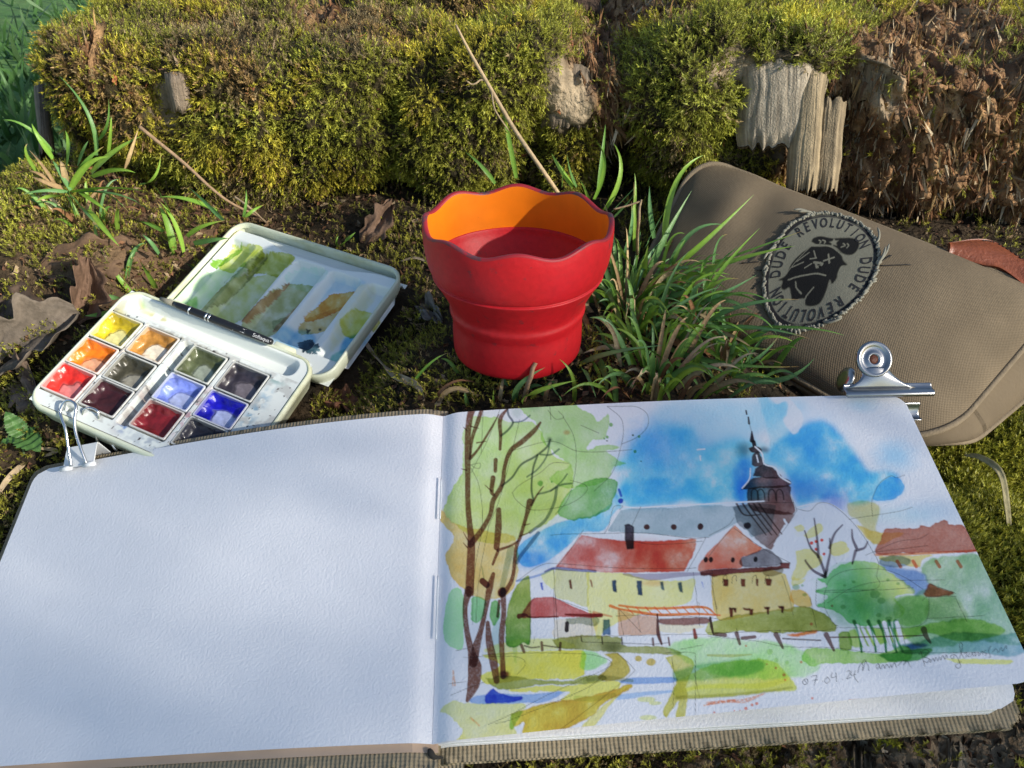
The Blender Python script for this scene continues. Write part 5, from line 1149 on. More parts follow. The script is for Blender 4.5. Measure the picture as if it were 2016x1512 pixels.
V, F = lathe(out, True, None); mesh('outer_wall', V, F, MAT['red'], cup)
rimp = [(4.47, 6.98), (4.45, 7.06), (4.36, 7.09), (4.25, 7.06), (4.21, 6.98)]
V, F = lathe(rimp, True, 12); mesh('rim', V, F, MAT['rim'], cup)
V, F = lathe([(4.21, 6.98), (4.20, 6.2), (4.16, 5.4), (4.13, 4.98)], True, 24); mesh('inner_band', V, F, MAT['orange'], cup)
inn = bez([np.array(p) for p in ((4.13, 4.98), (4.06, 4.94), (3.95, 4.6), (3.75, 4.2), (3.3, 3.4), (3.15, 2.8), (3.1, 2.2), (3.05, 1.0), (2.9, .45), (1.5, .32), (0.02, .30))], 60)
V, F = lathe(inn, False, None); mesh('inner_wall', V, F, MAT['red'], cup)
V, F = lathe([(2.9, 0.0), (1.5, .06), (.02, .05)], False, 4); mesh('base', V, F, MAT['red'], cup)
th_ = math.radians(212)
dp = CF((3.55 * math.cos(math.radians(200)), 3.55 * math.sin(math.radians(200)), 3.95))

# ------------------------------------------------------------------ paint box
def colour_field(shape, base): return np.tile(np.array(base, float), (*shape, 1))
pbox = thing('paint_box', BOX((BW / 2, -BD_ / 2, -1.7)), 'open white plastic watercolour box with paint-stained mixing lid', 'paint box')
# outer shell
L = []
for z, ins, r_ in ((-1.75, .55, .7), (-1.68, .35, .85), (-1.3, .12, 1.0), (-.45, 0.0, 1.0), (-.42, -.05, 1.0), (-.15, -.05, 1.0), (0, .02, .98), (.02, .10, .92), (-.06, .16, .88)):
    q = rrect(-.15 + ins, BW + .1 - ins, -BD_ - .25 + ins, 0 - ins, r_, 9); L.append(BOX(np.column_stack([q, np.full(len(q), z)])))
V, F = loft(L, True, False); mesh('box_shell', V, F, MAT['box'], pbox)
# deck with brush trough and pan slots, as a fine relief
COLS = [(.02, 1.98), (2.32, 4.32), (5.30, 7.30), (7.74, 9.86)]
COLS = [(a * .965, b * .965) for a, b in COLS]; ROWS = [(1.86 * .965, 3.72 * .965), (3.86 * .965, 5.60 * .965), (5.68 * .965, 7.42 * .965)]
nxb, nyb = 250, 180
gx_ = np.linspace(.03, BW - .08, nxb); gy_ = np.linspace(-BD_ - .07, -.18, nyb)
gX, gY = np.meshgrid(gx_, gy_, indexing='ij'); B_ = -gY
def rr_mask(x, y, x0, x1, y0, y1, r, s):
    qx = np.abs(x - (x0 + x1) / 2) - (x1 - x0) / 2 + r; qy = np.abs(y - (y0 + y1) / 2) - (y1 - y0) / 2 + r
    d = np.hypot(np.maximum(qx, 0), np.maximum(qy, 0)) + np.minimum(np.maximum(qx, qy), 0) - r
    return sstep(s, -s, d)
Hh = np.full(gX.shape, -.05)
Hh -= .65 * rr_mask(gX, B_, .5, BW - .75, .42, 1.30, .35, .16)
for (a0, a1) in COLS:
    Hh -= .95 * rr_mask(gX, B_, a0 - .04, a1 + .04, ROWS[0][0] - .06, ROWS[2][1] + .06, .06, .05)
Hh -= .7 * rr_mask(gX, B_, 4.5, 5.02, ROWS[0][0], ROWS[2][1] + .1, .1, .05) + .5 * rr_mask(gX, B_, 1.72, 2.22, 7.45, 7.72, .06, .05)
cb = colour_field(gX.shape, (.70, .74, .70))
st = fbm(gX * 1.5, gY * 1.5, 0, 4, 301); yl = np.exp(-((gX - .3) / .55) ** 2 - ((B_ - 2.6) / 1.3) ** 2) * sstep(-.35, .15, st)
cb = cb * (1 - yl[..., None]) + np.array([.62, .50, .04]) * yl[..., None]
for (x_, y_, sx, sy, c) in ((.1, 4.6, .3, .7, (.60, .25, .08)), (4.75, 5.8, .35, 1.5, (.28, .10, .08)), (4.9, 3.4, .3, .9, (.30, .35, .35)), (7.35, 5.2, .3, 1.3, (.55, .20, .26)), (10.0, 4.0, .3, 1.6, (.18, .35, .48)), (1.9, .75, 1.1, .18, (.55, .52, .22)), (.75, .55, .2, .2, (.45, .6, .25)), (7.5, 7.6, 2.0, .4, (.25, .30, .38)), (5.0, 7.4, .3, .25, (.08, .2, .45)), (9.9, 1.9, .6, .2, (.25, .38, .36)), (4.5, 1.7, 2.4, .12, (.35, .33, .25)), (2.1, 4.5, .1, 2.5, (.5, .42, .35))):
    mk = .9 * np.exp(-((gX - x_) / sx) ** 2 - ((B_ - y_) / sy) ** 2) * sstep(-.25, .2, fbm(gX * 4, gY * 4, x_, 3, 302))
    cb = cb * (1 - mk[..., None]) + np.array(c) * mk[..., None]
sp_ = (fbm(gX * 6, gY * 6, 0, 2, 303) > .62) & (B_ > 1.5)
cb[sp_] = (.06, .05, .05)
grime = sstep(-.05, .35, fbm(gX * 2.2, gY * 2.2, 0, 4, 304)) * (B_ > 1.5) * (B_ < 7.6) * .45
cb = cb * (1 - grime[..., None]) + np.array([.28, .27, .25]) * grime[..., None]
Vd = BOX(np.stack([gX, gY, Hh], -1))
mesh('deck', Vd.reshape(-1, 3), gridF(nxb, nyb), MAT['boxc'], pbox, col=cb.reshape(-1, 3))
# lid: outer tray, inner palette with five wells
L = []
for z, ins, r_ in ((-1.25, .5, .8), (-1.2, .3, .95), (-.8, .08, 1.1), (-.1, 0, 1.1), (0, .05, 1.08), (.0, .16, 1.0), (-.3, .2, .95)):
    q = rrect(0 + ins, LW - ins, -LD_ + ins, 0 - ins, r_, 9); L.append(LID(np.column_stack([q, np.full(len(q), z)])))
V, F = loft(L, True, False); lidp = mesh('lid', V, F, MAT['box'], pbox)
nxl, nyl = 240, 170
gx_ = np.linspace(.14, LW - .14, nxl); gy_ = np.linspace(-LD_ + .14, -.14, nyl)
gX, gY = np.meshgrid(gx_, gy_, indexing='ij'); B_ = -gY
rsh = rr_mask(gX, B_, .2, LW - .2, .2, LD_ - .2, .9, .02)
Hh = np.full(gX.shape, -.32)
edge_back = .55 + .55 * sstep(2.0, 4.8, gX) * sstep(11.3, 8.0, gX)       # finger scoop along the rear edge
Hh -= .5 * sstep(.08, -.08, B_ - edge_back) * (B_ < 3)
WELLS = [(.35, 2.15), (2.75, 4.9), (5.35, 7.35), (7.85, 9.85), (10.55, 12.2)]
WELLS = [(a * 1.03 + .03, b * 1.03) for a, b in WELLS]
for (a0, a1) in WELLS: Hh -= .6 * rr_mask(gX, B_, a0, a1, 1.5, 6.9, .25, .20)
Hh = Hh + (1 - rsh) * -.4
lcv = Canvas(700, 100, 2000, 860, .6, white=(226, 232, 240))
def lp(p, c, **kw): lcv.poly(p, c, **{**dict(wob=7, rim=.35, blot=.6, gran=.1), **kw})
lp([(1080, 210), (1230, 240), (1160, 330), (1010, 310)], (185, 200, 90)); lp([(1010, 310), (1160, 320), (980, 470), (880, 500), (810, 470), (860, 400)], (190, 220, 190)); lp([(1100, 220), (1130, 215), (1000, 310), (985, 300)], (110, 160, 40)); lp([(840, 480), (900, 440), (900, 510), (850, 520)], (120, 180, 110), soft=3)
lp([(1220, 250), (1380, 280), (1320, 350), (1200, 330), (1140, 360)], (165, 175, 70)); lp([(1140, 350), (1300, 340), (1220, 440), (1080, 570), (950, 540), (1030, 440)], (196, 206, 140)); lp([(1180, 290), (1240, 260), (1100, 420), (960, 540), (940, 530)], (120, 130, 60), alpha=.8)
lp([(1400, 310), (1540, 350), (1460, 420), (1330, 380)], (205, 228, 228)); lp([(1340, 380), (1470, 400), (1390, 500), (1250, 630), (1130, 600), (1230, 480)], (176, 182, 130)); lp([(1350, 370), (1330, 400), (1180, 560), (1140, 590), (1150, 560)], (190, 120, 70), alpha=.8); lp([(1430, 440), (1400, 490), (1290, 600), (1270, 590)], (190, 110, 80), alpha=.7); lp([(1260, 560), (1330, 540), (1320, 590), (1270, 600)], (165, 180, 170))
lp([(1560, 360), (1720, 400), (1660, 430), (1560, 420), (1500, 460), (1440, 540)], (190, 215, 235), soft=5); lp([(1540, 430), (1660, 420), (1650, 470), (1560, 520), (1440, 560), (1420, 540)], (205, 145, 50)); lp([(1440, 540), (1600, 490), (1520, 600), (1400, 620), (1390, 580)], (205, 185, 130)); lp([(1300, 620), (1420, 600), (1470, 650), (1400, 720), (1280, 680)], (130, 185, 225), soft=6)
lp([(1380, 660), (1450, 645), (1460, 690), (1400, 705)], (30, 50, 65)); lp([(1420, 595), (1445, 600), (1430, 625)], (80, 90, 80), wob=6); lcv.blob(1488, 598, 8, 7, (60, 70, 65))
lp([(1600, 580), (1680, 510), (1770, 540), (1740, 590), (1650, 640), (1600, 620)], (196, 200, 90), soft=1); lp([(1600, 640), (1720, 600), (1700, 650), (1640, 700), (1580, 710)], (110, 175, 220), soft=4); lp([(1540, 720), (1640, 680), (1620, 740), (1570, 770), (1540, 760)], (120, 195, 190), soft=3)
lp([(1430, 690), (1500, 700), (1480, 740), (1420, 730)], (40, 70, 85), wob=20); lp([(700, 480), (1100, 140), (1130, 150), (760, 480)], (225, 200, 60), alpha=.8, soft=3); lp([(1650, 420), (1760, 430), (1600, 640), (1540, 690)], (225, 225, 205), soft=4)
Hl = homog([(0, 0), (LW, 0), (LW, LD_), (0, LD_)], [(1128, 120), (1920, 365), (1536, 893), (714, 577)])
w = Hl[2, 0] * gX + Hl[2, 1] * B_ + Hl[2, 2]
cl_ = lcv.sample((Hl[0, 0] * gX + Hl[0, 1] * B_ + Hl[0, 2]) / w, (Hl[1, 0] * gX + Hl[1, 1] * B_ + Hl[1, 2]) / w) ** .78 * np.array([.84, .88, .84])
Vd = LID(np.stack([gX, gY, Hh], -1))
mesh('mixing_palette', Vd.reshape(-1, 3), gridF(nxl, nyl), MAT['boxc'], lidp, col=cl_.reshape(-1, 3))
# hinge lugs
for x in (2.0, 8.6):
    V, F = plate(BOX, x, x + 1.2, .0, .35, -.6, -.12, .08); mesh('hinge', V, F, MAT['box'], pbox)
# twelve half pans
PANS = [('yellow', (.60, .46, .02), (.75, .72, .35), .9), ('orange', (.72, .18, .01), (.70, .45, .30), .8), ('bright red', (.66, .03, .02), (.60, .30, .28), .8),
        ('ochre', (.42, .20, .04), (.78, .74, .60), 1.0), ('dark olive', (.055, .05, .03), (.55, .52, .42), .55), ('deep maroon', (.045, .012, .015), (.10, .03, .03), .3),
        ('dull green', (.10, .12, .055), (.40, .45, .38), .7), ('lavender blue', (.20, .26, .66), (.55, .60, .72), .75), ('crimson', (.20, .015, .02), (.16, .02, .02), .4),
        ('blackish violet', (.035, .03, .04), (.30, .26, .28), .6), ('ultramarine', (.010, .008, .42), (.60, .68, .80), .85), ('blue-black', (.03, .03, .045), (.2, .2, .22), .3)]
PEXTRA = ['next to the brush trough', '', '']
for ci, (a0, a1) in enumerate(COLS):
    for ri, (b0, b1) in enumerate(ROWS):
        name, pc_, wet, wa = PANS[ci * 3 + ri]
        fr = Frame(BOX((0, 0, 0)), BOX.X, BOX.Y)
        x0, x1, y0, y1 = a0 - .05, a1 + .05, -b1 - .02, -b0 + .02
        pan = thing('paint_pan', BOX(((x0 + x1) / 2, (y0 + y1) / 2, -.98)), f'half pan of {name} watercolour in the open paint box', 'paint pan', 'half pans in the paint box')
        L = []
        for z, ins in ((-.97, .16), (-.9, .10), (-.02, .0), (.0, .02), (.0, .075), (-.03, .09), (-.62, .2)):
            q = rrect(x0 + ins, x1 - ins, y0 + ins, y1 - ins, .09, 4); L.append(BOX(np.column_stack([q, np.full(len(q), z)])))
        V, F = loft(L, True, False)
        pcol = np.array([.72, .73, .68]) * .82 + np.array(pc_) * .18
        pcv = np.tile(pcol, (len(V), 1)); nq = len(q); pcv[nq * 5:] = pcol * .35 + np.array(pc_) * .65; pcv[nq * 4:nq * 5] = pcol * .7 + np.array(pc_) * .3
        mesh('pan', V, F, MAT['panp'], pan, smooth=False, col=pcv)
        # paint: hollowed cake with a pooled lighter wet patch
        n_ = 36
        sx, sy = np.meshgrid(np.linspace(x0 + .10, x1 - .10, n_), np.linspace(y0 + .10, y1 - .10, n_), indexing='ij')
        ux, uy = (sx - (x0 + x1) / 2) / ((x1 - x0) / 2), (sy - (y0 + y1) / 2) / ((y1 - y0) / 2)
        sd_ = ci * 7 + ri * 3
        edge_ = np.maximum(np.abs(ux), np.abs(uy))
        hz = -.42 + .34 * sstep(.55, 1.0, edge_ + .18 * fbm(ux * 2, uy * 2, sd_, 2, 320)) + .05 * fbm(ux * 3, uy * 3, sd_, 3, 321)
        pool = sstep(.75, .45, np.hypot(ux - .28, uy + .38) + .25 * fbm(ux * 2, uy * 2, sd_, 3, 322)) * wa
        hz = np.where(pool > .5, np.maximum(hz, -.37), hz)
        wash = np.clip(.5 + fbm(ux * 1.5, uy * 1.5, sd_, 3, 323), 0, 1)[..., None]
        cc_ = np.array(pc_) * (.65 + .7 * wash)
        cc_ = cc_ * (1 - .8 * pool[..., None]) + np.array(wet) * .8 * pool[..., None]
        ring = np.exp(-((pool / max(wa, .01) - .5) / .18) ** 2) * .55 * (wa > .5)
        cc_ = cc_ * (1 - ring[..., None])
        o = mesh('paint', BOX(np.stack([sx, sy, hz], -1)).reshape(-1, 3), gridF(n_, n_), None, pan, col=cc_.reshape(-1, 3).clip(0, 1))
        if 'paintm' not in MAT: MAT['paintm'] = M('wet_paint', attr=True, rough=0.3, spec=0.4, coat=0.1, var=0.3, vscale=120, bump=.0004, bscale=250)
        o.data.materials.append(MAT['paintm'])
        o['label'] = f'{name} paint'
# brush lying in the gap between box and lid
b0_, b1_ = PD(352, 602, 41.0), PD(536, 674, 40.4)
brd = nrm(b1_ - b0_); bup = BOX.Z
brush = thing('travel_brush', b0_, 'black travel paint brush lying between the paint box and its lid', 'brush')
def along(t): return b0_ + (b1_ - b0_) * t
V, F = tube(np.array([along(t) for t in (-.06, .0, .08, .10, .3, .7, .98, 1.0)]), [.14, .17, .20, .21, .22, .21, .18, .14], 16); mesh('handle', V, F, MAT['black'], brush)
for t in (.12, .30, .335):
    V, F = tube(np.array([along(t), along(t + .014)]), .232, 16); mesh('ring', V, F, MAT['wire'], brush)
V, F = tube(np.array([along(t) for t in (-.20, -.12, -.05)]), [.10, .15, .14], 14); mesh('ferrule', V, F, MAT['fray'], brush)
tz = nrm(CAM - along(.7)); ty_ = nrm(np.cross(tz, brd))
def onbrush(c0, sc):
    def f(V):
        ph = V[:, 1] * sc / .22
        return c0 + (V[:, 0] * sc)[:, None] * brd + (np.sin(ph) * .226)[:, None] * ty_ + (np.cos(ph) * .226)[:, None] * tz
    return f
text_mesh('Raphaël', .36, 'lettering', brush, MAT['silver'], onbrush(along(.62), 1.0), bold=.004)
text_mesh('Softaqua', .28, 'lettering', brush, MAT['silver'], onbrush(along(.88), 1.0), bold=.003)
# ------------------------------------------------------------------ canvas pouch
pouch = thing('canvas_pouch', .25 * (G_TL + G_TR + G_BL + G_BR) - GN * 4.0, 'brown canvas pouch with a round frayed printed patch, leaning on the stump', 'pouch')
GU = nrm(G_TR - G_TL); GV = nrm(G_BL - G_TL)
GW, GH = 21.0, 12.0
def S(s, t, lift=0.0):
    """front panel: s along, t down, both 0..1"""
    s = np.asarray(s, float); t = np.asarray(t, float)
    P = bil(G_TL, G_TR, G_BL, G_BR, s, t)
    es = 1 - np.clip(np.abs(2 * s - 1), 0, 1) ** 3.2; et = 1 - np.clip(np.abs(2 * t - 1), 0, 1) ** 3.2
    h = 2.1 * np.clip(es, 0, 1) ** .7 * np.clip(et, 0, 1) ** .7
    h = h + .16 * fbm(s * 3.2, t * 2.2, 0, 3, 401) * np.clip(es * et * 3, 0, 1) - .5 * np.exp(-((s - .42) / .16) ** 2 - ((t - .72) / .22) ** 2) + .35 * np.exp(-((s - .16) / .06) ** 2 - ((t - .3) / .3) ** 2) * es - .25 * np.exp(-((s - .25) / .05) ** 2 - ((t - .35) / .25) ** 2)
    return P + (h + lift)[..., None] * GN
def outline(n=18, rs=.12, rt=.28):
    pts = []
    for cs, ct, a0 in ((1 - rs, 1 - rt, 0), (rs, 1 - rt, 90), (rs, rt, 180), (1 - rs, rt, 270)):
        for a in np.linspace(a0, a0 + 90, n):
            pts.append((cs + rs * math.cos(math.radians(a)), ct + rt * math.sin(math.radians(a))))
    P = np.array(pts + [pts[0]]); L_ = np.concatenate([[0], np.cumsum(np.linalg.norm(np.diff(P, axis=0) * [GW, GH], axis=1))]); q = np.linspace(0, L_[-1], 241)[:-1]; return np.column_stack([np.interp(q, L_, P[:, 0]), np.interp(q, L_, P[:, 1])])
OL = outline()
NO = len(OL)
ks = np.linspace(0.02, 1, 46)
cen = np.array([.5, .5])
st_ = cen + (OL - cen)[:, None] * ks[None, :, None]
V = S(st_[..., 0], st_[..., 1])
F = gridF(NO, 46, True)
Vc = np.concatenate([V.reshape(-1, 3), S(np.array([.5]), np.array([.5]))]); ci_ = len(Vc) - 1
Ff = [tuple(f) for f in F] + [(((i + 1) % NO) * 46, i * 46, ci_) for i in range(NO)]
uv = np.concatenate([np.stack([st_[..., 0] * GW, st_[..., 1] * GH], -1).reshape(-1, 2), [[.5 * GW, .5 * GH]]])
mesh('front_panel', Vc, Ff, MAT['canvas'], pouch, uv=uv)
# gusset: widens towards the right end and the foot, so its side shows there
E0 = S(OL[:, 0], OL[:, 1])
right = sstep(.62, 1.0, OL[:, 0])[:, None]; foot = sstep(.7, 1.0, OL[:, 1])[:, None]
upper = (1 - OL[:, 1:2])
outw = GU * right * (.8 + 2.0 * upper) - GV * right * foot * .5
E1 = E0 + outw - GN * (3.2 - 1.3 * right - 1.0 * right * foot)
rows = []
for t in np.linspace(0, 1, 14):
    bul = math.sin(math.pi * t) * .35
    rows.append(E0 * (1 - t) + E1 * t + nrm(E0 - E0.mean(0)) * bul)
V = np.stack(rows, 1)
per = np.concatenate([[0], np.cumsum(np.linalg.norm(np.diff(E0, axis=0), axis=1))])
uvg = np.stack([np.repeat(per[:, None], 14, 1), np.repeat(np.linspace(0, 4.5, 14)[None], NO, 0)], -1).reshape(-1, 2)
mesh('gusset', V.reshape(-1, 3), gridF(NO, 14, True), MAT['canvas'], pouch, uv=uvg)
ksb = np.linspace(1, .02, 20); cb_ = E1.mean(0) - GN * .8
Vb = E1[:, None] * ksb[None, :, None] + cb_ * (1 - ksb)[None, :, None]
mesh('back_panel', Vb.reshape(-1, 3), gridF(NO, 20, True), MAT['canvas'], pouch, uv=np.stack([np.repeat(OL[:, :1] * GW, 20, 1) * ksb, np.repeat(OL[:, 1:] * GH, 20, 1) * ksb], -1).reshape(-1, 2))
V, F = tube(E0 + GN * .06, .17, 10, closed=True); mesh('piping', V, F, MAT['piping'], pouch)
iz = np.nonzero((OL[:, 1] < .25) | (OL[:, 0] > .93))[0]
Ez = E0 - GN * .42 + nrm(E0 - E0.mean(0)) * .10
V, F = tube(Ez, .14, 8, closed=True); mesh('piping', V, F, MAT['piping'], pouch)
V, F = tube(E1, .16, 10, closed=True); mesh('piping', V, F, MAT['piping'], pouch)
# leather tab by the zip
lt = [PD(1868, 478, 45.0), PD(1925, 470, 45.5), PD(1965, 478, 45.5), PD(2030, 520, 44.0)]
lb_ = [PD(1868, 500, 44.5), PD(1930, 520, 44.0), PD(1975, 530, 43.8), PD(2040, 580, 43.0)]
A_ = bez(lt, 24); B2 = bez(lb_, 24)
rows = np.stack([A_ * (1 - t) + B2 * t + GN * .25 * math.sin(math.pi * t) for t in np.linspace(0, 1, 10)], 1)
Vt = np.concatenate([rows.reshape(-1, 3), (rows - GN * .25 + np.array([0, .12, 0])).reshape(-1, 3)])
F = gridF(24, 10); k = 240
ring = [i * 10 for i in range(24)] + [230 + j for j in range(1, 10)] + [i * 10 + 9 for i in range(22, -1, -1)] + [j for j in range(8, 0, -1)]
Fl = [tuple(f) for f in F] + [tuple(f[::-1] + k) for f in F] + [(ring[i], ring[(i + 1) % len(ring)], ring[(i + 1) % len(ring)] + k, ring[i] + k) for i in range(len(ring))]
tab = mesh('leather_tab', Vt, Fl, MAT['leather'], pouch)
for t in np.linspace(.42, .95, 11):
    i = int(t * 22); p = rows[i, 1] + GN * .03; q = rows[i + 1, 1] + GN * .03
    V, F = tube(np.array([p, p + (q - p) * .6]), .035, 5); mesh('stitch', V, F, MAT['thread'], tab)
# patch: disc with printed emblem
def st_of(px, py):
    """panel coordinates of a point of the front panel"""
    s, t = .4, .5
    for _ in range(25):
        e = 1e-3
        x0, y0 = PX(S(np.array(s), np.array(t))); x1, y1 = PX(S(np.array(s + e), np.array(t))); x2, y2 = PX(S(np.array(s), np.array(t + e)))
        J = np.array([[(x1 - x0) / e, (x2 - x0) / e], [(y1 - y0) / e, (y2 - y0) / e]])
        d = np.linalg.solve(J, [px - x0, py - y0]); s += d[0]; t += d[1]
    return np.array([s, t])
pc0 = st_of(1613, 527); pe = st_of(1733, 505) - pc0; pn = st_of(1613, 420) - pc0
# patch axes: two conjugate directions of the ellipse seen
def patch_pt(x, y, lift):
    x = np.asarray(x, float); y = np.asarray(y, float)
    s = pc0[0] + pe[0] * x + pn[0] * y; t = pc0[1] + pe[1] * x + pn[1] * y
    return S(s, t, lift)
r_ = np.linspace(0.02, 1, 90); a_ = np.linspace(0, 2 * math.pi, 240, endpoint=False)
R_, A2 = np.meshgrid(r_, a_, indexing='ij')
pxx_, pyy_ = R_ * np.cos(A2), R_ * np.sin(A2)
em = Canvas(-110, -110, 110, 110, 3.0, white=(255, 255, 255))
em.img[:] = 1
zc = lambda pts: [((x - 985) / 5.4 / 1.11, (y - 745) / 5.4) for x, y in pts]       # emblem drawn on its own disc, 100 = edge
DK = (38, 40, 44)
def ep(pts, **kw): em.poly(zc(pts), DK, **{**dict(wob=.6, rim=0, gran=.3, blot=.15, soft=.25), **kw})
ep([(885, 500), (910, 470), (980, 465), (1090, 500), (1200, 515), (1300, 530), (1365, 575), (1362, 640), (1320, 690), (1260, 690), (1200, 660), (1140, 600), (1060, 560), (960, 545)])
ep([(880, 545), (960, 560), (1060, 575), (1130, 610), (1190, 660), (1215, 730), (1260, 780), (1200, 780), (1170, 840), (1165, 880), (1120, 925), (1095, 880), (1075, 960), (1030, 1060), (960, 1080), (870, 1050), (850, 990), (740, 980), (715, 930), (690, 860), (640, 870), (600, 840), (610, 790), (560, 770), (640, 745), (690, 660), (780, 590)])
def ew(pts, w=5):
    P = bez([np.array(p) for p in zc(pts)], 20)
    for a1_, b1_ in zip(P[:-1], P[1:]):
        sl = em.win(min(a1_[0], b1_[0]) - 4, min(a1_[1], b1_[1]) - 4, max(a1_[0], b1_[0]) + 4, max(a1_[1], b1_[1]) + 4)
        d = b1_ - a1_; t = np.clip(((em.X[sl] - a1_[0]) * d[0] + (em.Y[sl] - a1_[1]) * d[1]) / (d @ d + 1e-9), 0, 1)
        m = np.clip(.5 - (np.hypot(em.X[sl] - a1_[0] - t * d[0], em.Y[sl] - a1_[1] - t * d[1]) - w / 10) * 2, 0, 1)[..., None]
        em.img[sl] = em.img[sl] * (1 - m) + m * .95
ew([(890, 535), (980, 545), (1080, 580), (1160, 640), (1210, 690)], 9)
for p, w_ in (([(965, 500), (985, 515), (975, 530)], 10), ([(1000, 505), (1030, 520), (1020, 540)], 10), ([(1210, 572), (1230, 595), (1190, 605)], 10), ([(1250, 580), (1265, 600), (1250, 620)], 10), ([(1065, 650), (1080, 730)], 13), ([(1020, 700), (1125, 688)], 13), ([(670, 790), (760, 785), (860, 790), (960, 800), (1050, 835)], 13), ([(750, 825), (765, 880), (820, 940)], 12), ([(940, 915), (880, 970), (862, 1010), (865, 1060)], 12), ([(925, 695), (960, 705), (1010, 725), (960, 745), (945, 715)], 18), ([(915, 590), (940, 660)], 10), ([(880, 655), (945, 660)], 10), ([(830, 725), (900, 700)], 9), ([(700, 690), (815, 670)], 9), ([(745, 650), (870, 595)], 8), ([(640, 740), (720, 660), (800, 600), (880, 545)], 6)): ew(p, w_)
sx0, sy0 = zc([(1118, 548)])[0]
star = [(sx0 + (9 if k % 2 == 0 else 3.8) * math.sin(k * math.pi / 5), sy0 - (9 if k % 2 == 0 else 3.8) * math.cos(k * math.pi / 5)) for k in range(10)]
em.poly(star, (255, 255, 255), opaque=True, smooth=False, wob=0, rim=0, gran=0, blot=0, soft=.2)
emc = em.sample(pxx_ * 100, -pyy_ * 100)
cloth = np.array([.17, .165, .125]) * (1 + .10 * fbm(pxx_ * 30, pyy_ * 30, 0, 3, 410))[..., None]
ringm = sstep(.875, .885, R_) * sstep(.955, .945, R_) * np.clip(1.3 + 1.5 * fbm(np.cos(A2) * 3, np.sin(A2) * 3, R_ * 4, 3, 411), 0, 1)
cp_ = cloth * emc * (1 - ringm[..., None]) + np.array([.02, .02, .022]) * ringm[..., None]
cp_ = np.maximum(cp_, .012)
V = patch_pt(pxx_, pyy_, .10)
ptc = mesh('patch', V.reshape(-1, 3), gridF(90, 240), MAT['patch'], pouch, col=cp_.reshape(-1, 3))
F_close = [((89) * 240 + 239, 89 * 240)]
ptc['label'] = 'round pale patch printed with a dark bearded head in a beret'
# close the seam of the polar grid and the middle
V, F = join((patch_pt(r_[[0] * 24] * np.cos(np.linspace(0, 6.283, 25))[:24], r_[[0] * 24] * np.sin(np.linspace(0, 6.283, 25))[:24], .10), [tuple(range(24))]))
seam = np.stack([patch_pt(r_ * math.cos(a0), r_ * math.sin(a0), .10) for a0 in (a_[-1], 2 * math.pi)], 1)
sc_ = np.stack([cp_[:, -1], cp_[:, 0]], 1)
mesh('patch_cloth', seam.reshape(-1, 3), gridF(90, 2), MAT['patch'], ptc, col=sc_.reshape(-1, 3))
# lettering round the patch
txt = 'DUDE REVOLUTION DUDE REVOLUTION '
for i, ch in enumerate(txt):
    if ch == ' ': continue
    th = math.radians(176 - i * 360 / len(txt))
    def mp(V, th=th):
        x = V[:, 0] * .0150; y = V[:, 1] * .0245 + .755
        # a letter stands on the inner circle, its top outwards
        X_ = y * math.cos(th) + x * math.sin(th); Y_ = y * math.sin(th) - x * math.cos(th)
        return patch_pt(X_, Y_, np.full(len(X_), .125))
    text_mesh(ch, 11.0, 'letter', ptc, MAT['ink'], mp, bold=.22)
# frayed edge: twisted threads, too many to count
fr_parts = []
rg = np.random.default_rng(5)
for k in range(230):
    th = 2 * math.pi * k / 230 + rg.normal(0, .01); r0 = .955 + rg.normal(0, .012)
    dt = rg.normal(.05, .03); r1 = r0 + abs(rg.normal(.03, .02)); l1 = .13 + abs(rg.normal(0, .05))
    p = np.array([patch_pt(np.array(r0 * math.cos(th)), np.array(r0 * math.sin(th)), .10), patch_pt(np.array((r0 + r1) / 2 * math.cos(th + dt * .5)), np.array((r0 + r1) / 2 * math.sin(th + dt * .5)), l1), patch_pt(np.array(r1 * math.cos(th + dt)), np.array(r1 * math.sin(th + dt)), .06)])
    fr_parts.append(tube(bez(p, 5), [.05, .075, .075, .07, .03], 5))
for th, l in ((1.75, .22), (1.70, .14), (.25, .14), (-.12, .18), (-.15, .12), (2.6, .12), (-1.4, .12)):
    p = [patch_pt(np.array((.94 + l * q) * math.cos(th + .25 * q * q)), np.array((.94 + l * q) * math.sin(th + .25 * q * q)), .12 + .25 * q) for q in (0, .4, .75, 1)]
    fr_parts.append(tube(bez(p, 8), [.07] * 7 + [.03], 5))
V, F = join(*fr_parts); o = mesh('frayed_edge', V, F, MAT['fray'], ptc); tag(o, kind='stuff')
for pts in ([(1730, 509), (1752, 506)], [(1732, 524), (1792, 522)], [(1494, 516), (1460, 519)], [(1495, 555), (1482, 570)], [(1500, 533), (1490, 533)], [(1733, 516), (1755, 503)]):
    a1_, b1_ = st_of(*pts[0]), st_of(*pts[1])
    t_ = np.linspace(0, 1, 8); P = S(a1_[0] + (b1_[0] - a1_[0]) * t_, a1_[1] + (b1_[1] - a1_[1]) * t_, .05 + .02 * np.sin(t_ * 25))
    V, F = tube(P, .035, 5); mesh('stitch', V, F, MAT['thread'], pouch)

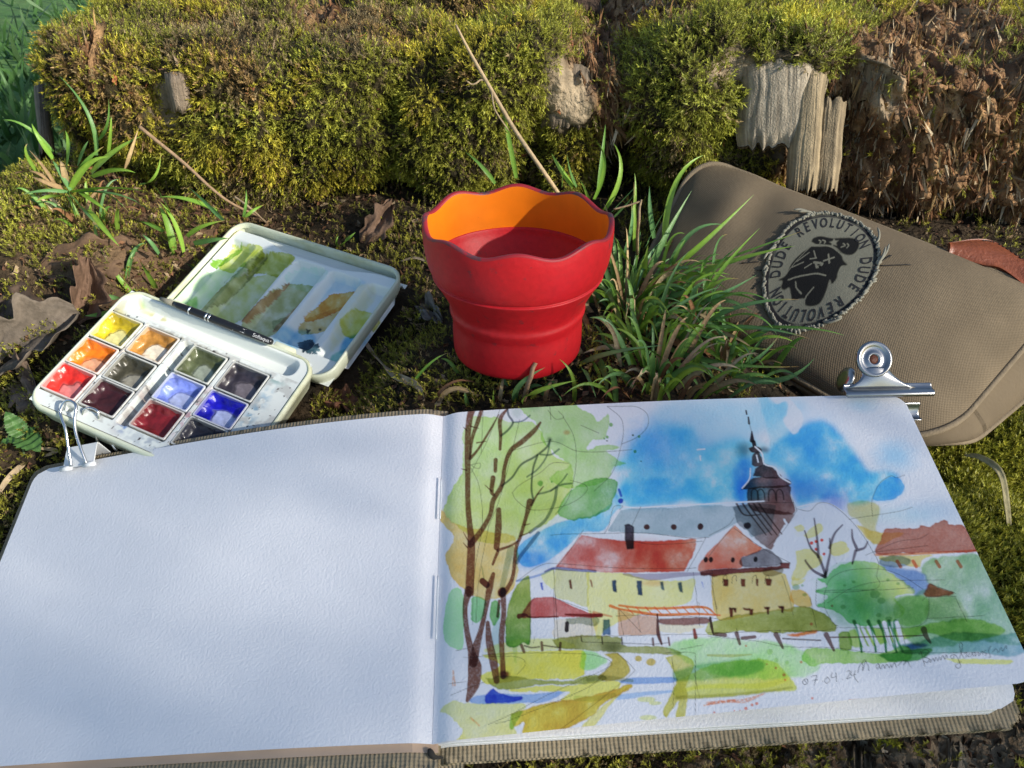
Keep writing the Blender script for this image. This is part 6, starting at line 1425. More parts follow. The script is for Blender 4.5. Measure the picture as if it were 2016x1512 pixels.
# ------------------------------------------------------------------ grass
GCOLS = [(.17, .35, .06), (.21, .39, .05), (.14, .29, .08), (.25, .42, .055), (.15, .32, .11)]
DRY = [(.42, .30, .15), (.33, .22, .11), (.26, .13, .06), (.48, .38, .22)]
def blade(parent, root, ctrl, tip, wid, col, rng, dry=False, name=None, tipdry=0.0, twist=.5):
    n = 12; t = np.linspace(0, 1, n)[:, None]
    C = (1 - t) ** 2 * root + 2 * (1 - t) * t * (2 * ctrl - .5 * root - .5 * tip) + t * t * tip
    T_ = nrm(np.gradient(C, axis=0)); view = nrm(CAM - C)
    side = nrm(np.cross(T_, view + rng.normal(0, twist, 3)))
    tt_ = t[:, 0]
    w_ = wid * .85 * np.clip(.65 + 1.8 * tt_, 0, 1) * (1 - tt_ ** 1.9) + .006
    nn_ = np.cross(side, T_); nn_ = np.where((nn_ * view).sum(1, keepdims=True) > 0, nn_, -nn_)
    V = np.stack([C - side * w_[:, None] * .5 + nn_ * w_[:, None] * .16, C, C + side * w_[:, None] * .5 + nn_ * w_[:, None] * .16], 1)
    c = np.array(col)[None, None] * (1 + .0 * V[..., :1])
    rib = np.array([.82, 1.15, .9])[None, :, None]
    c = c * rib
    if tipdry:
        td = sstep(1 - tipdry, 1, tt_)[:, None, None]; c = c * (1 - td) + np.array([.40, .24, .10]) * td
    return mesh(name or ('dry_blade' if dry else 'blade'), V.reshape(-1, 3), gridF(n, 3), MAT['litter'] if dry else MAT['grass'], parent, col=c.reshape(-1, 3).clip(0, 1))
_bg = S(*np.meshgrid(np.linspace(0, 1, 60), np.linspace(0, 1, 40), indexing='ij')).reshape(-1, 3)
_bx, _by = PX(_bg); _bd = (_bg - CAM) @ _F
def bag_depth(px, py):
    d2 = (_bx - px) ** 2 + (_by - py) ** 2; k = int(np.argmin(d2))
    return _bd[k] if d2[k] < 25 ** 2 else 99.0
def tuft(name, label, root_px, specs, z_o, rng, group='grass tufts', extra=0, spread=1.0, extra_len=4.0, dmax=60.0):
    r0, d0 = on_ground(*root_px)
    if d0 > dmax: d0 = dmax; r0 = PD(*root_px, d0)
    th = thing('grass_tuft', r0, label, 'grass tuft', group)
    ox, oy, sc = z_o
    for sp in specs:
        R_, C_, T_, w = sp[:4]; dz = sp[4] if len(sp) > 4 else None
        kind = sp[5] if len(sp) > 5 else 0
        q = [(ox + p[0] / sc, oy + p[1] / sc) for p in (R_, C_, T_)]
        root, d = on_ground(*q[0])
        d = min(d, d0 + 6) ; d = max(d, d0 - 8)
        d = min(d, bag_depth(*q[0]) - 1.2, dmax)
        root = PD(*q[0], d)
        up = (q[0][1] - q[2][1]) / 100.0
        dd_ = dz if dz is not None else -1.0 + rng.normal(0, .5) - .3 * (q[2][1] > q[0][1])
        dt_ = min(d + dd_, bag_depth(*q[2]) - 1.8); dc_ = min((d + dt_) / 2 - .5, bag_depth(*q[1]) - 2.2)
        tip = PD(*q[2], dt_); ctrl = PD(*q[1], dc_)
        wid = w / sc * d / FPX * (1.35 if sc > 3 else 1.0)
        if kind: blade(th, root, ctrl, tip, wid, DRY[rng.integers(0, 4)], rng, dry=True)
        else: blade(th, root, ctrl, tip, wid, np.array(GCOLS[rng.integers(0, 5)]) * rng.uniform(.85, 1.2), rng, tipdry=.25 if rng.random() < .3 else 0)
    for k in range(extra):
        an = rng.uniform(0, 2 * math.pi); rr_ = abs(rng.normal(0, spread))
        x, y = r0[0] + rr_ * math.cos(an), r0[1] + rr_ * math.sin(an)
        root = np.array([x, y, float(G(np.array([x]), np.array([y]))[0]) - .1])
        if y < 29.6: continue
        L_ = extra_len * rng.uniform(.5, 1.1); lean = rng.uniform(.3, 1.1)
        tip = root + np.array([math.cos(an) * L_ * math.sin(lean), math.sin(an) * L_ * math.sin(lean), L_ * math.cos(lean) * .8])
        if tip[1] < 28.4: tip[1] = 28.4
        ctrl = (root + tip) / 2 + np.array([0, 0, .22 * L_])
        dry = rng.random() < .35
        blade(th, root, ctrl, tip, rng.uniform(.20, .42), DRY[rng.integers(0, 4)] if dry else np.array(GCOLS[rng.integers(0, 5)]) * rng.uniform(.7, 1.1), rng, dry=dry)
    return th
rg = np.random.default_rng(21)
R7 = (1140, 380, 3.6)
specs = [((330, 690), (720, 530), (1090, 465), 44), ((840, 830), (1000, 560), (1280, 250), 32, -2), ((660, 530), (900, 330), (1240, 10), 44, -1.0), ((480, 600), (600, 330), (800, -20), 46, -.5), ((640, 560), (700, 420), (775, 300), 26), ((700, 640), (1100, 480), (1530, 375), 38, -3), ((900, 520), (1250, 390), (1580, 270), 16, -2.5),
         ((780, 800), (1000, 720), (1260, 580), 32), ((560, 700), (700, 720), (940, 590), 42), ((820, 960), (1150, 800), (1565, 755), 34, -3), ((880, 960), (1250, 950), (1640, 1035), 28, -2), ((980, 980), (1500, 950), (1880, 1010), 22, -3), ((1050, 890), (1250, 870), (1400, 1000), 26), ((600, 1080), (1000, 1200), (1560, 1230), 42, -1.5), ((1050, 1270), (1400, 1330), (1670, 1170), 48, -2), ((880, 1010), (1100, 1080), (1400, 1110), 32), ((1050, 1250), (1250, 1180), (1425, 1000), 32), ((700, 960), (850, 1150), (1000, 1410), 54, -2), ((720, 980), (800, 1100), (910, 1360), 48, -2), ((640, 1190), (760, 1260), (880, 1420), 38, -1.5),
         ((600, 1070), (480, 1230), (320, 1450), 54, -2), ((400, 1110), (500, 1250), (640, 1430), 48, -2), ((620, 1160), (625, 1300), (620, 1430), 48, -2), ((130, 1160), (190, 1300), (190, 1460), 46, -2), ((230, 1140), (240, 1300), (200, 1440), 42, -2), ((80, 1180), (150, 1300), (130, 1430), 38, -2), ((10, 1230), (60, 1300), (120, 1450), 36, -2), ((20, 1210), (250, 1130), (600, 1080), 40, -1), ((300, 760), (430, 900), (600, 1110), 50, -1), ((470, 380), (540, 250), (605, 130), 32), ((420, 560), (500, 420), (670, 360), 30), ((460, 600), (470, 500), (490, 370), 42), ((390, 540), (330, 450), (240, 290), 28), ((520, 270), (500, 100), (500, -20), 32), ((270, 600), (250, 380), (230, 200), 26), ((310, 460), (370, 250), (370, 60), 26), ((390, 420), (395, 200), (390, -80), 26), ((250, 170), (330, 90), (400, 0), 24), ((450, 740), (460, 700), (440, 860), 26), ((560, 830), (580, 900), (600, 990), 34), ((980, 900), (1150, 850), (1250, 870), 26), ((480, 700), (600, 720), (690, 710), 38), ((560, 840), (700, 960), (980, 1150), 46, -1.5), ((330, 960), (420, 1010), (600, 1080), 44), ((860, 780), (950, 850), (1040, 930), 60), ((680, 1000), (900, 1100), (1090, 1260), 40),
         ((120, 700), (60, 850), (-10, 1010), 30, -1, 1), ((250, 800), (180, 950), (20, 1110), 36, -1, 1), ((370, 1110), (200, 1090), (20, 1140), 44, -1, 1), ((300, 880), (230, 960), (160, 1040), 34, -1, 1), ((620, 1000), (700, 1060), (800, 1110), 60, -1, 1), ((880, 990), (1050, 1000), (1230, 1100), 34, -1, 1), ((540, 930), (450, 850), (520, 1010), 36, -.5, 1), ((1040, 1300), (1060, 1380), (1100, 1410), 20, -1, 1), ((500, 1150), (520, 1300), (500, 1400), 56, -.5, 1), ((690, 600), (640, 690), (600, 780), 44, -1, 1), ((850, 790), (800, 850), (740, 880), 40, -1, 1), ((940, 900), (880, 950), (820, 930), 30, -1, 1), ((260, 560), (300, 640), (290, 740), 40, -1, 1), ((700, 1430), (760, 1390), (800, 1370), 26, -.5, 1)]
up = [((1080, 1040), (1000, 940), (910, 860), 22), ((1200, 1010), (1150, 750), (1088, 440), 26), ((1520, 1060), (1450, 960), (1400, 870), 28), ((1460, 1060), (1465, 1000), (1470, 930), 16), ((1540, 1060), (1500, 960), (1485, 840), 20), ((1640, 1130), (1700, 930), (1650, 800), 22), ((1700, 1190), (1790, 980), (1750, 810), 28), ((1660, 1100), (1690, 850), (1705, 705), 20), ((1740, 1200), (1820, 1120), (1890, 1040), 18), ((1830, 1380), (1870, 1150), (1870, 980), 22), ((1980, 1350), (1960, 1200), (1955, 1055), 26), ((1620, 1200), (1600, 1100), (1560, 1020), 18), ((2040, 1400), (2100, 1050), (2260, 880), 34)]
def conv(sp, z): return [(tuple([( (z[0] + p[0] / z[2] - R7[0]) * R7[2], (z[1] + p[1] / z[2] - R7[1]) * R7[2]) for p in s[:3]]) + (s[3] / z[2] * R7[2],) + tuple(s[4:])) for s in sp]
specs += conv(up, (600, 0, 2.88))
for _ in range(46):
    rx, ry = rg.uniform(330, 1000), rg.uniform(560, 1050); an = math.radians(rg.uniform(-75, 28)); ln = rg.uniform(330, 900)
    tx, ty = rx + ln * math.cos(an), ry + ln * math.sin(an) * .75
    if math.hypot(1140 + tx / 3.6 - 1613, 380 + ty / 3.6 - 527) < 150: continue
    specs.append(((rx, ry), ((rx + tx) / 2 - 30, (ry + ty) / 2 - rg.uniform(30, 130)), (tx, min(ty, 1380)), rg.uniform(24, 40), -1.8))
tuft('grass_tuft', 'big tuft of green and straw-coloured grass between the red cup and the pouch', (1235, 610), specs, R7, rg, extra=120, spread=2.3, extra_len=5.0)
Lz = (0, 0, 2.88)
specs = [((545, 880), (500, 650), (335, 430), 32), ((560, 790), (610, 700), (615, 560), 22), ((610, 900), (625, 750), (630, 660), 27), ((520, 980), (650, 860), (805, 770), 46), ((370, 1020), (390, 850), (370, 740), 42), ((300, 900), (220, 780), (180, 700), 36), ((300, 860), (150, 720), (15, 680), 26), ((400, 1070), (500, 930), (620, 890), 46), ((400, 1080), (330, 960), (290, 900), 36), ((220, 990), (150, 880), (155, 815), 30), ((390, 1090), (250, 1080), (100, 1110), 26), ((360, 1110), (280, 1110), (205, 1140), 42), ((400, 1085), (650, 1060), (880, 1100), 46), ((450, 1080), (600, 1100), (740, 1215), 46), ((480, 1090), (680, 1110), (850, 1190), 40), ((520, 1000), (650, 960), (770, 980), 42), ((790, 1050), (880, 990), (910, 855), 32), ((370, 1090), (470, 1180), (560, 1290), 42), ((500, 1190), (590, 1300), (675, 1395), 42), ((440, 950), (470, 860), (500, 800), 30), ((430, 1000), (500, 900), (590, 830), 36), ((390, 1080), (420, 1180), (430, 1240), 30), ((450, 1090), (540, 1150), (600, 1190), 36), ((380, 1060), (360, 960), (340, 910), 44, -.5, 1), ((330, 1080), (200, 980), (80, 985), 44, -.5, 1), ((320, 1060), (250, 950), (165, 850), 24, -.5, 1), ((360, 1070), (250, 1030), (180, 1000), 34, -.5, 1), ((540, 950), (400, 940), (230, 945), 36, -.5, 1), ((700, 970), (740, 860), (785, 730), 34, -.5, 1)]
tuft('grass_tuft', 'bluish green grass tuft at the foot of the mossy wall above the paint box', (135, 370), specs, Lz, rg, extra=22, spread=1.2, extra_len=3.0, dmax=47.0)
specs = [((1270, 1250), (1180, 1160), (1070, 1060), 40), ((1230, 1200), (1050, 1130), (890, 1120), 50), ((1040, 1430), (980, 1250), (890, 1130), 42), ((1000, 1300), (940, 1150), (870, 1050), 24), ((900, 1440), (850, 1370), (805, 1330), 32), ((1060, 1340), (1150, 1280), (1280, 1250), 34), ((930, 1310), (850, 1270), (790, 1255), 36), ((1380, 1230), (1395, 1150), (1395, 1075), 20), ((1390, 1230), (1440, 1190), (1500, 1160), 26), ((1100, 1380), (1200, 1360), (1300, 1350), 40)]
tuft('grass_tuft', 'few flat grass blades behind the upper left corner of the paint lid', (425, 450), specs, Lz, rg, extra=5, spread=.8, extra_len=2.2, dmax=46.5)
Lz1 = (0, 380, 2.4)
specs = [((640, 450), (470, 360), (330, 170), 52), ((740, 450), (700, 380), (655, 310), 36), ((820, 290), (790, 150), (740, 40), 50), ((580, 500), (500, 488), (430, 490), 34), ((560, 590), (450, 600), (330, 605), 24), ((560, 560), (480, 575), (400, 580), 40), ((620, 470), (560, 400), (520, 330), 30)]
tuft('grass_tuft', 'broad grass blades rising between the dead leaves and the paint box', (240, 570), specs, Lz1, rg, extra=4, spread=.8, extra_len=2.5)
specs = [((1600, 250), (1640, 220), (1680, 185), 28), ((1600, 255), (1590, 230), (1600, 200), 14)]
tuft('grass_tuft', 'single short grass blade behind the right half of the paint lid', (668, 484), specs, Lz1, rg)
FCz = (800, 320, 3.15)
specs = [((580, 1480), (590, 1400), (610, 1300), 26, 0, 1), ((680, 1480), (700, 1380), (860, 1270), 40), ((720, 1490), (800, 1420), (1060, 1350), 44), ((860, 1480), (880, 1400), (920, 1330), 26, 0, 1), ((960, 1480), (940, 1440), (890, 1370), 18), ((1040, 1490), (1030, 1330), (950, 1220), 26), ((380, 1510), (370, 1460), (360, 1420), 24), ((540, 1505), (540, 1460), (540, 1410), 14), ((160, 1500), (300, 1360), (480, 1390), 24, 0, 1), ((200, 1490), (320, 1400), (520, 1500), 30, 0, 1), ((240, 1430), (380, 1420), (500, 1510), 26, 0, 1), ((20, 1390), (140, 1250), (260, 1180), 18), ((440, 1505), (420, 1480), (400, 1450), 26, 0, 1)]
tuft('grass_tuft', 'short green and dried grass in front of the foot of the red cup', (1000, 770), specs, FCz, rg, extra=8, spread=1.2, extra_len=1.6)

tuft('grass_tuft', 'low spreading grass on the ground between the cup and the top of the painted page', (1290, 740), [], R7, rg, extra=80, spread=2.4, extra_len=4.0)
tuft('grass_tuft', 'shaded grass at the lower left corner of the pouch', (1430, 690), [], R7, rg, extra=60, spread=1.8, extra_len=4.0)
# ------------------------------------------------------------------ stalks and twigs
def stalk(label, pts, r, col, group=None, name='dry_stalk', cat='stalk', side=None):
    P = bez(pts, 26)
    P = P + .05 * np.column_stack([fbm(np.linspace(0, 5, 26), np.full(26, k * 3.3), 0, 2, 500 + k) for k in range(3)])
    t = thing(name, P[0], label, cat, group)
    rr = np.interp(np.linspace(0, 1, 26), np.linspace(0, 1, len(r)), r)
    V, F = tube(P, rr, 8); mesh('stem', V, F, MAT['twig'], t, col=np.tile(np.array(col), (len(V), 1)))
    for s in (side or []):
        V, F = tube(bez(s, 12), [.05] * 11 + [.02], 6); mesh('dry_strand', V, F, MAT['twig'], t, col=np.tile(np.array(col) * .9, (len(V), 1)))
    return t
STR = (.46, .34, .20)
stalk('tall pale dry stalk rising behind the red cup', [on_ground(1130, 430)[0], PD(1085, 360, 46.0), PD(1010, 250, 44.8), PD(940, 130, 43.6), PD(897, 50, 43.0)], [.14, .13, .12, .10, .06], STR,
      side=[[PD(954, 158, 43.9), PD(945, 158, 43.8), PD(937, 164, 43.7), PD(928, 166, 43.7), PD(919, 159, 43.6)], [PD(968, 180, 44.0), PD(973, 212, 44.0), PD(984, 232, 44.2), PD(1002, 258, 44.6)]])
stalk('bare brown stalk slanting down from the left grass tuft to the paint lid', [on_ground(512, 428)[0], PD(440, 390, 49.0), PD(360, 320, 48.0), PD(274, 250, 47.0)], [.07, .09, .11, .12], (.30, .20, .12))
stalk('thin upright broken stem in the grass right of the cup', [on_ground(1254, 520)[0], PD(1256, 450, 40.5), PD(1262, 394, 40.2)], [.09, .08, .05], (.36, .26, .15), side=[[PD(1208, 412, 40.2), PD(1235, 405, 40.2), PD(1262, 396, 40.2)]])
stalk('short broken twig stub in front of the cup', [on_ground(1030, 790)[0], PD(1042, 750, 37.0), PD(1054, 715, 36.8)], [.13, .12, .10], (.34, .22, .13), name='twig', cat='twig')
stalk('slanted short dry stem crossing behind the paint lid', [on_ground(525, 440)[0], PD(495, 412, 48.0), PD(462, 388, 47.8)], [.08, .07, .06], (.34, .25, .16), name='twig', cat='twig')
# curled straw strips
def ribbon(label, pts, wid, col, name='dry_leaf_strip', cat='straw'):
    P = bez(pts, 22); T_ = nrm(np.gradient(P, axis=0)); rg2 = np.random.default_rng(int(abs(P[0, 0]) * 100))
    up_ = nrm(CAM - P) + np.column_stack([.6 * np.sin(np.linspace(0, 5, 22)), .3 * np.cos(np.linspace(0, 4, 22)), np.zeros(22)])
    sd_ = nrm(np.cross(T_, up_)); w_ = wid * np.sin(np.linspace(.25, math.pi - .1, 22)) ** .6; nn_ = np.cross(sd_, T_)
    V = np.stack([P + sd_ * (k / 2 * w_)[:, None] + nn_ * (.18 * w_ * k * k)[:, None] for k in (-1, -.5, 0, .5, 1)], 1)
    c = np.array(col) * (1 + .2 * fbm(V[..., 0] * 4, V[..., 1] * 4, 0, 3, 510))[..., None]
    o = mesh(name, V.reshape(-1, 3), gridF(22, 5), MAT['litter'], None, col=c.reshape(-1, 3).clip(0, 1), loc=P[0]); tag(o, label, cat)
    sm = o.modifiers.new('thick', 'SOLIDIFY'); sm.thickness = .012 * U
    return o
def gp(px, py, lift=.15): p = on_ground(px, py)[0]; return p + np.array([0, 0, lift])
ribbon('twisted pale dead grass blade on the moss right of the paint lid', [gp(714, 676, .5), gp(738, 715, .5), gp(775, 748, .4), gp(822, 770, .4), gp(836, 795, .2)], .42, (.40, .31, .20))
ribbon('bent dry grass blade beside the moss under the pouch', [gp(1985, 1075, .2), PD(1982, 1000, 35.0), PD(1968, 930, 35.8), PD(1930, 900, 36.4), PD(1898, 896, 37.0)], .32, (.30, .26, .14))
ribbon('thin straw arching towards the cup from the left', [gp(790, 522, .3), gp(820, 524, .6), gp(850, 530, .4)], .16, (.42, .33, .22))
ribbon('pale frayed straw by the moss cushion right of the sketchbook', [gp(1995, 1085, .3), gp(1985, 1060, .4), gp(2000, 1100, .4), gp(2012, 1110, .2)], .5, (.40, .32, .2))
ribbon('dry curled grass blade in front of the left corner of the sketchbook', [gp(-5, 985, .2), gp(20, 960, .5), gp(45, 935, .5), gp(52, 920, .2)], .3, (.42, .32, .2))
ribbon('bleached straw lying near the paint box corner', [gp(85, 905, .2), gp(115, 895, .3), gp(70, 890, .3)], .2, (.4, .3, .18))

# ------------------------------------------------------------------ dead leaves
def dead_leaf(label, corners, col, curl=.5, seed=0, depth_off=0.0):
    """corners: 4 image-space anchors with heights above the ledge; a curled sheet with ragged margin"""
    Q = [gp(x, y, h) for x, y, h in corners]
    n, m = 26, 18
    u, v = np.meshgrid(np.linspace(0, 1, n), np.linspace(-1, 1, m), indexing='ij')
    mid = bez([Q[0], .5 * (Q[1] + Q[3]), Q[2]], n)
    half = .5 * (Q[1] - Q[3])
    shape = np.sin(math.pi * np.clip(u, .02, .98)) ** .6 * (1 + .22 * np.sin(u * 21 + seed) * np.abs(v) + .25 * fbm(u * 5, v * 2, seed, 3, 520))
    V = mid[:, None] + (v * shape)[..., None] * half
    nn_ = nrm(np.cross(Q[2] - Q[0], half)); nn_ = nn_ if nn_[2] > 0 else -nn_
    hgt = curl * (v * v * shape) + .8 * fbm(u * 3.5, v * 2.4, seed + 3.3, 4, 521) + .25 * np.sin(u * 6 + v * 2 + seed) * .4
    V = V + hgt[..., None] * nn_
    vein = np.exp(-(v / .06) ** 2)[..., None] * .35 + np.exp(-((np.sin((u - np.abs(v) * .35) * 22)) / .25) ** 2)[..., None] * .15
    c = np.array(col) * (1 + .5 * fbm(u * 6, v * 5, seed, 4, 522))[..., None] * (1 + vein)
    o = mesh('dead_leaf', V.reshape(-1, 3), gridF(n, m), MAT['litter'], None, col=c.reshape(-1, 3).clip(.005, 1), loc=Q[0])
    sm = o.modifiers.new('thick', 'SOLIDIFY'); sm.thickness = .018 * U
    tag(o, label, 'dead leaf', 'dead leaves left of the paint box')
    return o
dead_leaf('large grey-brown curled dead leaf nearest the red pan corner of the paint box', [(-20, 750, .3), (50, 650, 1.2), (165, 640, .9), (90, 720, .2)], (.13, .105, .08), 1.5, 1)
dead_leaf('dark brown dead leaf folded upright at the left picture edge', [(-10, 620, .2), (30, 570, 1.2), (110, 640, .5), (30, 670, .3)], (.085, .058, .040), -1.2, 2)
dead_leaf('upright brown leaf curl left of the grass blades by the paint box', [(150, 640, .1), (150, 580, .9), (185, 545, 1.2), (200, 610, .2)], (.14, .085, .055), 1.5, 3)
dead_leaf('small pale brown leaf fragment under the grey curled leaf', [(30, 760, .1), (60, 710, .5), (85, 800, .2), (40, 800, .1)], (.17, .12, .085), .4, 4)
dead_leaf('flat dull brown leaf among the dirt behind the dead leaves', [(75, 540, .3), (200, 480, .5), (300, 520, .3), (180, 560, .2)], (.12, .075, .045), .3, 5)
dead_leaf('tan leaf standing in the dark gap behind the paint lid', [(710, 480, .1), (730, 450, .9), (775, 425, 1.0), (760, 470, .1)], (.16, .10, .065), .5, 6)['group'] = 'dead leaves by the lid'
dead_leaf('greyish leaf scrap on the ground just left of the cup', [(826, 620, .2), (850, 600, .6), (872, 640, .3), (840, 640, .2)], (.20, .18, .15), .4, 7)['group'] = 'dead leaves by the lid'
dead_leaf('rust brown leaf scrap on the ground below the paint lid', [(640, 800, .1), (680, 780, .2), (715, 800, .1), (680, 815, .1)], (.15, .07, .04), .2, 8)['group'] = 'dead leaves by the lid'

# ------------------------------------------------------------------ nettle seedling at the left
nr = on_ground(48, 905)[0]
nettle = thing('nettle_seedling', nr, 'small green nettle seedling with toothed leaves at the left edge', 'plant')
def toothed(c, d, up_, ln, wd, seed):
    d = nrm(d); s = nrm(np.cross(d, up_)); nn_ = np.cross(s, d); nn_ = nn_ if nn_[2] > 0 else -nn_
    n, m = 22, 9
    u, v = np.meshgrid(np.linspace(0, 1, n), np.linspace(-1, 1, m), indexing='ij')
    prof = wd * np.sin(math.pi * u ** .62) ** .75 * (1 + .22 * (np.arange(n) % 2)[:, None] * np.abs(v))
    V = c + (u * ln)[..., None] * d + (v * prof)[..., None] * s + ((-.10 * ln * u * u) + .18 * np.abs(v) * prof + .05 * np.sin(u * 24))[..., None] * nn_
    col = np.array([.075, .17, .04]) * (1 + .25 * fbm(u * 5, v * 4, seed, 3, 530))[..., None] * (1 + .35 * np.exp(-(v / .12) ** 2))[..., None]
    return V.reshape(-1, 3), gridF(n, m), col.reshape(-1, 3)
nt_ = PD(44, 860, (nr - CAM) @ _F - .3)
V, F = tube(bez([nr, .5 * (nr + nt_), nt_], 6), .07, 6); mesh('stem', V, F, MAT['leaf'], nettle, col=np.tile([.10, .15, .05], (len(V), 1)))
for k, (dx, dy, dz, ln, wd) in enumerate(((1, -.75, .1, 1.7, .55), (-.55, .5, .9, 1.5, .42), (-.9, -.5, .1, 1.0, .35), (.8, .5, .45, .9, .3))):
    V, F, c = toothed(nt_, np.array([dx, dy, dz], float), np.array([0, 0, 1.]), ln, wd, k); o = mesh('leaf', V, F, MAT['leaf'], nettle, col=c)

# ------------------------------------------------------------------ weathered grey slabs on the stump wall and its front
def slab(px0, py0, px1, py1, w, d0, d1, seed, col=(.36, .29, .19), deep=.06, freq=15.0, rag=.05):
    """split board: long ridges and cracks along the grain, ragged ends"""
    a0, b0 = PD(px0, py0, d0), PD(px1, py1, d1)
    n, m = 46, 60
    t, s_ = np.meshgrid(np.linspace(0, 1, n), np.linspace(-1, 1, m), indexing='ij')
    axis = b0 - a0; sd_ = nrm(np.cross(axis, CAM - a0)); nn_ = nrm(np.cross(sd_, axis)); nn_ = nn_ if nn_ @ (CAM - a0) > 0 else -nn_
    ww = w / FPX * d0 * .5
    e0 = rag * fbm(s_ * 2.5, s_ * 0 + seed, 0, 3, 541) * 1.6; e1 = rag * fbm(s_ * 7, s_ * 0 + seed + 9, 0, 3, 542) * 1.6
    tr_ = e0 * (1 - t) + t * (1 + e1)
    sr = s_ * (1 + .14 * fbm(t * 3, np.sign(s_) + seed, 0, 4, 543))
    P = a0 + tr_[..., None] * axis + (sr * ww)[..., None] * sd_
    x_ = s_ * ww * freq * .35 + .06 * t * ww
    r1 = 1 - np.abs(fbm(x_, t * .7, seed, 4, 544)) * 2.2
    crack = sstep(.045, .0, np.abs(fbm(x_ * .45, t * .35, seed + 5, 3, 545)))
    h = deep * (.45 * r1 - .8 * crack) - .9 * np.abs(s_) ** 4 - .5 * np.abs(2 * t - 1) ** 6 + .10 * fbm(t * 1.2, s_ * 1.2, seed, 2, 548)
    P = P + h[..., None] * nn_
    tone = np.clip(.62 + .5 * fbm(x_ * 2.5, t * 1.6, seed, 4, 546), .2, 1.3)
    c = np.array(col) * tone[..., None]
    V = np.concatenate([P.reshape(-1, 3), (P - nn_ * 1.0).reshape(-1, 3)])
    F = gridF(n, m); k = n * m
    ring = [i * m for i in range(n)] + [(n - 1) * m + j for j in range(1, m)] + [i * m + m - 1 for i in range(n - 2, -1, -1)] + [j for j in range(m - 2, 0, -1)]
    Fl = [tuple(f) for f in F] + [tuple(f[::-1] + k) for f in F] + [(ring[i], ring[(i + 1) % len(ring)], ring[(i + 1) % len(ring)] + k, ring[i] + k) for i in range(len(ring))]
    return mesh('wood_slab', V, Fl, MAT['slab'], stump, col=np.concatenate([c.reshape(-1, 3)] * 2))
GR = (.56, .47, .34)
for k, a in enumerate(((1532, 120, 1524, 285, 150, 47.6, 48.4, GR), (1598, 130, 1578, 372, 60, 47.3, 47.9, (.45, .35, .21)), (1640, 190, 1622, 372, 52, 47.6, 48.2, (.40, .31, .19)), (1120, 125, 1112, 250, 100, 49.7, 50.8, (.30, .235, .165)), (345, 145, 362, 225, 44, 47.5, 48.6, (.36, .28, .2)), (1730, 110, 1716, 195, 60, 47.8, 48.2, (.33, .24, .14)), (78, 150, 92, 290, 26, 55.5, 54, (.28, .22, .16)), (1460, 118, 1462, 160, 50, 53, 52, (.3, .25, .19)))):
    slab(*a[:7], k * 1.7, a[7])
for k, a in enumerate(((618, -40, 622, 46, 120, 63, 62, (.065, .055, .045)), (700, -20, 702, 22, 60, 64, 63.5, (.09, .065, .05)), (1150, -30, 1150, 20, 60, 64, 63.5, (.14, .09, .06)))):
    slab(*a[:7], 30 + k, a[7])
for k, a in enumerate(((1690, 1460, 1690, 1600, 90, 30.2, 28.4, (.27, .205, .13)), (1775, 1452, 1772, 1600, 70, 30.5, 28.6, (.22, .15, .09)), (1860, 1446, 1850, 1600, 105, 30.2, 28.4, (.36, .285, .195)), (1955, 1440, 1935, 1600, 90, 30.5, 28.8, (.26, .17, .10)), (2030, 1430, 2010, 1600, 80, 30.9, 29.0, (.18, .105, .055)))):
    slab(*a[:7], 50 + k * 1.3, a[7], deep=.6, freq=14.0, rag=.1)
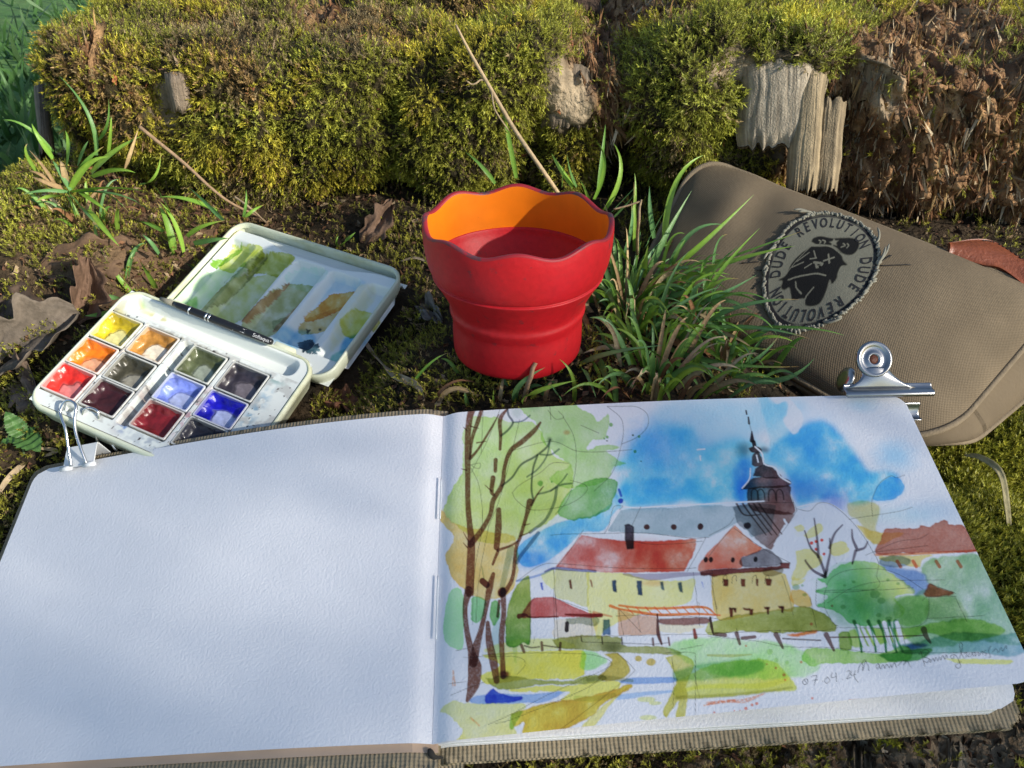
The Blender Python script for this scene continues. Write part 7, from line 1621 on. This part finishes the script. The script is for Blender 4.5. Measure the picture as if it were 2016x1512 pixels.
# flat stone at the top right
fs = Frame(PD(1912, 36, 66), (1, 0, 0), (0, 1, .1))
an = np.linspace(0, 2 * math.pi, 26, endpoint=False); rad = 1 + .18 * fbm(np.cos(an) * 2, np.sin(an) * 2, 0, 3, 550)
L = [fs(np.column_stack([2.0 * k_ * rad * np.cos(an), 1.3 * k_ * rad * np.sin(an), np.full(26, z) + .1 * np.cos(an * 3)])) for z, k_ in ((-.45, .8), (-.3, 1.0), (.1, 1.02), (.3, .92), (.36, .5))]
V, F = loft(L); stn = mesh('flat_stone', V, F, MAT['stone'], None, loc=fs.o); tag(stn, 'flat grey lichen-covered stone on top of the stump at the upper right', 'stone')

# ------------------------------------------------------------------ unseen bare shrub, added sunward so that its twigs dapple the pages
rg = np.random.default_rng(77)
SV = np.array(SUN); E1_ = nrm(np.cross([0, 0, 1.], SV)); E2_ = np.cross(SV, E1_)
bc_ = np.array([-3.0, 21.0, -2.0])
shrub_base = np.array([*(bc_ + SV * 300)[:2], -36.0])
shrub = thing('added_shade_shrub', shrub_base, 'unseen leafless shrub added right of the stump to dapple the sketchbook with shade', 'shrub')
top_ = bc_ + SV * 300 - np.array([0, 0, 18.])
tr_pts = bez([shrub_base, shrub_base + np.array([3, 2, 60.]), shrub_base + np.array([-2, 1, 110.]), top_], 16)
V, F = tube(tr_pts, np.linspace(2.6, 1.3, 16), 8); mesh('trunk', V, F, MAT['twig'], shrub, col=np.tile([.11, .085, .06], (len(V), 1)))
def to_air(e1, e2, d): return bc_ + E1_ * e1 + E2_ * e2 + SV * d
for k in range(9):
    e1 = -22 + 44 * (k + rg.random()) / 9; d = rg.uniform(270, 330)
    end = to_air(e1, rg.uniform(-4, 5), d); st = tr_pts[rg.integers(10, 16)]
    limb = bez([st, .5 * (st + end) + rg.normal(0, 3, 3), end, end + rg.normal(0, 6, 3) + np.array([0, 0, 9.])], 18)
    V, F = tube(limb, np.linspace(.9, .25, 18), 6); br = mesh('branch', V, F, MAT['twig'], shrub, col=np.tile([.11, .085, .06], (len(V), 1)))
    for j in range(6):
        p0 = limb[rg.integers(6, 18)]
        q = to_air(np.clip(e1 + rg.normal(0, 7), -24, 15), rg.normal(-.5, 3.4), d + rg.normal(0, 8)); q2 = q + rg.normal(0, 5, 3)
        V, F = tube(bez([p0, q, q2], 9), np.linspace(.42, .16, 9) * rg.uniform(.7, 1.3), 5); mesh('twig', V, F, MAT['twig'], br, col=np.tile([.12, .09, .06], (len(V), 1)))
